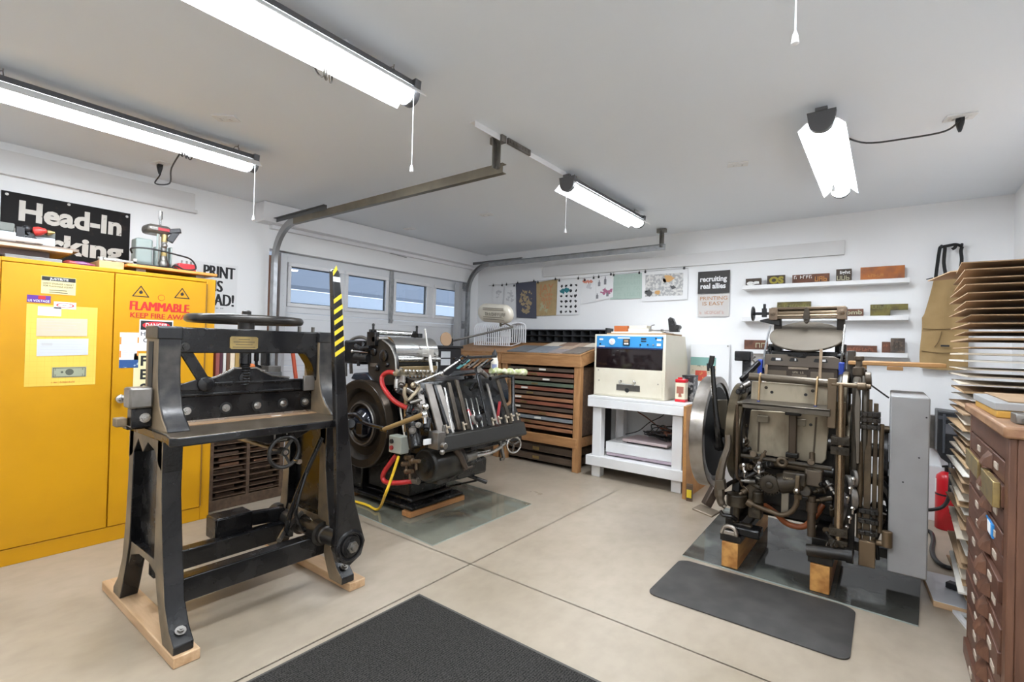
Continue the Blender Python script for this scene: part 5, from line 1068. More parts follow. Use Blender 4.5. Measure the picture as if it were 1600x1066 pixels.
for p_ in ([(.285, 4.94, 1.84), (.293, 4.93, 1.95), (.305, 4.93, 2.07), (.315, 4.94, 2.085)], [(.345, 4.93, 1.85), (.33, 4.925, 1.96), (.335, 4.93, 2.07), (.33, 4.94, 2.085)], [(.42, 4.93, 1.86), (.43, 4.93, 1.97), (.425, 4.93, 2.04), (.432, 4.94, 2.075)], [(.31, 4.945, 2.085), (.36, 4.93, 2.09), (.40, 4.94, 2.095), (.435, 4.945, 2.075)], [(.40, 4.945, 2.095), (.39, 4.935, 2.07), (.375, 4.93, 2.06)]):
    b.tube(p_, .011, n=8, k=5, flat=.25, up=(0, 1, 0))
part('strap', b, strap_m, t)
b = MB(); b.box(.32, .37, 4.905, 4.912, 1.325, 1.338); b.tube([(.23, 4.915, 1.84), (.27, 4.93, 1.85)], .004); part('buckle', b, plastic_m, t)
for xx in (.315, .43):
    b = MB(); b.cyl((xx, YN, 2.09), (xx, 4.935, 2.09), .006); b.ball((xx, 4.935, 2.092), .010); part('hook', b, plastic_m, t)

# ================================================================ charger, extinguisher
t = thing('mounted_charger', 'black plastic charger box mounted on the wall above the extinguisher', 'charger', (.38, 4.80, .46))
b = MB(); b.prism([(x_, 4.68, z) for x_, z in [(.295, .86), (.43, .85), (.46, .83), (.46, .50), (.36, .49), (.32, .52), (.295, .57)]], (0, .26, 0)); part('body', b, plastic_m, t, .008)
b = MB(); b.box(.30, .44, 4.674, 4.68, .80, .825); b.box(.325, .34, 4.672, 4.68, .56, .84); part('ridge', b, mat('plastic_grey', (.06, .065, .075), .4), t, .002)
b = MB(); b.box(.335, .40, 4.676, 4.6795, .70, .77); part('label', b, mat('charger_label', (.12, .12, .13), .5), t, smooth=0)
b = MB(); b.box(.27, .55, 4.94, 4.999, .55, .80); part('wall_bracket', b, dsteel_m, t, .002)
b = MB(); b.tube([(.37, 4.70, .50), (.372, 4.66, .42), (.365, 4.645, .28), (.34, 4.64, .20), (.29, 4.64, .16), (.22, 4.68, .14), (.15, 4.74, .20)], .012, n=10, k=6); part('power_cord', b, cable_m, t)
t = thing('fire_extinguisher', 'red fire extinguisher standing on the floor by the print wall', 'fire extinguisher', (.36, 4.78, 0)); ex, ey = .362, 4.775
b = MB(); b.lathe((ex, ey, 0), (0, 0, 1), [(.060, 0), (.066, .006), (.066, .35), (.060, .385), (.035, .41), (.018, .415)], 28); part('cylinder', b, ext_m, t, smooth=50)
b = MB(); b.lathe((ex, ey, .245), (0, 0, 1), [(.0668, 0), (.0668, .012)], 28); part('strap_band', b, plastic_m, t)
b = MB(); b.lathe((ex, ey, .262), (0, 0, 1), [(.0668, 0), (.0668, .10)], 14, arc=(-2.35, -1.15)); part('label', b, paper_m, t)
b = MB(); b.lathe((ex, ey, .29), (0, 0, 1), [(.0673, 0), (.0673, .025)], 8, arc=(-2.2, -1.9)); part('print', b, ink_m, t)
b = MB(); b.cyl((ex, ey, .415), (ex, ey, .445), .016); b.beam((ex - .03, ey - .01, .45), (ex + .07, ey - .03, .475), .022, .012); b.beam((ex - .01, ey, .44), (ex + .07, ey - .02, .435), .018, .01); part('valve_handle', b, plastic_m, t)
b = MB(); p_ = crv([(ex + .02, ey - .02, .42), (ex + .065, ey - .05, .38), (ex + .075, ey - .055, .25), (ex + .07, ey - .05, .10), (ex + .06, ey - .05, .03)], 8)
for i in range(len(p_) - 1): b.tube([p_[i], p_[i].lerp(p_[i + 1], .5), p_[i + 1]], [.013, .010, .013], n=8)
part('hose', b, mat('hose_grey', (.25, .28, .30), .5), t)
b = MB(); b.tube([(.14, 4.55, .014), (0.254, 4.577, 0.014), (0.268, 4.392, 0.014), (0.247, 4.141, 0.014), (0.255, 3.964, 0.014), (0.295, 3.874, 0.014), (0.359, 3.896, 0.014), (.50, 4.0, .014)], .013, n=10, k=6); solo('floor_cable', b, cable_m, 'thick black cable curving over the floor behind the marbled board', 'cable')
A = V((0.198, 3.754, 0.000)); Bq = V((0.204, 3.257, 0.000)); u_ = (A - Bq)
b = MB(); o = V((Bq.x, Bq.y, 0)); b.prism([o + V((0, .0, .001)), o + V((.36, -.03, .001)), o + V((.36, .42, .001)), o + V((-.03, .42, .001))], (0, 0, .03)); t = thing('marbled_board', 'white marbled board lying on the floor by the rack of sheets', 'board', o); wm_ = mat('marble_white', (.74, .76, .79), .25, 0, (.5, .52, .56), 5, (.55, .75)); pb = part('board', b, [wm_, pine_x], t, .002)
for p in pb.data.polygons: p.material_index = 0 if p.normal.z > .8 else 1
b = MB(); b.beam(o + V((.07, .24, .048)), o + V((.36, .10, .048)), .05, .03); solo('black_bar', b, plastic_m, 'black bar lying on the white marbled board', 'bar', bevel=.004)
b = MB(); A = V((0.285, 3.295, 0.000)); b.beam(A + V((0, -.05, .008)), A + V((.05, -.28, .008)), .022, .014); b.beam(A + V((.0, -.06, .008)), A + V((.25, -.07, .008)), .022, .014); solo('thin_square', b, paper_m, 'corner of a thin white frame lying on the floor under the sheets', 'frame')

# ================================================================ flat file cabinet at the right edge
fx, fy0, fy1, fh = .285, 1.985, 2.80, 1.022
t = thing('galley_cabinet', 'reddish brown wooden cabinet with many shallow drawers at the right edge', 'drawer cabinet', (.48, 2.3, 0))
b = MB(); b.box(fx + .014, .705, fy0 + .002, fy1, 0, fh - .001); part('carcass', b, mahogz_m, t, .003)
b = MB(); b.box(fx - .004, fx + .014, fy0, fy0 + .055, 0, fh - .001); part('stile', b, mahogz_m, t, .003)
b = MB(); b.box(fx - .004, fx + .014, fy1 - .03, fy1, 0, fh - .001); part('stile', b, mahogz_m, t, .003)
b = MB(); b.box(fx - .018, .71, fy0 - .02, fy1 + .045, fh, fh + .034); part('worktop', b, wood('worktop_worn', (.36, .20, .10), (.22, .105, .055), (20, 5, 20)), t, .007)
b = MB(); b.box(fx - .002, fx + .014, fy0 + .056, fy1 - .031, fh - .075, fh - .001); part('top_rail', b, mahog_m, t, .003)
nd = 13; z1 = fh - .08; pitch = (z1 - .03) / nd
holder_m = mat('holder_card', (.48, .40, .32), .6)
for k in range(nd):
    zt_ = z1 - k * pitch; zb_ = zt_ - pitch + .006; o = (.0, .006, .0, .003, .0, .010, 0, .004, .008, 0, .003, .0, .012)[k]
    b = MB(); b.box(fx - .004 - o, fx + .013, fy0 + .058, fy1 - .033, zb_, zt_); d = part('drawer', b, mahog_m, t, .002)
    b = MB(); yc = fy0 + .31; xs = fx - .004 - o; w_ = .055; zc = (zb_ + zt_) / 2
    b.add([(xs, yc - w_, zb_ + .006), (xs, yc + w_, zb_ + .006), (xs, yc + w_ * .8, zt_ - .008), (xs, yc - w_ * .8, zt_ - .008), (xs - .026, yc - w_ * .55, zb_ + .014), (xs - .026, yc + w_ * .55, zb_ + .014), (xs - .018, yc + w_ * .45, zb_ + .036), (xs - .018, yc - w_ * .45, zb_ + .036)],
          [(0, 1, 5, 4), (1, 2, 6, 5), (2, 3, 7, 6), (3, 0, 4, 7), (4, 5, 6, 7), (3, 2, 1, 0)]); part('pull', b, mahogz_m, d, .002)
    for q in (.52, .16):
        b = MB(); b.box(xs - .003, xs, fy0 + q, fy0 + q + .06, zc - .010, zc + .010); part('label_holder', b, holder_m, d, smooth=0)
    if k == 1:
        b = MB(); b.box(xs - .010, xs - .0005, fy0 + .45, fy1 - .035, zb_ + .002, zt_ + .004); part('brass_plate', b, brass_m, d, .002)
        b = MB(); b.box(xs - .018, xs - .0005, fy0 + .065, fy0 + .30, zb_ - .004, zt_ + .008); part('brass_plate', b, brass_m, d, .002)
    if k == 3:
        b = MB(); b.box(xs - .0052, xs - .0005, fy0 + .18, fy0 + .31, zb_ + .012, zt_ - .010); f = part('blue_tape', b, mat('tape_blue', (.03, .25, .62), .6), d, smooth=0)
        b = MB(); b.box(xs - .0065, xs - .0053, fy0 + .21, fy0 + .27, zb_ + .016, zt_ - .013); part('paper_tag', b, paper_m, f, smooth=0)
ft = fh + .0345
slab('yellow_board', mat('board_ochre', (.55, .30, .05), .55), .285, .70, 2.23, 2.70, ft, ft + .022, 'ochre edged board lying on the brown cabinet top', 'board')
slab('grey_board', mat('board_grey', (.36, .36, .36), .6), .282, .70, 2.24, 2.74, ft + .023, ft + .048, 'grey edged board stacked on the ochre board', 'board')
slab('brown_sheet', cardb_m, .32, .70, 2.28, 2.78, ft + .049, ft + .053, 'thin brown sheet on the grey edged board', 'sheet', bev=.0005)
t = thing('steel_clamp', 'dark steel bar clamp lying on the brown cabinet top', 'clamp', (.36, 2.05, ft))
b = MB(); b.box(.305, .34, 2.06, 2.14, ft, ft + .03); b.box(.32, .35, 2.04, 2.16, ft + .005, ft + .018); part('jaw', b, dsteel_m, t, .003)
b = MB(); b.cyl((.33, 2.08, ft + .016), (.58, 2.08, ft + .016), .013); b.cyl((.33, 2.125, ft + .014), (.42, 2.125, ft + .014), .009); part('spindle', b, iron_m, t)

# ================================================================ rack of sheets
t = thing('drying_rack', 'dark rack behind the brown cabinet holding rows of cardboard sheets', 'rack', (.6, 3.1, 0)); RX0, RY0, RY1 = .275, 2.92, 3.50
for yy in (2.93, 3.43):
    b = MB(); b.box(.685, .71, yy, yy + .035, 0, 1.70); part('post', b, dsteel_m, t)
b = MB(); b.box(.55, .71, 2.93, 3.465, .02, .045); part('base', b, dsteel_m, t)
nb = 45; random.seed(14); z_top = 1.664
for k in range(nb):
    z = z_top - k * .0335
    if z < .17: break
    b = MB(); b.box(.62, .684, 2.95, 2.965, z - .008, z - .004); b.box(.62, .684, 3.43, 3.445, z - .008, z - .004); part('support_arm', b, dsteel_m, t, smooth=0)
    jx = random.uniform(-.012, .012); jy = random.uniform(-.012, .012)
    low = z < 1.06
    y0 = RY0 + jy; y1 = RY1 + jy
    drop = random.uniform(-.004, .004) if not low else random.uniform(-.012, .006)
    m = cardb_m if k < 9 else (cardw_m if k in (12, 14, 15) else cardb_m if k < 13 else paper2_m if k < 16 else (cardb_m, cardw_m, mat('board_tan', (.46, .31, .17), .75), paper2_m, cardb_m)[k % 5])
    b = MB(); th = .0045 if k < 9 else random.choice((.004, .006, .008))
    rr = random.uniform(-.012, .012)
    b.prism([(RX0 + jx - rr, y0, z + drop), (.68, y0 + rr, z), (.68, y1 + rr, z), (RX0 + jx + rr, y1, z + drop * .5)], (0, 0, th))
    o = solo('drying_sheet', b, m, 'sheet %d' % k, 'sheet', 'cardboard sheets filed in the rack')
    o['label'] = 'edge of a cardboard sheet filed in the tall rack behind the brown cabinet'
b = MB(); b.prism([(RX0 - .03, 3.30, z_top + .013), (.60, 3.05, z_top + .013), (.60, 3.42, z_top + .013), (RX0 - .10, 3.62, z_top + .008)], (0, 0, .005)); solo('loose_sheet', b, cardb_m, 'skewed cardboard sheet poking out at the very top of the rack', 'sheet')


# ================================================================ black automatic platen press
b = MB(); b.prism([(-2.20, 2.13, 0.0005), (-2.20, 3.19, .0005), (-3.75, 3.30, .0005), (-3.75, 2.20, .0005)], (0, 0, .0065)); o = solo('glass_pad', b, [pad1_m, padedge_m], 'clear glass sheet on the floor under the black press with red hoses', 'glass sheet', smooth=0)
for p in o.data.polygons: p.material_index = 1 if abs(p.normal.z) < .5 else 0
for x0, lab in ((-2.745, 'orange pine plank under the front edge of the black press with red hoses'), (-3.46, 'pine plank under the rear edge of the black press with red hoses')):
    b = MB(); b.box(x0, x0 + .092, 2.345, 2.905, .0075, .045); solo('floor_plank', b, wood('plank_orange', (.55, .27, .10), (.42, .19, .07), (30, 3, 30)), lab, 'plank', bevel=.003)
t = thing('platen_press', 'black automatic printing press with big flywheel and red hoses behind the paper cutter', 'printing press', (-2.9, 2.6, .046))
def P(nm, b, m, par=None, bev=.004, sm=40, label=None): return part(nm, b, m, par or t, bev, sm, label)
b = MB(); b.box(-3.46, -2.66, 2.36, 2.90, .046, .075); P('base_flange', b, oil_m, bev=.01)
b = MB(); b.prism([(x_, y_, .075) for x_, y_ in [(-3.36, 2.42), (-2.73, 2.42), (-2.73, 2.84), (-3.36, 2.84)]], (0, 0, .03)); b.box(-3.28, -2.78, 2.44, 2.83, .105, .52); P('pedestal', b, oil_m, bev=.012)
b = MB(); b.box(-3.25, -2.72, 2.42, 2.88, .50, .80); b.prism([(x_, 2.42, z) for x_, z in [(-3.25, .80), (-2.72, .80), (-2.78, .98), (-3.18, 1.02)]], (0, .46, 0)); P('main_frame', b, oil_m, bev=.012)
b = MB(); b.box(-3.62, -3.25, 2.32, 2.60, .34, .52); b.box(-3.60, -3.3, 2.40, 2.55, .075, .34); P('motor_bracket', b, oil_m, bev=.01)
b = MB(); b.box(-3.40, -3.22, 2.30, 2.33, .345, .365); P('bright_edge', b, steel_m)
# flywheel
fc = V((-3.075, 2.255, .640)); ax = (0, -1, 0)
b = MB(); b.lathe(fc, ax, [(.075, -.045), (.27, -.045), (.315, -.05), (.322, -.03), (.322, .05), (.314, .058), (.262, .058), (.250, .045), (.235, .01), (.175, .005), (.168, .03), (.150, .04), (.135, .03), (.130, .0), (.075, -.005)], 64, True); fw = P('flywheel', b, mat('flywheel_iron', (.022, .019, .017), .28, .3, (.05, .042, .036), 5, (.4, .75)), bev=0, sm=30)
b = MB(); b.lathe(fc, ax, [(.11, -.01), (.11, .03), (.10, .045), (.07, .07), (.045, .085), (.04, .12), (.03, .125)], 40); P('hub', b, mat('hub_blue_black', (.012, .014, .022), .12, .2, coat=.5), fw, 0)
b = MB(); b.torus(fc + V((0, -.044, 0)), ax, .152, .006, 48, 6); P('belt_groove', b, dsteel_m, fw, 0)
b = MB(); b.lathe(fc, ax, [(.318, .0), (.3235, .0), (.3235, .056), (.318, .056)], 64, True, arc=(-.2, 2.4)); P('rim_tread', b, mat('rim_brown', (.10, .08, .065), .35, .6), fw, 0)
b = MB(); b.tube([(-3.172, 2.080, 0.709), (-3.031, 2.080, 0.720), (-2.941, 2.080, 0.729), (-2.860, 2.070, 0.704), (-2.802, 2.060, 0.690), (-2.692, 2.050, 0.687), (-2.598, 2.050, 0.686)], [.016, .018, .018, .015, .014, .013], n=10, k=5); b.box(-2.93, -2.86, 2.07, 2.12, .60, .68); b.cyl((-3.179, 2.200, 0.630), (-2.977, 2.060, 0.669), .035); b.beam((-2.637, 2.050, 0.677), (-2.558, 2.050, 0.670), .012, .03); cl = P('control_lever', b, mat('lever_black', (.012, .012, .015), .12, .3, coat=.6))
b = MB(); b.tube([(-2.598, 2.050, 0.678), (-2.226, 2.050, 0.814)], [.014, .017], n=12); P('lever_grip', b, mat('grip_brass', (.36, .24, .10), .4, .4), cl, 0)
b = MB(); b.ball((-2.220, 2.050, 0.814), .022, 14); b.cyl((-2.220, 2.050, 0.806), (-2.212, 2.050, 0.761), .012); P('lever_ball', b, chrome_m, cl, 0)
# inking unit
b = MB(); yp = 2.315
pr = [(-3.132, 2.315, 0.915), (-3.157, 2.315, 1.118), (-3.138, 2.315, 1.217), (-3.077, 2.315, 1.257), (-2.979, 2.315, 1.263), (-2.888, 2.315, 1.218), (-2.834, 2.315, 1.149), (-2.816, 2.315, 1.062), (-2.811, 2.315, 0.937)]
b.prism(pr, (0, .03, 0)); ep = P('end_plate', b, mat('end_plate_black', (.02, .018, .017), .4, .2, (.045, .04, .036), 10, (.45, .7)), bev=.004)
b = MB(); b.tube([V(q) + V((0, -.002, 0)) for q in pr[4:]], .007, n=8, k=4); P('bright_edge', b, steel_m, ep, 0)
for q, r_ in (((-2.954, 2.312, 1.145), .045), ((-3.025, 2.312, 1.052), .022), ((-2.907, 2.312, 1.081), .018), ((-3.069, 2.312, 1.170), .03)):
    b = MB(); b.lathe(q, ax, [(r_, 0), (r_, .012), (r_ * .6, .02), (r_ * .3, .02)], 20); P('bearing_cap', b, oil_m, ep, 0)
b = MB(); b.box(-3.10, -3.02, 2.300, 2.314, 1.06, 1.085); P('maker_label', b, dsteel_m, ep, 0)
b = MB(); b.cyl((-2.98, 2.345, 1.165), (-2.98, 2.77, 1.165), .125, n=48); P('ink_drum', b, mat('drum_steel', (.66, .66, .65), .16, 1), bev=0)
b = MB(); b.cyl((-2.88, 2.345, 1.095), (-2.88, 2.77, 1.095), .035, n=24); P('form_roller', b, rubber_m, bev=0)
b = MB(); b.cyl((-2.845, 2.345, 1.12), (-2.845, 2.77, 1.12), .02, n=20); P('rider_roller', b, steel_m, bev=0)
b = MB(); b.box(-2.85, -2.81, 2.345, 2.72, 1.0, 1.07); P('ochre_guard', b, mat('guard_ochre', (.26, .185, .09), .45, .4), bev=.004)
b = MB(); b.cyl((-3.080, 2.321, 1.320), (-3.080, 2.666, 1.317), .021, n=20); P('distributor_roller', b, steel_m, bev=0)
b = MB(); b.cyl((-3.020, 2.300, 1.272), (-3.020, 2.676, 1.271), .014, n=20); P('distributor_roller', b, dsteel_m, bev=0)
for px_, py_ in ((583, 524), (651, 526)):
    b = MB()
    c_ = (-3.080, 2.304, 1.295) if px_ == 583 else (-3.080, 2.735, 1.298); c_ = V(c_)
    b.box(c_.x - .05, c_.x + .05, c_.y - .02, c_.y + .02, c_.z - .08, c_.z + .025); b.cyl(c_, c_ + V((0, 0, .075)), .010, n=8); b.cyl(c_ + V((-.03, 0, .0)), c_ + V((-.03, 0, .045)), .014, n=8); b.ball(c_ + V((0, 0, .078)), .013, 8); b.cyl(c_ + V((.03, -.02, -.03)), c_ + V((.03, .03, -.03)), .022, n=12)
    P('roller_bracket', b, iron_m, bev=.003)
b = MB(); c0 = V((-3.320, 2.360, 1.168)); b.box(c0.x - .13, c0.x + .12, 2.30, 2.44, c0.z - .10, c0.z + .085); b.box(c0.x - .10, c0.x + .14, 2.33, 2.75, c0.z - .04, c0.z + .06); P('ink_fountain', b, oil_m, bev=.015)
b = MB(); b.cyl(V((-3.318, 2.300, 1.167)), V((-3.123, 2.300, 1.163)), .010, n=10); b.ball((-3.326, 2.300, 1.167), .016, 10); P('fountain_key', b, chrome_m, bev=0)
b = MB(); b.cyl((-3.282, 2.300, 1.124), (-3.121, 2.300, 1.120), .032, n=16); b.cyl((-3.218, 2.280, 1.057), (-3.219, 2.280, 1.087), .012); b.tube([(-3.287, 2.300, 1.213), (-3.198, 2.290, 1.191), (-3.095, 2.290, 1.198)], .018); P('fountain_roller', b, iron_m, bev=.002)
b = MB(); b.tube([(-3.558, 2.400, 0.954), (-3.566, 2.400, 1.102), (-3.552, 2.400, 1.193), (-3.501, 2.400, 1.247), (-3.433, 2.400, 1.274), (-3.348, 2.400, 1.280), (-3.272, 2.400, 1.261)], .014, n=10, k=5); b.tube([(-3.581, 2.470, 0.972), (-3.596, 2.470, 1.101), (-3.592, 2.470, 1.198), (-3.558, 2.470, 1.231)], .014, n=10, k=4); P('guard_rail', b, dsteel_m, bev=0)
b = MB(); b.prism([(-3.349, 2.300, 0.950), (-3.310, 2.300, 0.998), (-3.147, 2.300, 1.012), (-3.042, 2.300, 0.931), (-3.240, 2.300, 0.932)], (0, .12, 0)); P('wheel_cover', b, mat('cover_blue', (.03, .045, .08), .12, .3, coat=.6), bev=.01)
# delivery side: leaning bars over the dark bed
b = MB(); b.prism([(x_, 2.36, z) for x_, z in [(-2.74, .46), (-2.42, .46), (-2.43, .62), (-2.62, .97), (-2.74, .99)]], (0, .98, 0)); P('bed', b, oil_m, bev=.006)
pale = mat('bar_pale', (.24, .215, .19), .42, .35, (.17, .15, .13), 7, (.4, .7)); brn = mat('bar_brown', (.085, .07, .055), .35, .5, (.05, .042, .034), 7, (.4, .7))
BARS = [((-2.520, 2.273, 0.943), (-2.340, 2.193, 0.681), .05, pale), ((-2.520, 2.355, 0.965), (-2.340, 2.320, 0.644), .062, pale), ((-2.515, 2.404, 0.963), (-2.330, 2.387, 0.645), .026, iron_m), ((-2.520, 2.446, 0.952), (-2.340, 2.415, 0.662), .055, pale), ((-2.510, 2.501, 0.932), (-2.320, 2.408, 0.639), .020, steel_m),
        ((-2.510, 2.544, 0.966), (-2.320, 2.470, 0.658), .034, brn), ((-2.510, 2.623, 0.982), (-2.320, 2.561, 0.651), .034, brn), ((-2.460, 2.671, 0.846), (-2.300, 2.579, 0.647), .014, steel_m), ((-2.460, 2.727, 0.842), (-2.300, 2.633, 0.654), .014, steel_m), ((-2.460, 2.784, 0.843), (-2.300, 2.688, 0.657), .014, steel_m),
        ((-2.500, 2.827, 1.072), (-2.280, 2.743, 0.658), .038, oil_m), ((-2.480, 2.938, 0.941), (-2.280, 2.831, 0.657), .020, pale), ((-2.500, 3.044, 1.047), (-2.280, 2.995, 0.648), .034, brn)]
for a, c, w_, m in BARS:
    b = MB(); b.beam(a, c, w_, .014, (1, 0, .4)); P('delivery_bar', b, m, bev=.003)
for a in ((-2.3, 2.50, .655), (-2.295, 2.33, .655), (-2.29, 2.80, .655), (-2.285, 2.87, .66), (-2.28, 2.95, .66), (-2.28, 3.02, .665), (-2.28, 3.09, .665)):
    b = MB(); b.cyl(a, V(a) + V((-.02, 0, .055)), .008, n=8); b.cyl(V(a) + V((0, -.018, .04)), V(a) + V((0, .018, .04)), .008, n=8); P('clamp_screw', b, mat('screw_tan', (.50, .42, .32), .35, .6), bev=0)
for a, c in (((-2.400, 2.636, 0.775), (-2.330, 2.631, 0.678)), ((-2.400, 2.972, 0.627), (-2.480, 3.104, 0.788))):
    b = MB(); b.beam(a, c, .022, .012); P('red_strip', b, mat('strip_red', (.30, .02, .025), .4), bev=.002)
b = MB(); b.prism([(x_, 2.235, z) for x_, z in [(-2.245, .545), (-2.232, .56), (-2.262, .645), (-2.315, .65), (-2.315, .638), (-2.27, .632), (-2.25, .57)]], (0, .91, 0)); P('delivery_trough', b, mat('trough_black', (.022, .022, .022), .42, .2), bev=.002)
b = MB(); b.box(-2.34, -2.25, 2.20, 2.26, .57, .68); b.cyl((-2.23, 2.22, .60), (-2.20, 2.22, .60), .02, n=14); b.ball((-2.21, 2.20, .565), .018, 10); b.beam((-2.27, 2.27, .60), (-2.27, 2.27, .72), .02, .02); P('trough_bracket', b, dsteel_m, bev=.003)
b = MB(); b.box(-2.31, -2.30, 2.13, 2.19, .605, .64); P('white_label', b, paper_m, bev=0)
# feed side frame at the back right
b = MB(); b.tube([(-2.450, 2.939, 0.983), (-2.450, 3.091, 0.997), (-2.450, 3.227, 0.993), (-2.420, 3.204, 0.802), (-2.380, 3.151, 0.619)], .016, n=8); P('feeder_frame', b, oil_m, bev=0)
b = MB(); b.tube([(-2.500, 3.249, 0.968), (-2.500, 3.266, 0.790), (-2.500, 3.233, 0.755), (-2.500, 3.173, 0.750)], .014, n=8, k=3); P('copper_bend', b, mat('copper_dull', (.36, .20, .10), .4, .5), bev=0)
b = MB(); b.prism([(-2.550, 2.577, 1.000), (-2.550, 2.871, 1.019), (-2.660, 3.010, 1.029), (-2.660, 2.756, 1.026)], (0, 0, .012)); P('feed_table', b, iron_m, bev=.002)
b = MB(); b.beam((-2.620, 2.150, 1.036), (-2.620, 2.470, 1.022), .03, .03); 
for k in range(9): 
    q = V((-2.600, 2.144, 1.038)).lerp(V((-2.600, 2.445, 1.024)), k / 8); b.cyl(q, q + V((.0, 0, .03)), .008, n=8)
P('gripper_bar', b, mat('gripper_bar_tan', (.45, .38, .27), .35, .6, (.2, .17, .12), 20, (.4, .6)), bev=.002)
for k in range(7):
    q = V((-2.585, 2.220, 1.019)).lerp(V((-2.585, 2.419, 1.012)), k / 6); b = MB(); b.cyl(q, q + V((.012, 0, 0)), .009, n=10); b.ball(q + V((-.01, 0, .035)), .011, 8); P('gripper_button', b, steel_m, bev=0)
b = MB(); b.tube([(-2.420, 2.155, 0.986), (-2.420, 2.358, 1.042)], .009, n=10); b.tube([(-2.420, 2.394, 1.054), (-2.420, 2.556, 1.131)], .009, n=10); b.ball((-2.420, 2.376, 1.041), .02, 10); b.ball((-2.420, 2.160, 0.985), .02, 10); P('gripper_rod', b, steel_m, bev=0)
b = MB(); b.beam((-2.450, 2.641, 1.148), (-2.450, 3.003, 1.157), .02, .02); b.tube([(-2.420, 2.530, 1.132), (-2.420, 2.581, 1.163), (-2.420, 2.643, 1.140), (-2.420, 2.584, 1.108)], .010, closed=True); b.beam((-2.420, 2.544, 1.100), (-2.420, 2.649, 1.163), .012, .012); b.beam((-2.450, 2.528, 1.144), (-2.450, 2.656, 1.115), .02, .014); P('sucker_bar', b, iron_m, bev=.002)
for k, m in enumerate((mat('strip_teal', (.15, .45, .48), .4), MATS['copper_dull'], pale, MATS['copper_dull'], steel_m, iron_m)):
    b = MB(); q = V((-2.460, 2.701, 1.133)) + V((0, .055 * k, .0)); b.beam(q, q + V((-.02, -.10, -.065)), .03 if k == 0 else .016, .008); P('feed_finger', b, m, bev=.001)
b = MB(); b.cyl((-2.860, 2.622, 1.357), (-2.800, 2.615, 1.150), .007, n=8); b.cyl((-2.800, 2.621, 1.150), (-2.740, 2.596, 1.021), .014, n=10); b.beam((-2.820, 2.567, 1.164), (-2.800, 2.682, 1.150), .012, .012); b.box(-2.86, -2.79, 2.60, 2.66, 1.14, 1.20); P('suction_column', b, mat('column_pale', (.55, .52, .47), .35, .5), bev=.002)
b = MB(); b.tube([(-2.860, 2.683, 1.188), (-2.860, 2.739, 1.148), (-2.840, 2.737, 1.067), (-2.800, 2.687, 1.010)], .013, n=8, k=4); P('air_pipe', b, steel_m, bev=0)
# hoses and cable
b = MB(); b.tube([(-2.747, 2.260, 1.021), (-2.797, 2.260, 1.032), (-2.848, 2.250, 1.025), (-2.877, 2.240, 0.992), (-2.842, 2.220, 0.940), (-2.784, 2.210, 0.895), (-2.700, 2.200, 0.850), (-2.619, 2.200, 0.822), (-2.527, 2.200, 0.805), (-2.479, 2.220, 0.795)], .0165, n=12, k=5); P('red_hose', b, redhose_m, bev=0, label='red hose arching above the flywheel')
b = MB(); b.tube([(-2.674, 2.220, 0.467), (-2.695, 2.200, 0.428), (-2.742, 2.180, 0.353), (-2.761, 2.180, 0.309), (-2.732, 2.180, 0.284), (-2.657, 2.180, 0.290), (-2.570, 2.200, 0.306), (-2.513, 2.240, 0.318)], .0165, n=12, k=5); P('red_hose', b, redhose_m, bev=0, label='red hose looping low under the grey switch box')
for q in ((-2.473, 2.220, 0.800), (-2.741, 2.260, 1.026), (-2.501, 2.240, 0.320)):
    b = MB(); b.cyl(V(q) + V((-.02, 0, 0)), V(q) + V((.03, .01, 0)), .022, n=12); b.cyl(V(q) + V((.01, 0, 0)), V(q) + V((.03, .02, .04)), .014, n=10); P('hose_clamp', b, dsteel_m, bev=0)
b = MB(); b.tube([(-2.540, 2.130, 0.499), (-2.551, 2.110, 0.421), (-2.567, 2.090, 0.338), (-2.590, 2.070, 0.250), (-2.906, 2.279, 0.045), (-2.950, 2.268, 0.024), (-3.067, 2.293, 0.020), (-3.212, 2.283, 0.020), (-3.309, 2.237, 0.020)], .0095, n=8, k=5); P('yellow_cable', b, yelcable_m, bev=0, label='yellow cable dropping from the switch box to the floor')
b = MB(); b.box(-2.645, -2.52, 2.13, 2.20, .51, .625); sw = P('switch_box', b, mat('switch_grey', (.36, .38, .33), .45), bev=.006)
for zz, m in ((.588, plastic_m), (.545, MATS['strip_red'])):
    b = MB(); b.cyl((-2.61, 2.13, zz), (-2.61, 2.118, zz), .015, n=14); P('push_button', b, m, sw, 0)
b = MB(); b.beam((-2.60, 2.2, .57), (-2.62, 2.42, .57), .04, .04); P('switch_bracket', b, oil_m)
# lower gearing
mc = V((-2.406, 2.240, 0.439))
b = MB(); b.lathe(mc, ax, [(.03, -.30), (.10, -.30), (.115, -.28), (.115, -.02), (.105, .0), (.098, .004), (.085, -.004), (.05, -.002), (.045, .02), (.02, .025)], 36); P('pump_housing', b, mat('pump_black', (.02, .02, .02), .35, .2, (.05, .047, .043), 8, (.45, .75)), bev=0)
b = MB(); b.box(-2.70, -2.36, 2.32, 2.78, .30, .45); b.tube([(-2.45, 2.28, .34), (-2.38, 2.40, .32), (-2.34, 2.52, .38), (-2.36, 2.62, .46)], .022, k=4); b.cyl((-2.40, 2.35, .47), (-2.36, 2.62, .50), .035); P('gear_case', b, oil_m, bev=.03)
for q in (((-2.513, 2.200, 0.479)), ((-2.543, 2.200, 0.431)), ((-2.509, 2.200, 0.386)), ((-2.427, 2.180, 0.471))):
    b = MB(); b.cyl(V(q) + V((-.03, 0, 0)), V(q) + V((.035, -.005, .012)), .014, n=10); b.ball(V(q) + V((-.03, 0, 0)), .02, 10); b.cyl(q, V(q) + V((.005, 0, -.05)), .009, n=8); P('oil_valve', b, mat('valve_brown', (.20, .15, .11), .4, .5), bev=0)
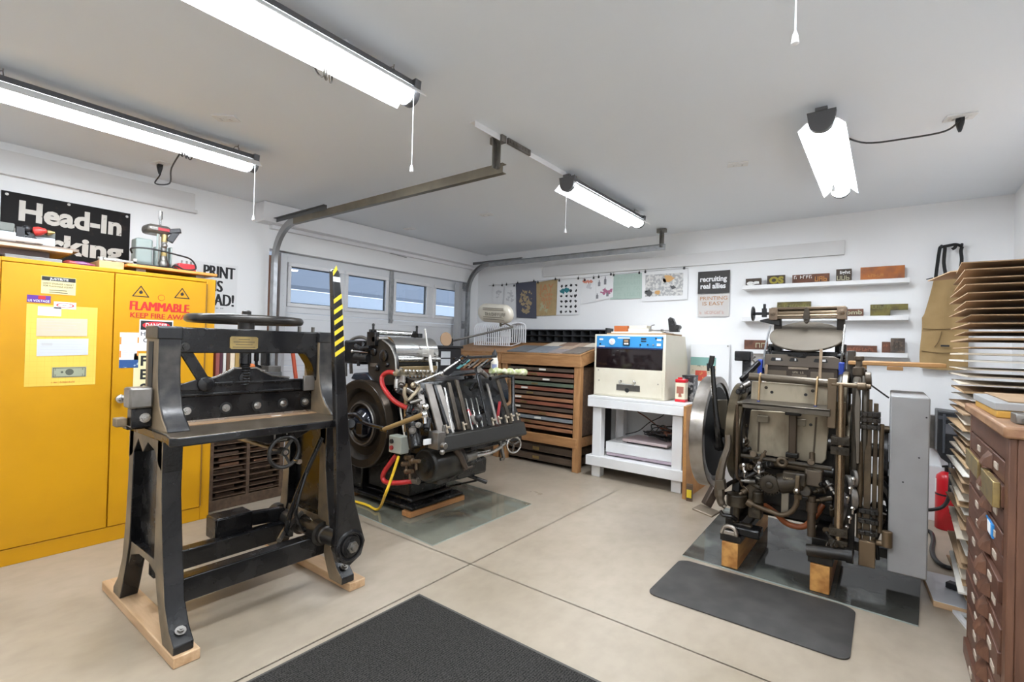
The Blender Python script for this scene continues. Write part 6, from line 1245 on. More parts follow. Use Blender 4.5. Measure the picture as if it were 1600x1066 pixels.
b = MB(); b.tube([(-2.320, 2.437, 0.531), (-2.300, 2.469, 0.468), (-2.280, 2.502, 0.396)], [.03, .024, .018], n=10); b.cyl((-2.280, 2.476, 0.392), (-2.280, 2.567, 0.398), .008); P('trip_arm', b, mat('arm_brown', (.10, .08, .07), .4, .5), bev=0)
b = MB(); b.cyl((-2.340, 2.551, 0.448), (-2.340, 2.652, 0.454), .034, n=20); b.torus((-2.330, 2.540, 0.452), (0, 1, 0), .018, .008, 20, 6); P('counter_drum', b, dsteel_m, bev=0)
b = MB(); b.box(-2.45, -2.34, 2.50, 2.80, .30, .42); b.cyl((-2.360, 2.588, 0.412), (-2.360, 2.684, 0.395), .03); P('register_case', b, oil_m, bev=.02)
b = MB(); b.tube([(-2.360, 2.675, 0.438), (-2.360, 2.848, 0.434), (-2.360, 2.946, 0.448), (-2.360, 3.040, 0.484)], .013, n=8, k=3); b.tube([(-2.380, 2.704, 0.449), (-2.380, 2.879, 0.446)], .008); P('drive_rod', b, steel_m, bev=0)
b = MB(); b.beam((-2.380, 2.993, 0.498), (-2.340, 2.996, 0.369), .025, .02); b.beam((-2.340, 2.996, 0.369), (-2.340, 2.956, 0.371), .02, .02); P('support_strut', b, dsteel_m, bev=.002)
b = MB(); wc = V((-2.320, 3.096, 0.466)); b.torus(wc, (1, -.4, 0), .062, .007, 30, 8)
for k in range(3): a = 2 * PI * k / 3 + .4; b.beam(wc, wc + V((.02 * math.cos(a), .055 * math.cos(a), .058 * math.sin(a))), .010, .010)
b.cyl(wc, V((-2.400, 3.091, 0.491)), .012); P('hand_wheel', b, steel_m, bev=0)
b = MB(); b.beam((-2.460, 2.618, 0.320), (-2.260, 2.707, 0.261), .03, .022); P('foot_pedal', b, iron_m, bev=.004)
b = MB(); b.tube([(-2.600, 2.680, 0.173), (-2.340, 2.687, 0.264)], .007); b.tube([(-2.600, 2.371, 0.257), (-2.460, 2.592, 0.302)], .008); P('pedal_link', b, iron_m, bev=0)
# clutter of small linkages at the near corner
b = MB(); b.tube([(-2.681, 2.240, 0.835), (-2.625, 2.220, 0.724), (-2.556, 2.200, 0.583), (-2.515, 2.200, 0.538)], .006, n=6, k=3); P('pale_tube', b, mat('tube_cream', (.62, .58, .50), .5), bev=0)
b = MB(); b.cyl((-2.619, 2.240, 0.964), (-2.559, 2.200, 0.647), .013, n=10); b.cyl((-2.569, 2.220, 0.795), (-2.541, 2.200, 0.697), .018); P('tie_rod', b, mat('rod_bronze', (.34, .24, .13), .35, .7), bev=0)
b = MB(); b.cyl((-2.466, 2.160, 0.769), (-2.386, 2.140, 0.575), .045, n=16); P('lock_column', b, oil_m, bev=.006)
b = MB(); b.tube([(-2.500, 2.133, 0.956), (-2.500, 2.130, 0.902), (-2.500, 2.158, 0.870), (-2.480, 2.183, 0.900), (-2.460, 2.219, 0.954), (-2.460, 2.179, 0.986)], .012, n=8, k=4); b.ball((-2.460, 2.169, 0.970), .02); P('rocker', b, mat('rocker_tan', (.50, .42, .30), .35, .5), bev=0)
random.seed(17)
CL = [(-2.500, 2.257, 0.893), (-2.460, 2.184, 0.860), (-2.420, 2.217, 0.810), (-2.400, 2.145, 0.777), (-2.380, 2.204, 0.753), (-2.360, 2.138, 0.721), (-2.380, 2.104, 0.695), (-2.350, 2.195, 0.720), (-2.560, 2.158, 0.920), (-2.520, 2.190, 0.922), (-2.480, 2.850, 1.043), (-2.500, 2.790, 0.922), (-2.550, 2.798, 0.991), (-2.460, 2.873, 1.024), (-2.340, 2.634, 0.713), (-2.400, 2.785, 0.762), (-2.500, 2.177, 0.806), (-2.620, 2.163, 0.967), (-2.600, 2.189, 0.989)]
for k, q in enumerate(CL):
    q = V(q); b = MB(); d = V((random.uniform(-.2, .6), random.uniform(-1, 1), random.uniform(-.6, .6))).normalized()
    r_ = random.uniform(.012, .024); b.cyl(q - d * .03, q + d * .035, r_, n=12); b.cyl(q + d * .03, q + d * .05, r_ * .6, n=10)
    P('linkage_stud', b, (iron_m, dsteel_m, pale, oil_m)[k % 4], bev=.002)
b = MB(); b.ball((-2.360, 2.188, 0.835), .024, 12); P('chrome_knob', b, steel_m, bev=0)
b = MB(); b.ball((-2.300, 2.643, 0.726), .03, 12); P('black_knob', b, plastic_m, bev=0)
# loose things on the press
sq = V((-2.550, 3.108, 0.980))
t2 = thing('squeeze_bottle', 'white bottle with black conical cap standing on the black press', 'bottle', sq)
b = MB(); b.lathe(sq, (0, 0, 1), [(.026, 0), (.030, .006), (.030, .13), (.022, .165), (.020, .18)], 20); part('body', b, mat('bottle_white', (.76, .72, .62), .4), t2)
b = MB(); b.lathe(sq + V((0, 0, .18)), (0, 0, 1), [(.023, 0), (.023, .015), (.006, .045), (.003, .052)], 18); part('cap', b, plastic_m, t2)
b = MB(); b.lathe(sq + V((0, 0, .06)), (0, 0, 1), [(.0305, 0), (.0305, .05)], 10, arc=(.0, 1.4)); part('label', b, mat('bottle_label', (.25, .28, .45), .5), t2)
a = V((-2.500, 2.999, 0.997)) + V((0, 0, .030)); c = V((-2.420, 3.374, 1.000)) + V((0, 0, .012)); n_ = 14; b = MB(); random.seed(6)
pts = [a.lerp(c, k / n_) + V((random.uniform(-.006, .006), 0, .004 + random.uniform(0, .012))) for k in range(n_ + 1)]
b.tube(pts, [random.uniform(.014, .03) for k in range(n_ + 1)], n=8, k=3); solo('green_rag', b, mat('rag_green', (.40, .44, .20), .9, 0, (.66, .65, .50), 30, (.45, .6)), 'twisted pale green rag lying over the feeder frame of the black press', 'rag', smooth=70)


# ================================================================ greasy brown platen press at right
b = MB(); b.prism([(.135, 2.965, .0005), (.20, 4.10, .0005), (-1.00, 4.15, .0005), (-.965, 3.02, .0005)], (0, 0, .0065)); o = solo('glass_pad', b, [pad2_m, padedge_m], 'oil-stained glass sheet on the floor under the disc press', 'glass sheet', smooth=0)
for p in o.data.polygons: p.material_index = 1 if abs(p.normal.z) < .5 else 0
BL = [(-.742, -.655, .150, 'square timber block under the left foot of the disc press'), (-.303, -.215, .150, 'square timber block under the right foot of the disc press')]
for x0, x1, zt, lab in BL:
    b = MB(); b.box(x0, x1, 3.02, 3.92, .0075, zt); solo('timber_block', b, fir_m, lab, 'timber block', 'timber blocks under the disc press', .004)
# anti-fatigue mat and ribbed mat
b = MB(); c_ = [(-.953, 2.948), (-.105, 2.955), (-.10, 2.425), (-.948, 2.435)]
def rounded(x0, x1, y0, y1, r, n=6):
    out = []
    for cx_, cy_, a0 in ((x1 - r, y1 - r, 0), (x0 + r, y1 - r, PI / 2), (x0 + r, y0 + r, PI), (x1 - r, y0 + r, 1.5 * PI)):
        out += [(cx_ + r * math.cos(a0 + PI / 2 * k / n), cy_ + r * math.sin(a0 + PI / 2 * k / n)) for k in range(n + 1)]
    return out
lo = rounded(-.955, -.10, 2.435, 2.955, .05); hi = rounded(-.925, -.13, 2.50, 2.93, .035); k = len(lo)
b.add([(x_, y_, .001) for x_, y_ in lo] + [(x_, y_, .006) for x_, y_ in lo] + [(x_, y_, .019) for x_, y_ in hi], [list(range(k))[::-1]] + [(i, (i + 1) % k, k + (i + 1) % k, k + i) for i in range(k)] + [(k + i, k + (i + 1) % k, 2 * k + (i + 1) % k, 2 * k + i) for i in range(k)] + [list(range(2 * k, 3 * k))])
solo('standing_mat', b, mat('mat_grey', (.038, .035, .032), .65, 0, (.062, .057, .052), 9, (.4, .7), .5, 500), 'grey foam standing mat with sloping edges in front of the disc press', 'mat', smooth=30)
t = thing('floor_mat', 'large dark ribbed carpet mat in the foreground', 'mat', (-1.3, .6, 0)); mx0, mx1, my1 = -1.825, -.55, 1.685
b = MB(); b.box(mx0, mx1, -.4, my1, .001, .005); part('rubber_border', b, mat('mat_border', (.075, .07, .062), .7), t, .002)
rib = bpy.data.materials.new('ribbed_pile'); rib.use_nodes = True; nt = rib.node_tree; Bn = nt.nodes['Principled BSDF']; Bn.inputs['Roughness'].default_value = .95; Bn.inputs['Specular IOR Level'].default_value = .1
tc = nt.nodes.new('ShaderNodeTexCoord'); wv = nt.nodes.new('ShaderNodeTexWave'); wv.bands_direction = 'X'; wv.inputs['Scale'].default_value = 30; wv.inputs['Distortion'].default_value = 2.5; wv.inputs['Detail Scale'].default_value = 30
nz = nt.nodes.new('ShaderNodeTexNoise'); nz.inputs['Scale'].default_value = 180; nz.inputs['Detail'].default_value = 6; mxn = nt.nodes.new('ShaderNodeMath'); mxn.operation = 'MULTIPLY_ADD'; mxn.inputs[1].default_value = .16
rp = nt.nodes.new('ShaderNodeValToRGB'); rp.color_ramp.elements[0].position = .38; rp.color_ramp.elements[0].color = (.010, .0095, .009, 1); rp.color_ramp.elements[1].position = .85; rp.color_ramp.elements[1].color = (.075, .070, .064, 1)
nt.links.new(tc.outputs['Object'], wv.inputs['Vector']); nt.links.new(tc.outputs['Object'], nz.inputs['Vector']); nt.links.new(wv.outputs['Fac'], mxn.inputs[0]); nt.links.new(nz.outputs['Fac'], mxn.inputs[2]); nt.links.new(mxn.outputs[0], rp.inputs['Fac']); nt.links.new(rp.outputs[0], Bn.inputs['Base Color'])
bpn = nt.nodes.new('ShaderNodeBump'); bpn.inputs['Strength'].default_value = .6; bpn.inputs['Distance'].default_value = .003; nt.links.new(mxn.outputs[0], bpn.inputs['Height']); nt.links.new(bpn.outputs[0], Bn.inputs['Normal'])
b = MB(); b.box(mx0 + .022, mx1 - .022, -.4 + .02, my1 - .022, .0052, .012); part('pile', b, rib, t)

t = thing('disc_press', 'greasy brown platen press with round ink disc, flywheel and grey belt guard', 'printing press', (-.45, 3.45, .151))
def Q(nm, b, m, par=None, bev=.004, sm=40, label=None): return part(nm, b, m, par or t, bev, sm, label)
G, D_, OI = grease_m, dgrease_m, oil_m
# feet and side frames
for x0 in (-.755, -.315):
    b = MB(); b.box(x0, x0 + .11, 3.03, 3.90, .1515, .19); b.box(x0 + .01, x0 + .10, 3.10, 3.85, .19, .26); b.bolt((x0 + .055, 3.06, .19), (0, 0, 1), .014); Q('foot', b, D_, bev=.006)
b = MB(); b.box(-.75, -.66, 3.025, 3.05, .19, .215); b.tube([(-.745, 3.03, .19), (-.73, 3.03, .235), (-.68, 3.03, .235), (-.665, 3.03, .19)], .012, k=3); Q('foot_strap', b, mat('zinc_strap', (.55, .50, .44), .3, .9))
for x0, nm in ((-.735, 'left'), (-.225, 'right')):
    b = MB(); b.prism([(x0, y, z) for y, z in [(3.14, .24), (3.80, .24), (3.84, .60), (3.78, 1.02), (3.60, 1.16), (3.42, 1.12), (3.30, .95), (3.24, .62)]], (.05, 0, 0)); Q('side_frame', b, D_, bev=.01)
b = MB(); b.box(-.69, -.22, 3.46, 3.78, .215, .95); Q('body_casting', b, D_, bev=.02)  # lower end extended to darken the gap where the floor lies in shade
b = MB(); b.box(-.69, -.18, 3.36, 3.44, .32, .40); b.cyl((-.80, 3.40, .56), (.02, 3.40, .56), .03); b.cyl((-.92, 3.47, .71), (.0, 3.47, .71), .038, n=20); Q('main_shaft', b, D_, bev=.004)
# platen back (pale stained plates)
b = MB(); pq = [(-0.649, 3.240, 0.896), (-0.248, 3.240, 0.908), (-0.264, 3.300, 0.651), (-0.285, 3.300, 0.622), (-0.659, 3.300, 0.626), (-0.681, 3.300, 0.654)]; b.prism(pq, (0, .03, 0)); pb = Q('platen_plate', b, plate_m, bev=.004)
b = MB(); b.prism([(-0.605, 3.236, 0.874), (-0.595, 3.236, 0.875), (-0.608, 3.296, 0.642), (-0.619, 3.296, 0.641)], (0, .004, 0)); b.prism([(-0.314, 3.236, 0.891), (-0.305, 3.236, 0.892), (-0.322, 3.296, 0.642), (-0.331, 3.296, 0.641)], (0, .004, 0)); Q('seam', b, mat('seam_brown', (.13, .10, .07), .6), pb, 0)
b = MB(); b.prism([(-0.631, 3.170, 1.074), (-0.246, 3.170, 1.071), (-0.244, 3.170, 0.954), (-0.636, 3.170, 0.956)], (0, .025, 0)); up = Q('upper_plate', b, plate_m, bev=.003)
for par, qs in ((up, [(-0.525, 3.169, 1.018), (-0.356, 3.169, 1.017)]), (pb, [(-0.579, 3.245, 0.845), (-0.337, 3.250, 0.843)])):
    for q in qs: b = MB(); b.lathe(q, (0, -1, 0), [(.0085, -.002), (.0085, .0015)], 14); Q('hole', b, rubber_m, par, 0)
for q in ((-0.555, 3.169, 1.042), (-0.323, 3.169, 1.041)): b = MB(); b.bolt(q, (0, -1, 0), .006); Q('plate_screw', b, G, up, 0)
b = MB(); b.cyl((-0.642, 3.150, 1.104), (-0.239, 3.150, 1.090), .021, n=24); Q('roller_bar', b, mat('bar_grey_brown', (.17, .15, .13), .35, .6), bev=0)
for q, w in (((-0.581, 3.120, 1.109), (-0.581, 3.100, 0.970)), ((-0.298, 3.120, 1.105), (-0.302, 3.100, 0.968))):
    b = MB(); b.tube([q, w], .006, n=6); b.torus(V(q) + V((0, .03, -.01)), (1, 0, 0), .026, .005, 20, 6); o = Q('gauge_pin', b, mat('pin_bronze', (.36, .24, .12), .4, .6), bev=0)
    b = MB(); b.cyl(V(w) + V((0, 0, .0)), V(w) + V((0, 0, -.02)), .008, n=8); Q('blue_tip', b, mat('tip_blue', (.02, .05, .30), .5), o, 0)
b = MB(); A = V((-0.682, 3.030, 0.959)); B2 = V((-0.230, 3.030, 0.957)); b.prism([A, B2, B2 + V((0, .13, .012)), A + V((.03, .13, .012))], (0, 0, -.010)); b.prism([A + V((.03, 0, 0)), B2, B2 + V((0, 0, -.035)), A + V((.03, 0, -.03))], (0, .012, 0)); Q('feed_ledge', b, mat('ledge_steel', (.20, .19, .175), .3, .7, (.12, .11, .10), 10, (.4, .7)), bev=.002)
b = MB(); b.box(-.44, -.40, 3.20, 3.23, .58, .94); Q('platen_post', b, mat('post_brown', (.10, .075, .055), .4, .4), bev=.006)
for zz in (.905, .93, .665): b = MB(); b.box(-.46 if zz > .7 else -.452, -.38 if zz > .7 else -.388, 3.19, 3.24, zz - .014, zz + .014); Q('post_collar', b, D_, bev=.005)
for q in ((-0.580, 3.235, 0.850), (-0.389, 3.235, 0.853)): b = MB(); q = V(q); b.box(q.x - .03, q.x + .03, 3.225, 3.24, q.z - .02, q.z + .02); Q('spring_plate', b, mat('plate_shadow', (.22, .185, .13), .5, .3), pb, .003)
# bed and chase with slotted top
b = MB(); b.box(-.615, -.23, 3.50, 3.56, 1.04, 1.175); ch = Q('bed', b, mat('bed_brown', (.055, .042, .036), .45, .2, (.09, .068, .056), 8, (.4, .7)), bev=.004)
b = MB(); zz0, zz1 = 1.175, 1.222
b.prism([(x_, 3.49, z) for x_, z in [(-.63, zz0 - .01), (-.63, zz1 + .005), (-.615, zz1 + .015), (-.50, zz1 + .015), (-.49, zz1 + .004), (-.40, zz1 - .004), (-.39, zz1 + .012), (-.25, zz1 + .010), (-.22, zz1 - .005), (-.215, zz0 - .02)]], (0, .03, 0)); hd = Q('chase_top', b, mat('chase_grey', (.17, .15, .14), .4, .5), ch, .004)
for x0, x1 in ((-.59, -.52), (-.485, -.435), (-.355, -.28)):
    b = MB(); b.prism([(x0, 3.4885, 1.198), (x0 + .008, 3.4885, 1.216), (x1 - .008, 3.4885, 1.216), (x1, 3.4885, 1.198), (x1 - .006, 3.4885, 1.194), (x0 + .006, 3.4885, 1.194)], (0, .003, 0)); Q('slot', b, rubber_m, hd, 0)
    b = MB(); b.box(x0 + .03, x1 - .012, 3.4865, 3.489, 1.199, 1.213); Q('slot_gleam', b, paper_m, hd, 0)
b = MB(); b.box(-.49, -.38, 3.494, 3.50, 1.145, 1.165); npl = Q('name_plate', b, mat('plate_tarnish', (.38, .31, .24), .4, .5), ch, .002)
b = MB(); scrawl(b, (-.475, 3.4935, 1.150), PU, PW, .010, .06, 5); scrawl(b, (-.465, 3.4965, 1.122), PU, PW, .012, .07, 7); Q('raised_lettering', b, plate_m, ch, 0)
for x0, x1 in ((-.61, -.50), (-.47, -.39), (-.37, -.25)):
    b = MB(); b.box(x0, x1, 3.497, 3.50, 1.055, 1.135 if x0 != -.47 else 1.115); Q('bed_panel', b, MATS['seam_brown'], ch, .002)
for xx, y_ in ((-.622, 3.47), (-.325, 3.44)):
    b = MB(); b.prism([(xx, y_, 1.06), (xx + .016, y_, 1.06), (xx + .018, y_ + .03, 1.225 if xx < -.5 else 1.275), (xx + .002, y_ + .03, 1.225 if xx < -.5 else 1.275)], (0, .008, 0)); Q('wooden_stick', b, mat('stick_worn', (.34, .24, .15), .6, 0, (.22, .15, .09), 10, (.4, .7)), bev=.001)
for xx in (-.648, -.212):
    b = MB(); b.box(xx - .014, xx + .014, 3.47, 3.56, 1.06, 1.20); Q('blue_guide', b, mat('guide_blue', (.015, .045, .30), .45), bev=.006)
b = MB(); b.tube([(-0.627, 3.480, 1.147), (-0.626, 3.500, 1.250), (-0.621, 3.550, 1.342), (-0.613, 3.600, 1.419)], .012, n=8, k=4, flat=.5); Q('roller_rail', b, galv_m, bev=0)
b = MB(); b.tube([(-0.221, 3.480, 1.141), (-0.214, 3.500, 1.224), (-0.212, 3.550, 1.320), (-0.207, 3.600, 1.426)], .012, n=8, k=4, flat=.5); Q('roller_rail', b, steel_m, bev=0)
b = MB(); b.box(-.60, -.24, 3.56, 3.75, 1.05, 1.26); b.cyl((-.64, 3.60, 1.235), (-.20, 3.60, 1.235), .024); b.cyl((-.64, 3.66, 1.20), (-.20, 3.66, 1.20), .028); Q('roller_carriage', b, oil_m, bev=.008)
for xx in (-.625, -.225):
    b = MB(); b.torus((xx, 3.62, 1.22), (1, .2, 0), .045, .007, 24, 6); b.beam((xx, 3.60, 1.10), (xx, 3.72, 1.30), .02, .035, (1, 0, 0)); b.box(xx - .012, xx + .012, 3.64, 3.70, 1.24, 1.29); Q('roller_saddle', b, iron_m, bev=.003)
# ink disc
dn = V((.02, -.465, .885)).normalized(); dc = V((-.415, 3.64, 1.358))
b = MB(); b.lathe(dc, dn, [(.02, -.02), (.195, -.014), (.205, -.006), (.207, .003), (.203, .006), (.0001, .006)], 72); Q('ink_disc', b, disc_m, bev=0, sm=30)
b = MB(); b.cyl(dc - dn * .015, dc - dn * .16, .035); b.beam(dc - dn * .12, (-.42, 3.76, 1.05), .06, .06); Q('disc_spindle', b, OI, bev=.004)
# fountain on top
FY = 3.70
a0, a1 = V((-0.624, 3.700, 1.510)), V((-0.208, 3.700, 1.511)); zc = (a0.z + a1.z) / 2
b = MB(); b.box(a0.x, a1.x, FY - .03, FY + .05, zc + .020, zc + .038); b.box(a0.x + .02, a1.x - .01, FY - .035, FY - .01, zc - .040, zc - .026); ft_ = Q('fountain_trough', b, mat('fountain_brown', (.16, .12, .085), .4, .5, (.09, .068, .048), 8, (.4, .7)), bev=.004)
b = MB(); b.cyl((a0.x + .02, FY, zc), (a1.x - .02, FY, zc), .024, n=20); Q('fountain_roller', b, mat('fountain_steel', (.26, .21, .16), .3, .7), ft_, 0)
b = MB(); b.cyl((a0.x + .02, FY - .03, zc - .018), (a1.x - .02, FY - .03, zc - .018), .007, n=10); Q('bright_rod', b, mat('rod_tan', (.46, .37, .26), .3, .8), ft_, 0)
for xx in (a0.x + .015, a1.x - .02):
    b = MB(); b.box(xx - .025, xx + .025, FY - .045, FY + .05, zc - .045, zc + .032); b.bolt((xx, FY - .046, zc), (0, -1, 0), .012); Q('end_block', b, mat('fountain_end', (.20, .155, .12), .4, .5), ft_, .006)
xm = (a0.x + a1.x) / 2; b = MB(); b.prism([(xm + p, FY - .05, zc + q) for p, q in [(-.02, -.03), (-.012, .025), (0, .035), (.012, .025), (.02, -.03), (.014, -.055), (.005, -.072), (-.005, -.072), (-.014, -.055)]], (0, .03, 0)); b.torus((xm, FY - .052, zc - .052), (0, 1, 0), .012, .004, 16, 6); Q('center_lug', b, G, ft_, .003)
b = MB(); b.cyl((a0.x, FY, zc), (a0.x - .115, FY, zc), .010, n=10); b.torus((a0.x - .115, FY, zc), (1, 0, 0), .046, .006, 28, 8); b.beam((a0.x - .115, FY, zc - .045), (a0.x - .115, FY, zc + .045), .008, .01); b.box(a0.x - .06, a0.x - .03, FY - .012, FY + .012, zc - .025, zc + .035); b.cyl((a0.x - .045, FY, zc + .035), (a0.x - .045, FY, zc + .065), .009); Q('fountain_wheel', b, iron_m, ft_, .002)
for s, xx in ((1, a0.x + .035), (-1, a1.x - .025)):
    b = MB(); b.prism([(xx - .022, FY, zc - .03), (xx + .022, FY, zc - .03), (xx + .022 * (1 if s > 0 else .8), FY + .02, zc - .10), (xx + .01, FY + .03, 1.30), (xx - .022, FY + .03, 1.30), (xx - .024, FY + .02, zc - .09)], (0, .035, 0)); b.box(xx - .03, xx + .03, FY, FY + .07, .95, 1.31); Q('fountain_arm', b, mat('arm_black_brown', (.03, .025, .022), .4, .2), bev=.006)
b = MB(); b.prism([(a0.x - .01, FY, zc - .03), (a0.x - .075, FY, zc - .045), (a0.x - .07, FY, zc - .055), (a0.x + .05, FY, zc - .085), (a0.x + .05, FY, zc - .04)], (0, .03, 0)); Q('fountain_bracket', b, iron_m, ft_, .003)
# left: flywheel, second ring, throw-off lever, counterweight arm
b = MB(); b.rim((-.93, 3.47, .71), (1, 0, 0), .325, .365, .085, 72); fw = Q('flywheel', b, mat('rim_bright', (.34, .31, .28), .28, .9, (.20, .175, .15), 9, (.4, .7)), bev=0, sm=30)
b = MB(); b.rim((-.93, 3.47, .71), (1, 0, 0), .295, .326, .065, 64); b.rim((-.93, 3.47, .71), (1, 0, 0), .04, .075, .10, 28)
for k in range(6):
    a = 2 * PI * k / 6 + .2; b.tube([V((-.93, 3.47, .71)) + V((0, math.cos(a), math.sin(a))) * .06, V((-.93, 3.47, .71)) + V((0, math.cos(a + .12), math.sin(a + .12))) * .18, V((-.93, 3.47, .71)) + V((0, math.cos(a + .10), math.sin(a + .10))) * .31], [.026, .022, .020], n=8, k=3)
Q('flywheel_spokes', b, oil_m, fw, 0)
b = MB(); b.rim((-.905, 3.47, .71), (1, 0, 0), .04, .30, .012, 64); Q('flywheel_web', b, mat('web_black', (.006, .006, .006), .6, spec=.25), fw, 0)
b = MB(); b.rim((-.735, 3.40, .74), (1, 0, 0), .265, .305, .05, 64); b.rim((-.70, 3.40, .74), (1, 0, 0), .235, .262, .03, 64); Q('gear_ring', b, mat('ring_brown', (.15, .125, .085), .35, .6, (.085, .07, .048), 9, (.4, .7)), bev=0, sm=30)
b = MB(); b.rim((-.69, 3.40, .74), (1, 0, 0), .03, .24, .03, 48); Q('gear_web', b, D_, bev=0)
b = MB(); b.tube([(-0.844, 3.120, 1.155), (-0.835, 3.120, 1.047), (-0.820, 3.120, 0.893), (-0.807, 3.140, 0.756), (-0.813, 3.200, 0.650)], [.014, .016, .016, .02, .03], n=8, k=3); b.tube([(-0.859, 3.120, 1.143), (-0.849, 3.120, 1.190), (-0.846, 3.120, 1.217)], .016, n=8); b.cyl((-0.861, 3.100, 1.124), (-0.866, 3.100, 1.170), .007); Q('throw_off_lever', b, oil_m, bev=0)
b = MB(); b.prism([(-0.829, 3.180, 0.946), (-0.770, 3.180, 0.951), (-0.762, 3.180, 0.769), (-0.822, 3.180, 0.769)], (0, .02, 0)); Q('guard_plate', b, mat('plate_olive', (.075, .065, .048), .45, .3), bev=.003)
b = MB(); b.tube([(-0.739, 3.100, 0.751), (-0.736, 3.080, 0.679), (-0.754, 3.060, 0.604), (-0.768, 3.050, 0.510), (-0.766, 3.040, 0.419), (-0.755, 3.040, 0.365), (-0.729, 3.040, 0.341)], [.018, .02, .022, .026, .03, .024, .016], n=8, k=4); b.beam((-0.776, 3.030, 0.467), (-0.733, 3.030, 0.476), .05, .05); Q('brake_arm', b, mat('arm_steel_brown', (.17, .15, .13), .35, .6), bev=0)
b = MB(); b.tube([(-0.768, 3.100, 0.424), (-0.737, 3.150, 0.457), (-0.706, 3.200, 0.472)], .012); b.tube([(-0.760, 3.100, 0.399), (-0.712, 3.200, 0.402)], .010); Q('brake_link', b, D_, bev=0)
b = MB(); b.beam((-0.794, 3.060, 0.439), (-0.835, 3.020, 0.334), .045, .05); pd = Q('treadle_arm', b, mat('treadle_brown', (.09, .07, .06), .4, .4), bev=.006)
b = MB(); z_ = .325; b.obox(V((-0.820, 2.970, 0.319)), (.125, .09, .012), (6, 5, -14)); Q('treadle_plate', b, mat('treadle_steel', (.30, .26, .22), .4, .6), pd, .004)
b = MB(); A = V((-0.758, 3.550, 1.220)); b.box(A.x - .055, A.x + .045, 3.52, 3.60, A.z - .035, A.z + .03); b.box(A.x - .01, A.x + .04, 3.54, 3.58, A.z - .14, A.z - .03); Q('delivery_arm', b, iron_m, bev=.006)
b = MB(); b.beam((-0.639, 3.400, 1.184), (-0.708, 3.250, 1.073), .022, .03); Q('delivery_link', b, iron_m, bev=.004)
b = MB(); b.tube([(-0.695, 3.500, 1.151), (-0.677, 3.500, 1.173), (-0.700, 3.500, 1.197), (-0.681, 3.500, 1.219)], .007); Q('spring', b, dsteel_m, bev=0)
b = MB(); b.tube([(-0.685, 3.060, 0.941), (-0.685, 3.080, 0.761), (-0.688, 3.100, 0.533), (-0.674, 3.120, 0.495), (-0.664, 3.140, 0.455)], .008, n=8, k=4); Q('pull_rod', b, mat('rod_rust', (.12, .085, .06), .5, .3), bev=0)
# right: uprights, rods, belt guard
b = MB(); b.tube([(-0.187, 3.060, 1.095), (-0.184, 3.060, 0.764), (-0.184, 3.060, 0.286)], .014, n=12); Q('front_rod', b, mat('rod_bright_brown', (.42, .32, .21), .25, .9), bev=0)
b = MB(); b.box(-.205, -.165, 3.07, 3.10, .26, 1.0); Q('guide_bar', b, mat('guide_brown', (.13, .095, .06), .4, .4), bev=.004)
for z_ in (.80, .75, .33, .27):
    b = MB(); b.box(-.225, -.145, 3.04, 3.115, z_ - .02, z_ + .02); b.bolt((-.205, 3.04, z_), (0, -1, 0), .010); b.bolt((-.165, 3.04, z_), (0, -1, 0), .010); Q('rod_clamp', b, G, bev=.005)
b = MB(); b.prism([(-.145, y_, z) for y_, z in [(3.18, 1.10), (3.20, .40), (3.30, .40), (3.34, .8), (3.30, 1.13)]], (.035, 0, 0)); b.prism([(-.10, y_, z) for y_, z in [(3.10, 1.0), (3.14, .52), (3.17, .50), (3.24, .8), (3.24, 1.14), (3.16, 1.15)]], (.03, 0, 0)); Q('side_arm', b, mat('arm_grey_brown', (.10, .092, .08), .4, .5), bev=.01)
b = MB(); b.prism([(-0.123, 3.090, 1.098), (-0.103, 3.090, 1.017), (-0.103, 3.090, 0.690), (-0.119, 3.090, 0.687), (-0.132, 3.090, 0.965)], (0, .02, 0)); Q('connecting_bar', b, mat('bar_steel_grey', (.22, .21, .20), .3, .8), bev=.004)
b = MB(); b.box(-.245, -.205, 3.05, 3.12, .86, 1.12); b.cyl((-.23, 3.06, 1.09), (-.06, 3.06, 1.088), .012); b.lathe((-.10, 3.06, 1.088), (1, 0, 0), [(.02, -.02), (.02, .02)], 10); Q('cross_pin', b, mat('pin_brown', (.18, .14, .10), .4, .6), bev=.004)
b = MB(); b.rim((-.18, 3.35, .98), (1, 0, 0), .14, .17, .03, 48); b.rim((-.17, 3.42, .74), (1, 0, 0), .18, .225, .04, 56); Q('cam_wheel', b, mat('cam_brown', (.12, .105, .08), .35, .6), bev=0)
b = MB(); b.lathe((-0.115, 3.120, 1.170), (0, 0, 1), [(.026, -.03), (.026, .012), (.014, .016), (.014, .045), (.022, .05), (.022, .07)], 12); b.cyl((-0.087, 3.120, 1.125), (-0.061, 3.120, 1.127), .035, n=16); b.cyl((-0.084, 3.120, 1.086), (-0.071, 3.120, 1.087), .026); Q('oil_cup', b, mat('cup_brown', (.11, .09, .07), .4, .4), bev=.003)
b = MB(); b.box(-.085, -.055, 3.12, 3.14, .25, 1.02); b.box(-.05, -.03, 3.14, 3.16, .25, 1.0); b.cyl((-.015, 3.12, .35), (-.015, 3.12, .9), .011); b.cyl((-.10, 3.13, .30), (-.10, 3.13, .80), .013); Q('upright_rod', b, mat('upright_brown', (.16, .125, .085), .38, .5, (.09, .07, .05), 9, (.4, .7)), bev=.003)
for z_ in (.915, .945, .88, .45, .40, .34):
    b = MB(); b.box(-.105, -.02, 3.10, 3.17, z_ - .012, z_ + .012); b.cyl((-.085, 3.10, z_), (-.085, 3.09, z_), .012, n=10); b.cyl((-.045, 3.10, z_), (-.045, 3.09, z_), .012, n=10); Q('upright_collar', b, D_, bev=.003)
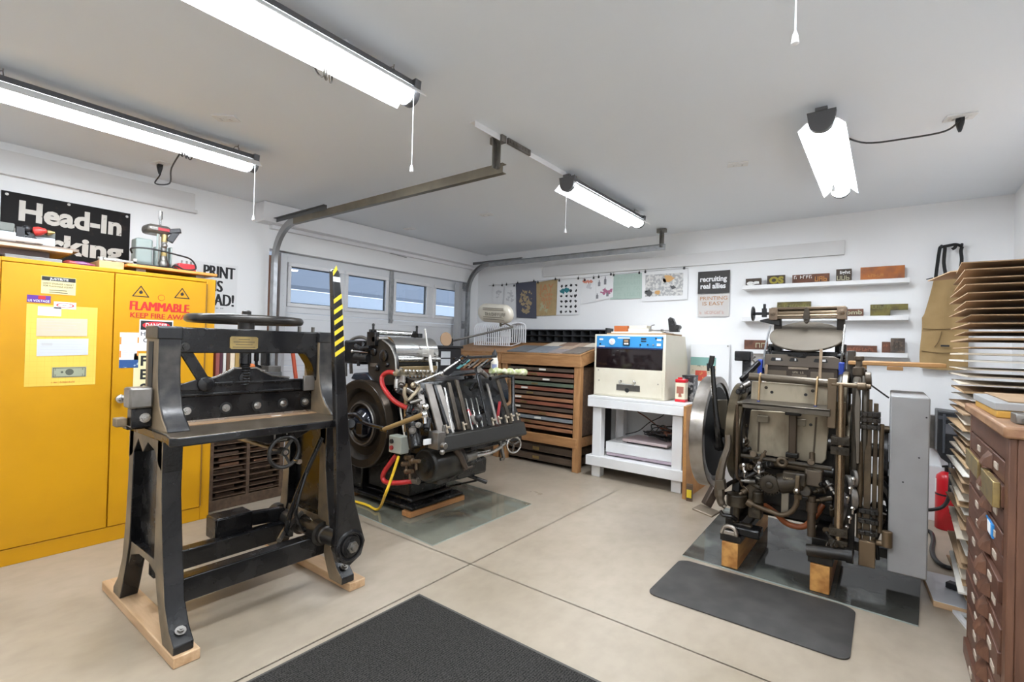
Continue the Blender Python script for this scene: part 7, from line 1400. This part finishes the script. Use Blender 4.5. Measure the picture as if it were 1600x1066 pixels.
b = MB(); b.box(-.10, -.03, 3.10, 3.15, .17, .30); b.cyl((-.03, 3.12, .30), (.02, 3.12, .30), .015); b.cyl((.015, 3.11, .29), (.015, 3.11, .37), .022); Q('lower_bearing', b, mat('bearing_brass_brown', (.24, .18, .12), .4, .5), bev=.004)
b = MB(); b.rim((-.13, 3.12, .50), (1, .3, 0), .025, .055, .03, 28); b.rim((-.15, 3.16, .56), (1, .3, 0), .02, .05, .03, 28); b.rim((-.125, 3.14, .60), (1, .3, 0), .02, .045, .02, 28); Q('gear', b, dsteel_m, bev=0)
for k in range(6):
    b = MB(); q = V((-.15 + .012 * (k % 3), 3.08, .36 + .05 * k)); b.ball(q, .012, 8); b.cyl(q, q + V((0, 0, -.03)), .006, n=8); Q('chain_link', b, steel_m, bev=0)
b = MB(); b.tube([(-.02, 3.18, .60), (.02, 3.20, .52), (.03, 3.22, .40), (-.02, 3.25, .33)], .022, n=8, k=4); b.tube([(-.05, 3.25, .46), (.03, 3.22, .44)], .02); Q('curved_arm', b, OI, bev=0)
b = MB(); b.prism([(x_, 3.16, z) for x_, z in [(-.20, .19), (-.15, .45), (-.12, .45), (-.12, .19)]], (0, .02, 0)); b.beam((-.22, 3.30, .215), (.10, 3.30, .20), .06, .05); b.tube([(.0, 3.2, .40), (-.03, 3.17, .30), (-.02, 3.16, .20)], .010); Q('brace', b, D_, bev=.004)
b = MB(); b.cyl((-.32, 3.02, .215), (-.14, 3.02, .235), .03, n=14); b.cyl((-.15, 3.02, .233), (-.12, 3.02, .236), .036, n=14); Q('foot_shaft', b, D_, bev=0)
# lower mechanism
b = MB(); b.cyl((-0.666, 3.100, 0.642), (-0.221, 3.100, 0.641), .012, n=10); Q('rock_bar', b, G, bev=0)
b = MB(); b.cyl((-0.532, 3.140, 0.620), (-0.336, 3.140, 0.617), .022, n=12); b.torus((-0.452, 3.080, 0.643), (0, 1, 0), .020, .010, 20, 8); b.cyl((-0.598, 3.080, 0.663), (-0.610, 3.140, 0.652), .018); b.cyl((-0.315, 3.080, 0.666), (-0.321, 3.140, 0.655), .018); b.cyl((-0.310, 3.090, 0.665), (-0.314, 3.120, 0.708), .014); Q('rock_lever', b, mat('lever_brown', (.14, .11, .08), .4, .5), bev=.002)
cA, cB = V((-0.509, 3.080, 0.509)), V((-0.385, 3.080, 0.557))
b = MB(); b.lathe(cA, (0, -1, 0), [(.045, -.03), (.052, -.026), (.052, .01), (.045, .014), (.018, .014), (.018, .03), (.010, .034)], 28)
for k in range(22): a = 2 * PI * k / 22; b.beam(cA + V((math.cos(a) * .05, -.002, math.sin(a) * .05)), cA + V((math.cos(a) * .058, -.002, math.sin(a) * .058)), .006, .03, (0, 1, 0))
Q('ratchet_wheel', b, G, bev=0)
b = MB(); b.cyl(cA + V((.04, .03, .005)), V((-0.358, 3.110, 0.549)), .055, n=24); b.box(cB.x - .06, cB.x + .05, 3.06, 3.12, cB.z - .03, cB.z + .04); sp = Q('impression_casing', b, G, bev=.008)
b = MB(); scrawl(b, (cB.x - .055, 3.055, cB.z + .002), PU, PW, .010, .08, 8); Q('cast_lettering', b, plate_m, sp, 0)
b = MB(); b.beam((-0.370, 3.050, 0.590), (-0.374, 3.050, 0.496), .035, .02); b.lathe((-0.372, 3.030, 0.511), (0, -1, 0), [(.016, 0), (.016, .02), (.010, .024)], 14); Q('latch_arm', b, mat('latch_brown', (.19, .155, .11), .35, .6), bev=.004)
b = MB(); b.ball((-0.368, 3.000, 0.519), .013, 10); Q('chrome_nut', b, chrome_m, bev=0)
b = MB(); b.box(-.345, -.265, 3.10, 3.20, .53, .62); Q('counter_box', b, mat('counter_brown', (.15, .125, .10), .45, .3), bev=.008)
b = MB(); b.prism([(-0.379, 3.120, 0.473), (-0.332, 3.120, 0.524), (-0.325, 3.120, 0.491), (-0.343, 3.120, 0.473)], (0, .04, 0)); b.cyl((-0.339, 3.080, 0.504), (-0.348, 3.160, 0.484), .03); Q('trip_cam', b, G, bev=.006)
b = MB(); b.box(-.455, -.418, 3.10, 3.12, .34, .50); Q('steel_strap', b, mat('strap_steel', (.34, .33, .31), .3, .8), bev=.002)
b = MB(); b.tube([(-0.616, 3.080, 0.386), (-0.565, 3.080, 0.371), (-0.500, 3.080, 0.357), (-0.446, 3.080, 0.352), (-0.403, 3.080, 0.379), (-0.379, 3.080, 0.426), (-0.374, 3.080, 0.483)], .013, n=10, k=5); b.lathe((-0.371, 3.080, 0.469), (0, 0, 1), [(.02, -.012), (.02, .012)], 6); b.cyl((-0.626, 3.080, 0.387), (-0.595, 3.080, 0.375), .021); Q('oil_pipe', b, mat('pipe_brown', (.13, .095, .06), .45, .3), bev=0)
b = MB(); b.tube([(-0.579, 3.350, 0.310), (-0.518, 3.300, 0.297), (-0.461, 3.260, 0.264), (-0.409, 3.240, 0.256), (-0.353, 3.240, 0.270), (-0.302, 3.250, 0.341), (-0.277, 3.300, 0.388)], .016, n=10, k=5); Q('orange_hose', b, mat('hose_orange', (.36, .10, .03), .45), bev=0)
b = MB(); b.box(-.625, -.555, 3.10, 3.18, .29, .49); b.cyl((-0.572, 3.090, 0.454), (-0.571, 3.090, 0.389), .028); Q('gear_box', b, G, bev=.008)
b = MB(); b.cyl((-.685, 3.10, .345), (-.685, 3.10, .415), .055, n=24); b.cyl((-.685, 3.10, .25), (-.685, 3.10, .345), .018); b.box(-.70, -.60, 3.09, 3.13, .23, .25); Q('air_pot', b, G, bev=.006)
b = MB(); b.tube([(-0.766, 3.060, 0.309), (-0.747, 3.060, 0.287), (-0.705, 3.060, 0.289), (-0.681, 3.080, 0.271)], .012, n=8, k=3); Q('drain_pipe', b, D_, bev=0)
b = MB(); b.box(-.72, -.55, 3.05, 3.16, .19, .24); Q('base_casting', b, OI, bev=.01)
b = MB(); b.cyl((-0.313, 3.120, 0.476), (-0.309, 3.120, 0.259), .020, n=12); b.cyl((-0.312, 3.120, 0.445), (-0.311, 3.120, 0.390), .027, n=12); Q('vertical_spindle', b, mat('spindle_brown', (.10, .075, .055), .45, .3), bev=0)
random.seed(33)
CL = [(-0.585, 3.120, 0.614), (-0.558, 3.100, 0.644), (-0.537, 3.100, 0.604), (-0.566, 3.080, 0.581), (-0.543, 3.100, 0.559), (-0.641, 3.100, 0.579), (-0.647, 3.100, 0.533), (-0.611, 3.080, 0.507), (-0.588, 3.100, 0.486), (-0.639, 3.120, 0.442), (-0.598, 3.060, 0.550), (-0.559, 3.120, 0.516), (-0.264, 3.120, 0.520), (-0.250, 3.140, 0.467), (-0.279, 3.120, 0.545), (-0.232, 3.120, 0.544), (-0.217, 3.100, 0.416), (-0.225, 3.080, 0.319), (-0.206, 3.060, 0.280), (-0.696, 3.250, 0.855), (-0.704, 3.260, 0.782), (-0.684, 3.240, 0.702), (-0.711, 3.250, 1.002), (-0.680, 3.240, 1.044), (-0.210, 3.050, 0.249), (-0.699, 3.220, 0.935), (-0.678, 3.200, 0.650)]
for k, q in enumerate(CL):
    q = V(q); d = V((random.uniform(-1, 1), random.uniform(-.7, .1), random.uniform(-.5, .8))).normalized(); r_ = random.uniform(.011, .022); b = MB(); b.cyl(q - d * .03, q + d * .03, r_, n=12); b.cyl(q + d * .025, q + d * .05, r_ * .6, n=8)
    if k % 3 == 0: b.torus(q, d, r_ + .006, .006, 18, 6)
    Q('linkage_stud', b, (G, MATS['lever_brown'], D_, dsteel_m)[k % 4], bev=.002)
for q in ((-0.643, 3.060, 0.597), (-0.635, 3.060, 0.558), (-0.561, 3.050, 0.598)):
    b = MB(); b.ball(q, .013, 10); b.cyl(q, V(q) + V((0, 0, -.03)), .007, n=8); Q('bright_stud', b, chrome_m, bev=0)
for q in ((-0.686, 3.200, 0.715), (-0.717, 3.200, 0.807)):
    b = MB(); q = V(q); b.box(q.x - .015, q.x + .015, 3.19, 3.195, q.z - .012, q.z + .012); Q('white_tag', b, paper_m, bev=0)
# belt guard
gx0, gx1, gy0, gy1, gz0, gz1 = .018, .172, 3.14, 3.92, .15, 1.045
b = MB(); b.prism([(gx0, y_, z) for y_, z in [(gy0, gz0 + .012), (gy0, gz1), (gy0 + .06, gz1 + .0), (gy1 - .25, gz1), (gy1, gz1 - .25), (gy1, gz0 + .20), (gy1 - .22, gz0), (gy0 + .03, gz0)]], (gx1 - gx0, 0, 0)); gd = Q('belt_guard', b, grey_m, bev=.006, label='grey sheet metal belt guard')
b = MB(); [b.cyl((gx0 + .07 + .05 * q, gy0 + .0005, z), (gx0 + .07 + .05 * q, gy0 - .003, z), .004, n=8) for q, z in ((.9, .75), (-.3, .62), (1.4, .95))]; Q('rivet', b, plastic_m, gd, 0)
b = MB(); b.cyl((-.03, 3.50, .83), (gx0, 3.50, .83), .02); b.cyl((-.03, 3.55, .62), (gx0, 3.55, .62), .022); b.beam((-.15, 3.7, .30), (gx0 + .02, 3.7, .28), .05, .04); Q('guard_bracket', b, MATS['pin_brown'], bev=0)
b = MB(); b.tube([(-0.074, 3.140, 1.102), (0.011, 3.160, 1.032)], .004, n=6); Q('guard_cord', b, cable_m, bev=0)
b = MB(); b.rim((.0, 3.55, .62), (1, 0, 0), .16, .20, .03, 40); Q('belt_pulley', b, OI, bev=0)
# feed board on its post
b = MB(); fbz = 1.19; b.box(-.175, .245, 3.38, 3.75, fbz, fbz + .022); fb = Q('feed_board', b, wood('feed_oak', (.46, .25, .09), (.34, .17, .06), (3, 30, 30)), bev=.004)
b = MB(); b.box(.0, .07, 3.375, 3.40, fbz - .022, fbz - .001); b.box(-.14, -.09, 3.40, 3.45, fbz - .022, fbz - .001); Q('batten', b, MATS['feed_oak'], fb, .002)
b = MB(); b.box(-.145, -.10, 3.40, 3.46, 1.05, fbz - .023); b.box(-.155, -.09, 3.39, 3.47, 1.13, 1.165); Q('feed_post', b, mat('post_grey_brown', (.09, .075, .065), .45, .4), bev=.004)
b = MB(); b.box(-.185, -.145, 3.46, 3.53, 1.02, 1.27); Q('back_post', b, mat('post_dark', (.06, .055, .05), .45, .3), bev=.004)


SC.view_settings.view_transform = 'Standard'; SC.view_settings.look = 'None'; SC.view_settings.gamma = 1; SC.view_settings.use_curve_mapping = False
SC.view_settings.exposure = 2.17
SC.cycles.max_bounces = 8; SC.cycles.diffuse_bounces = 5; SC.cycles.glossy_bounces = 4; SC.cycles.transparent_max_bounces = 12
SC.cycles.use_denoising = True; SC.cycles.caustics_reflective = False; SC.cycles.caustics_refractive = False; SC.cycles.sample_clamp_indirect = 6
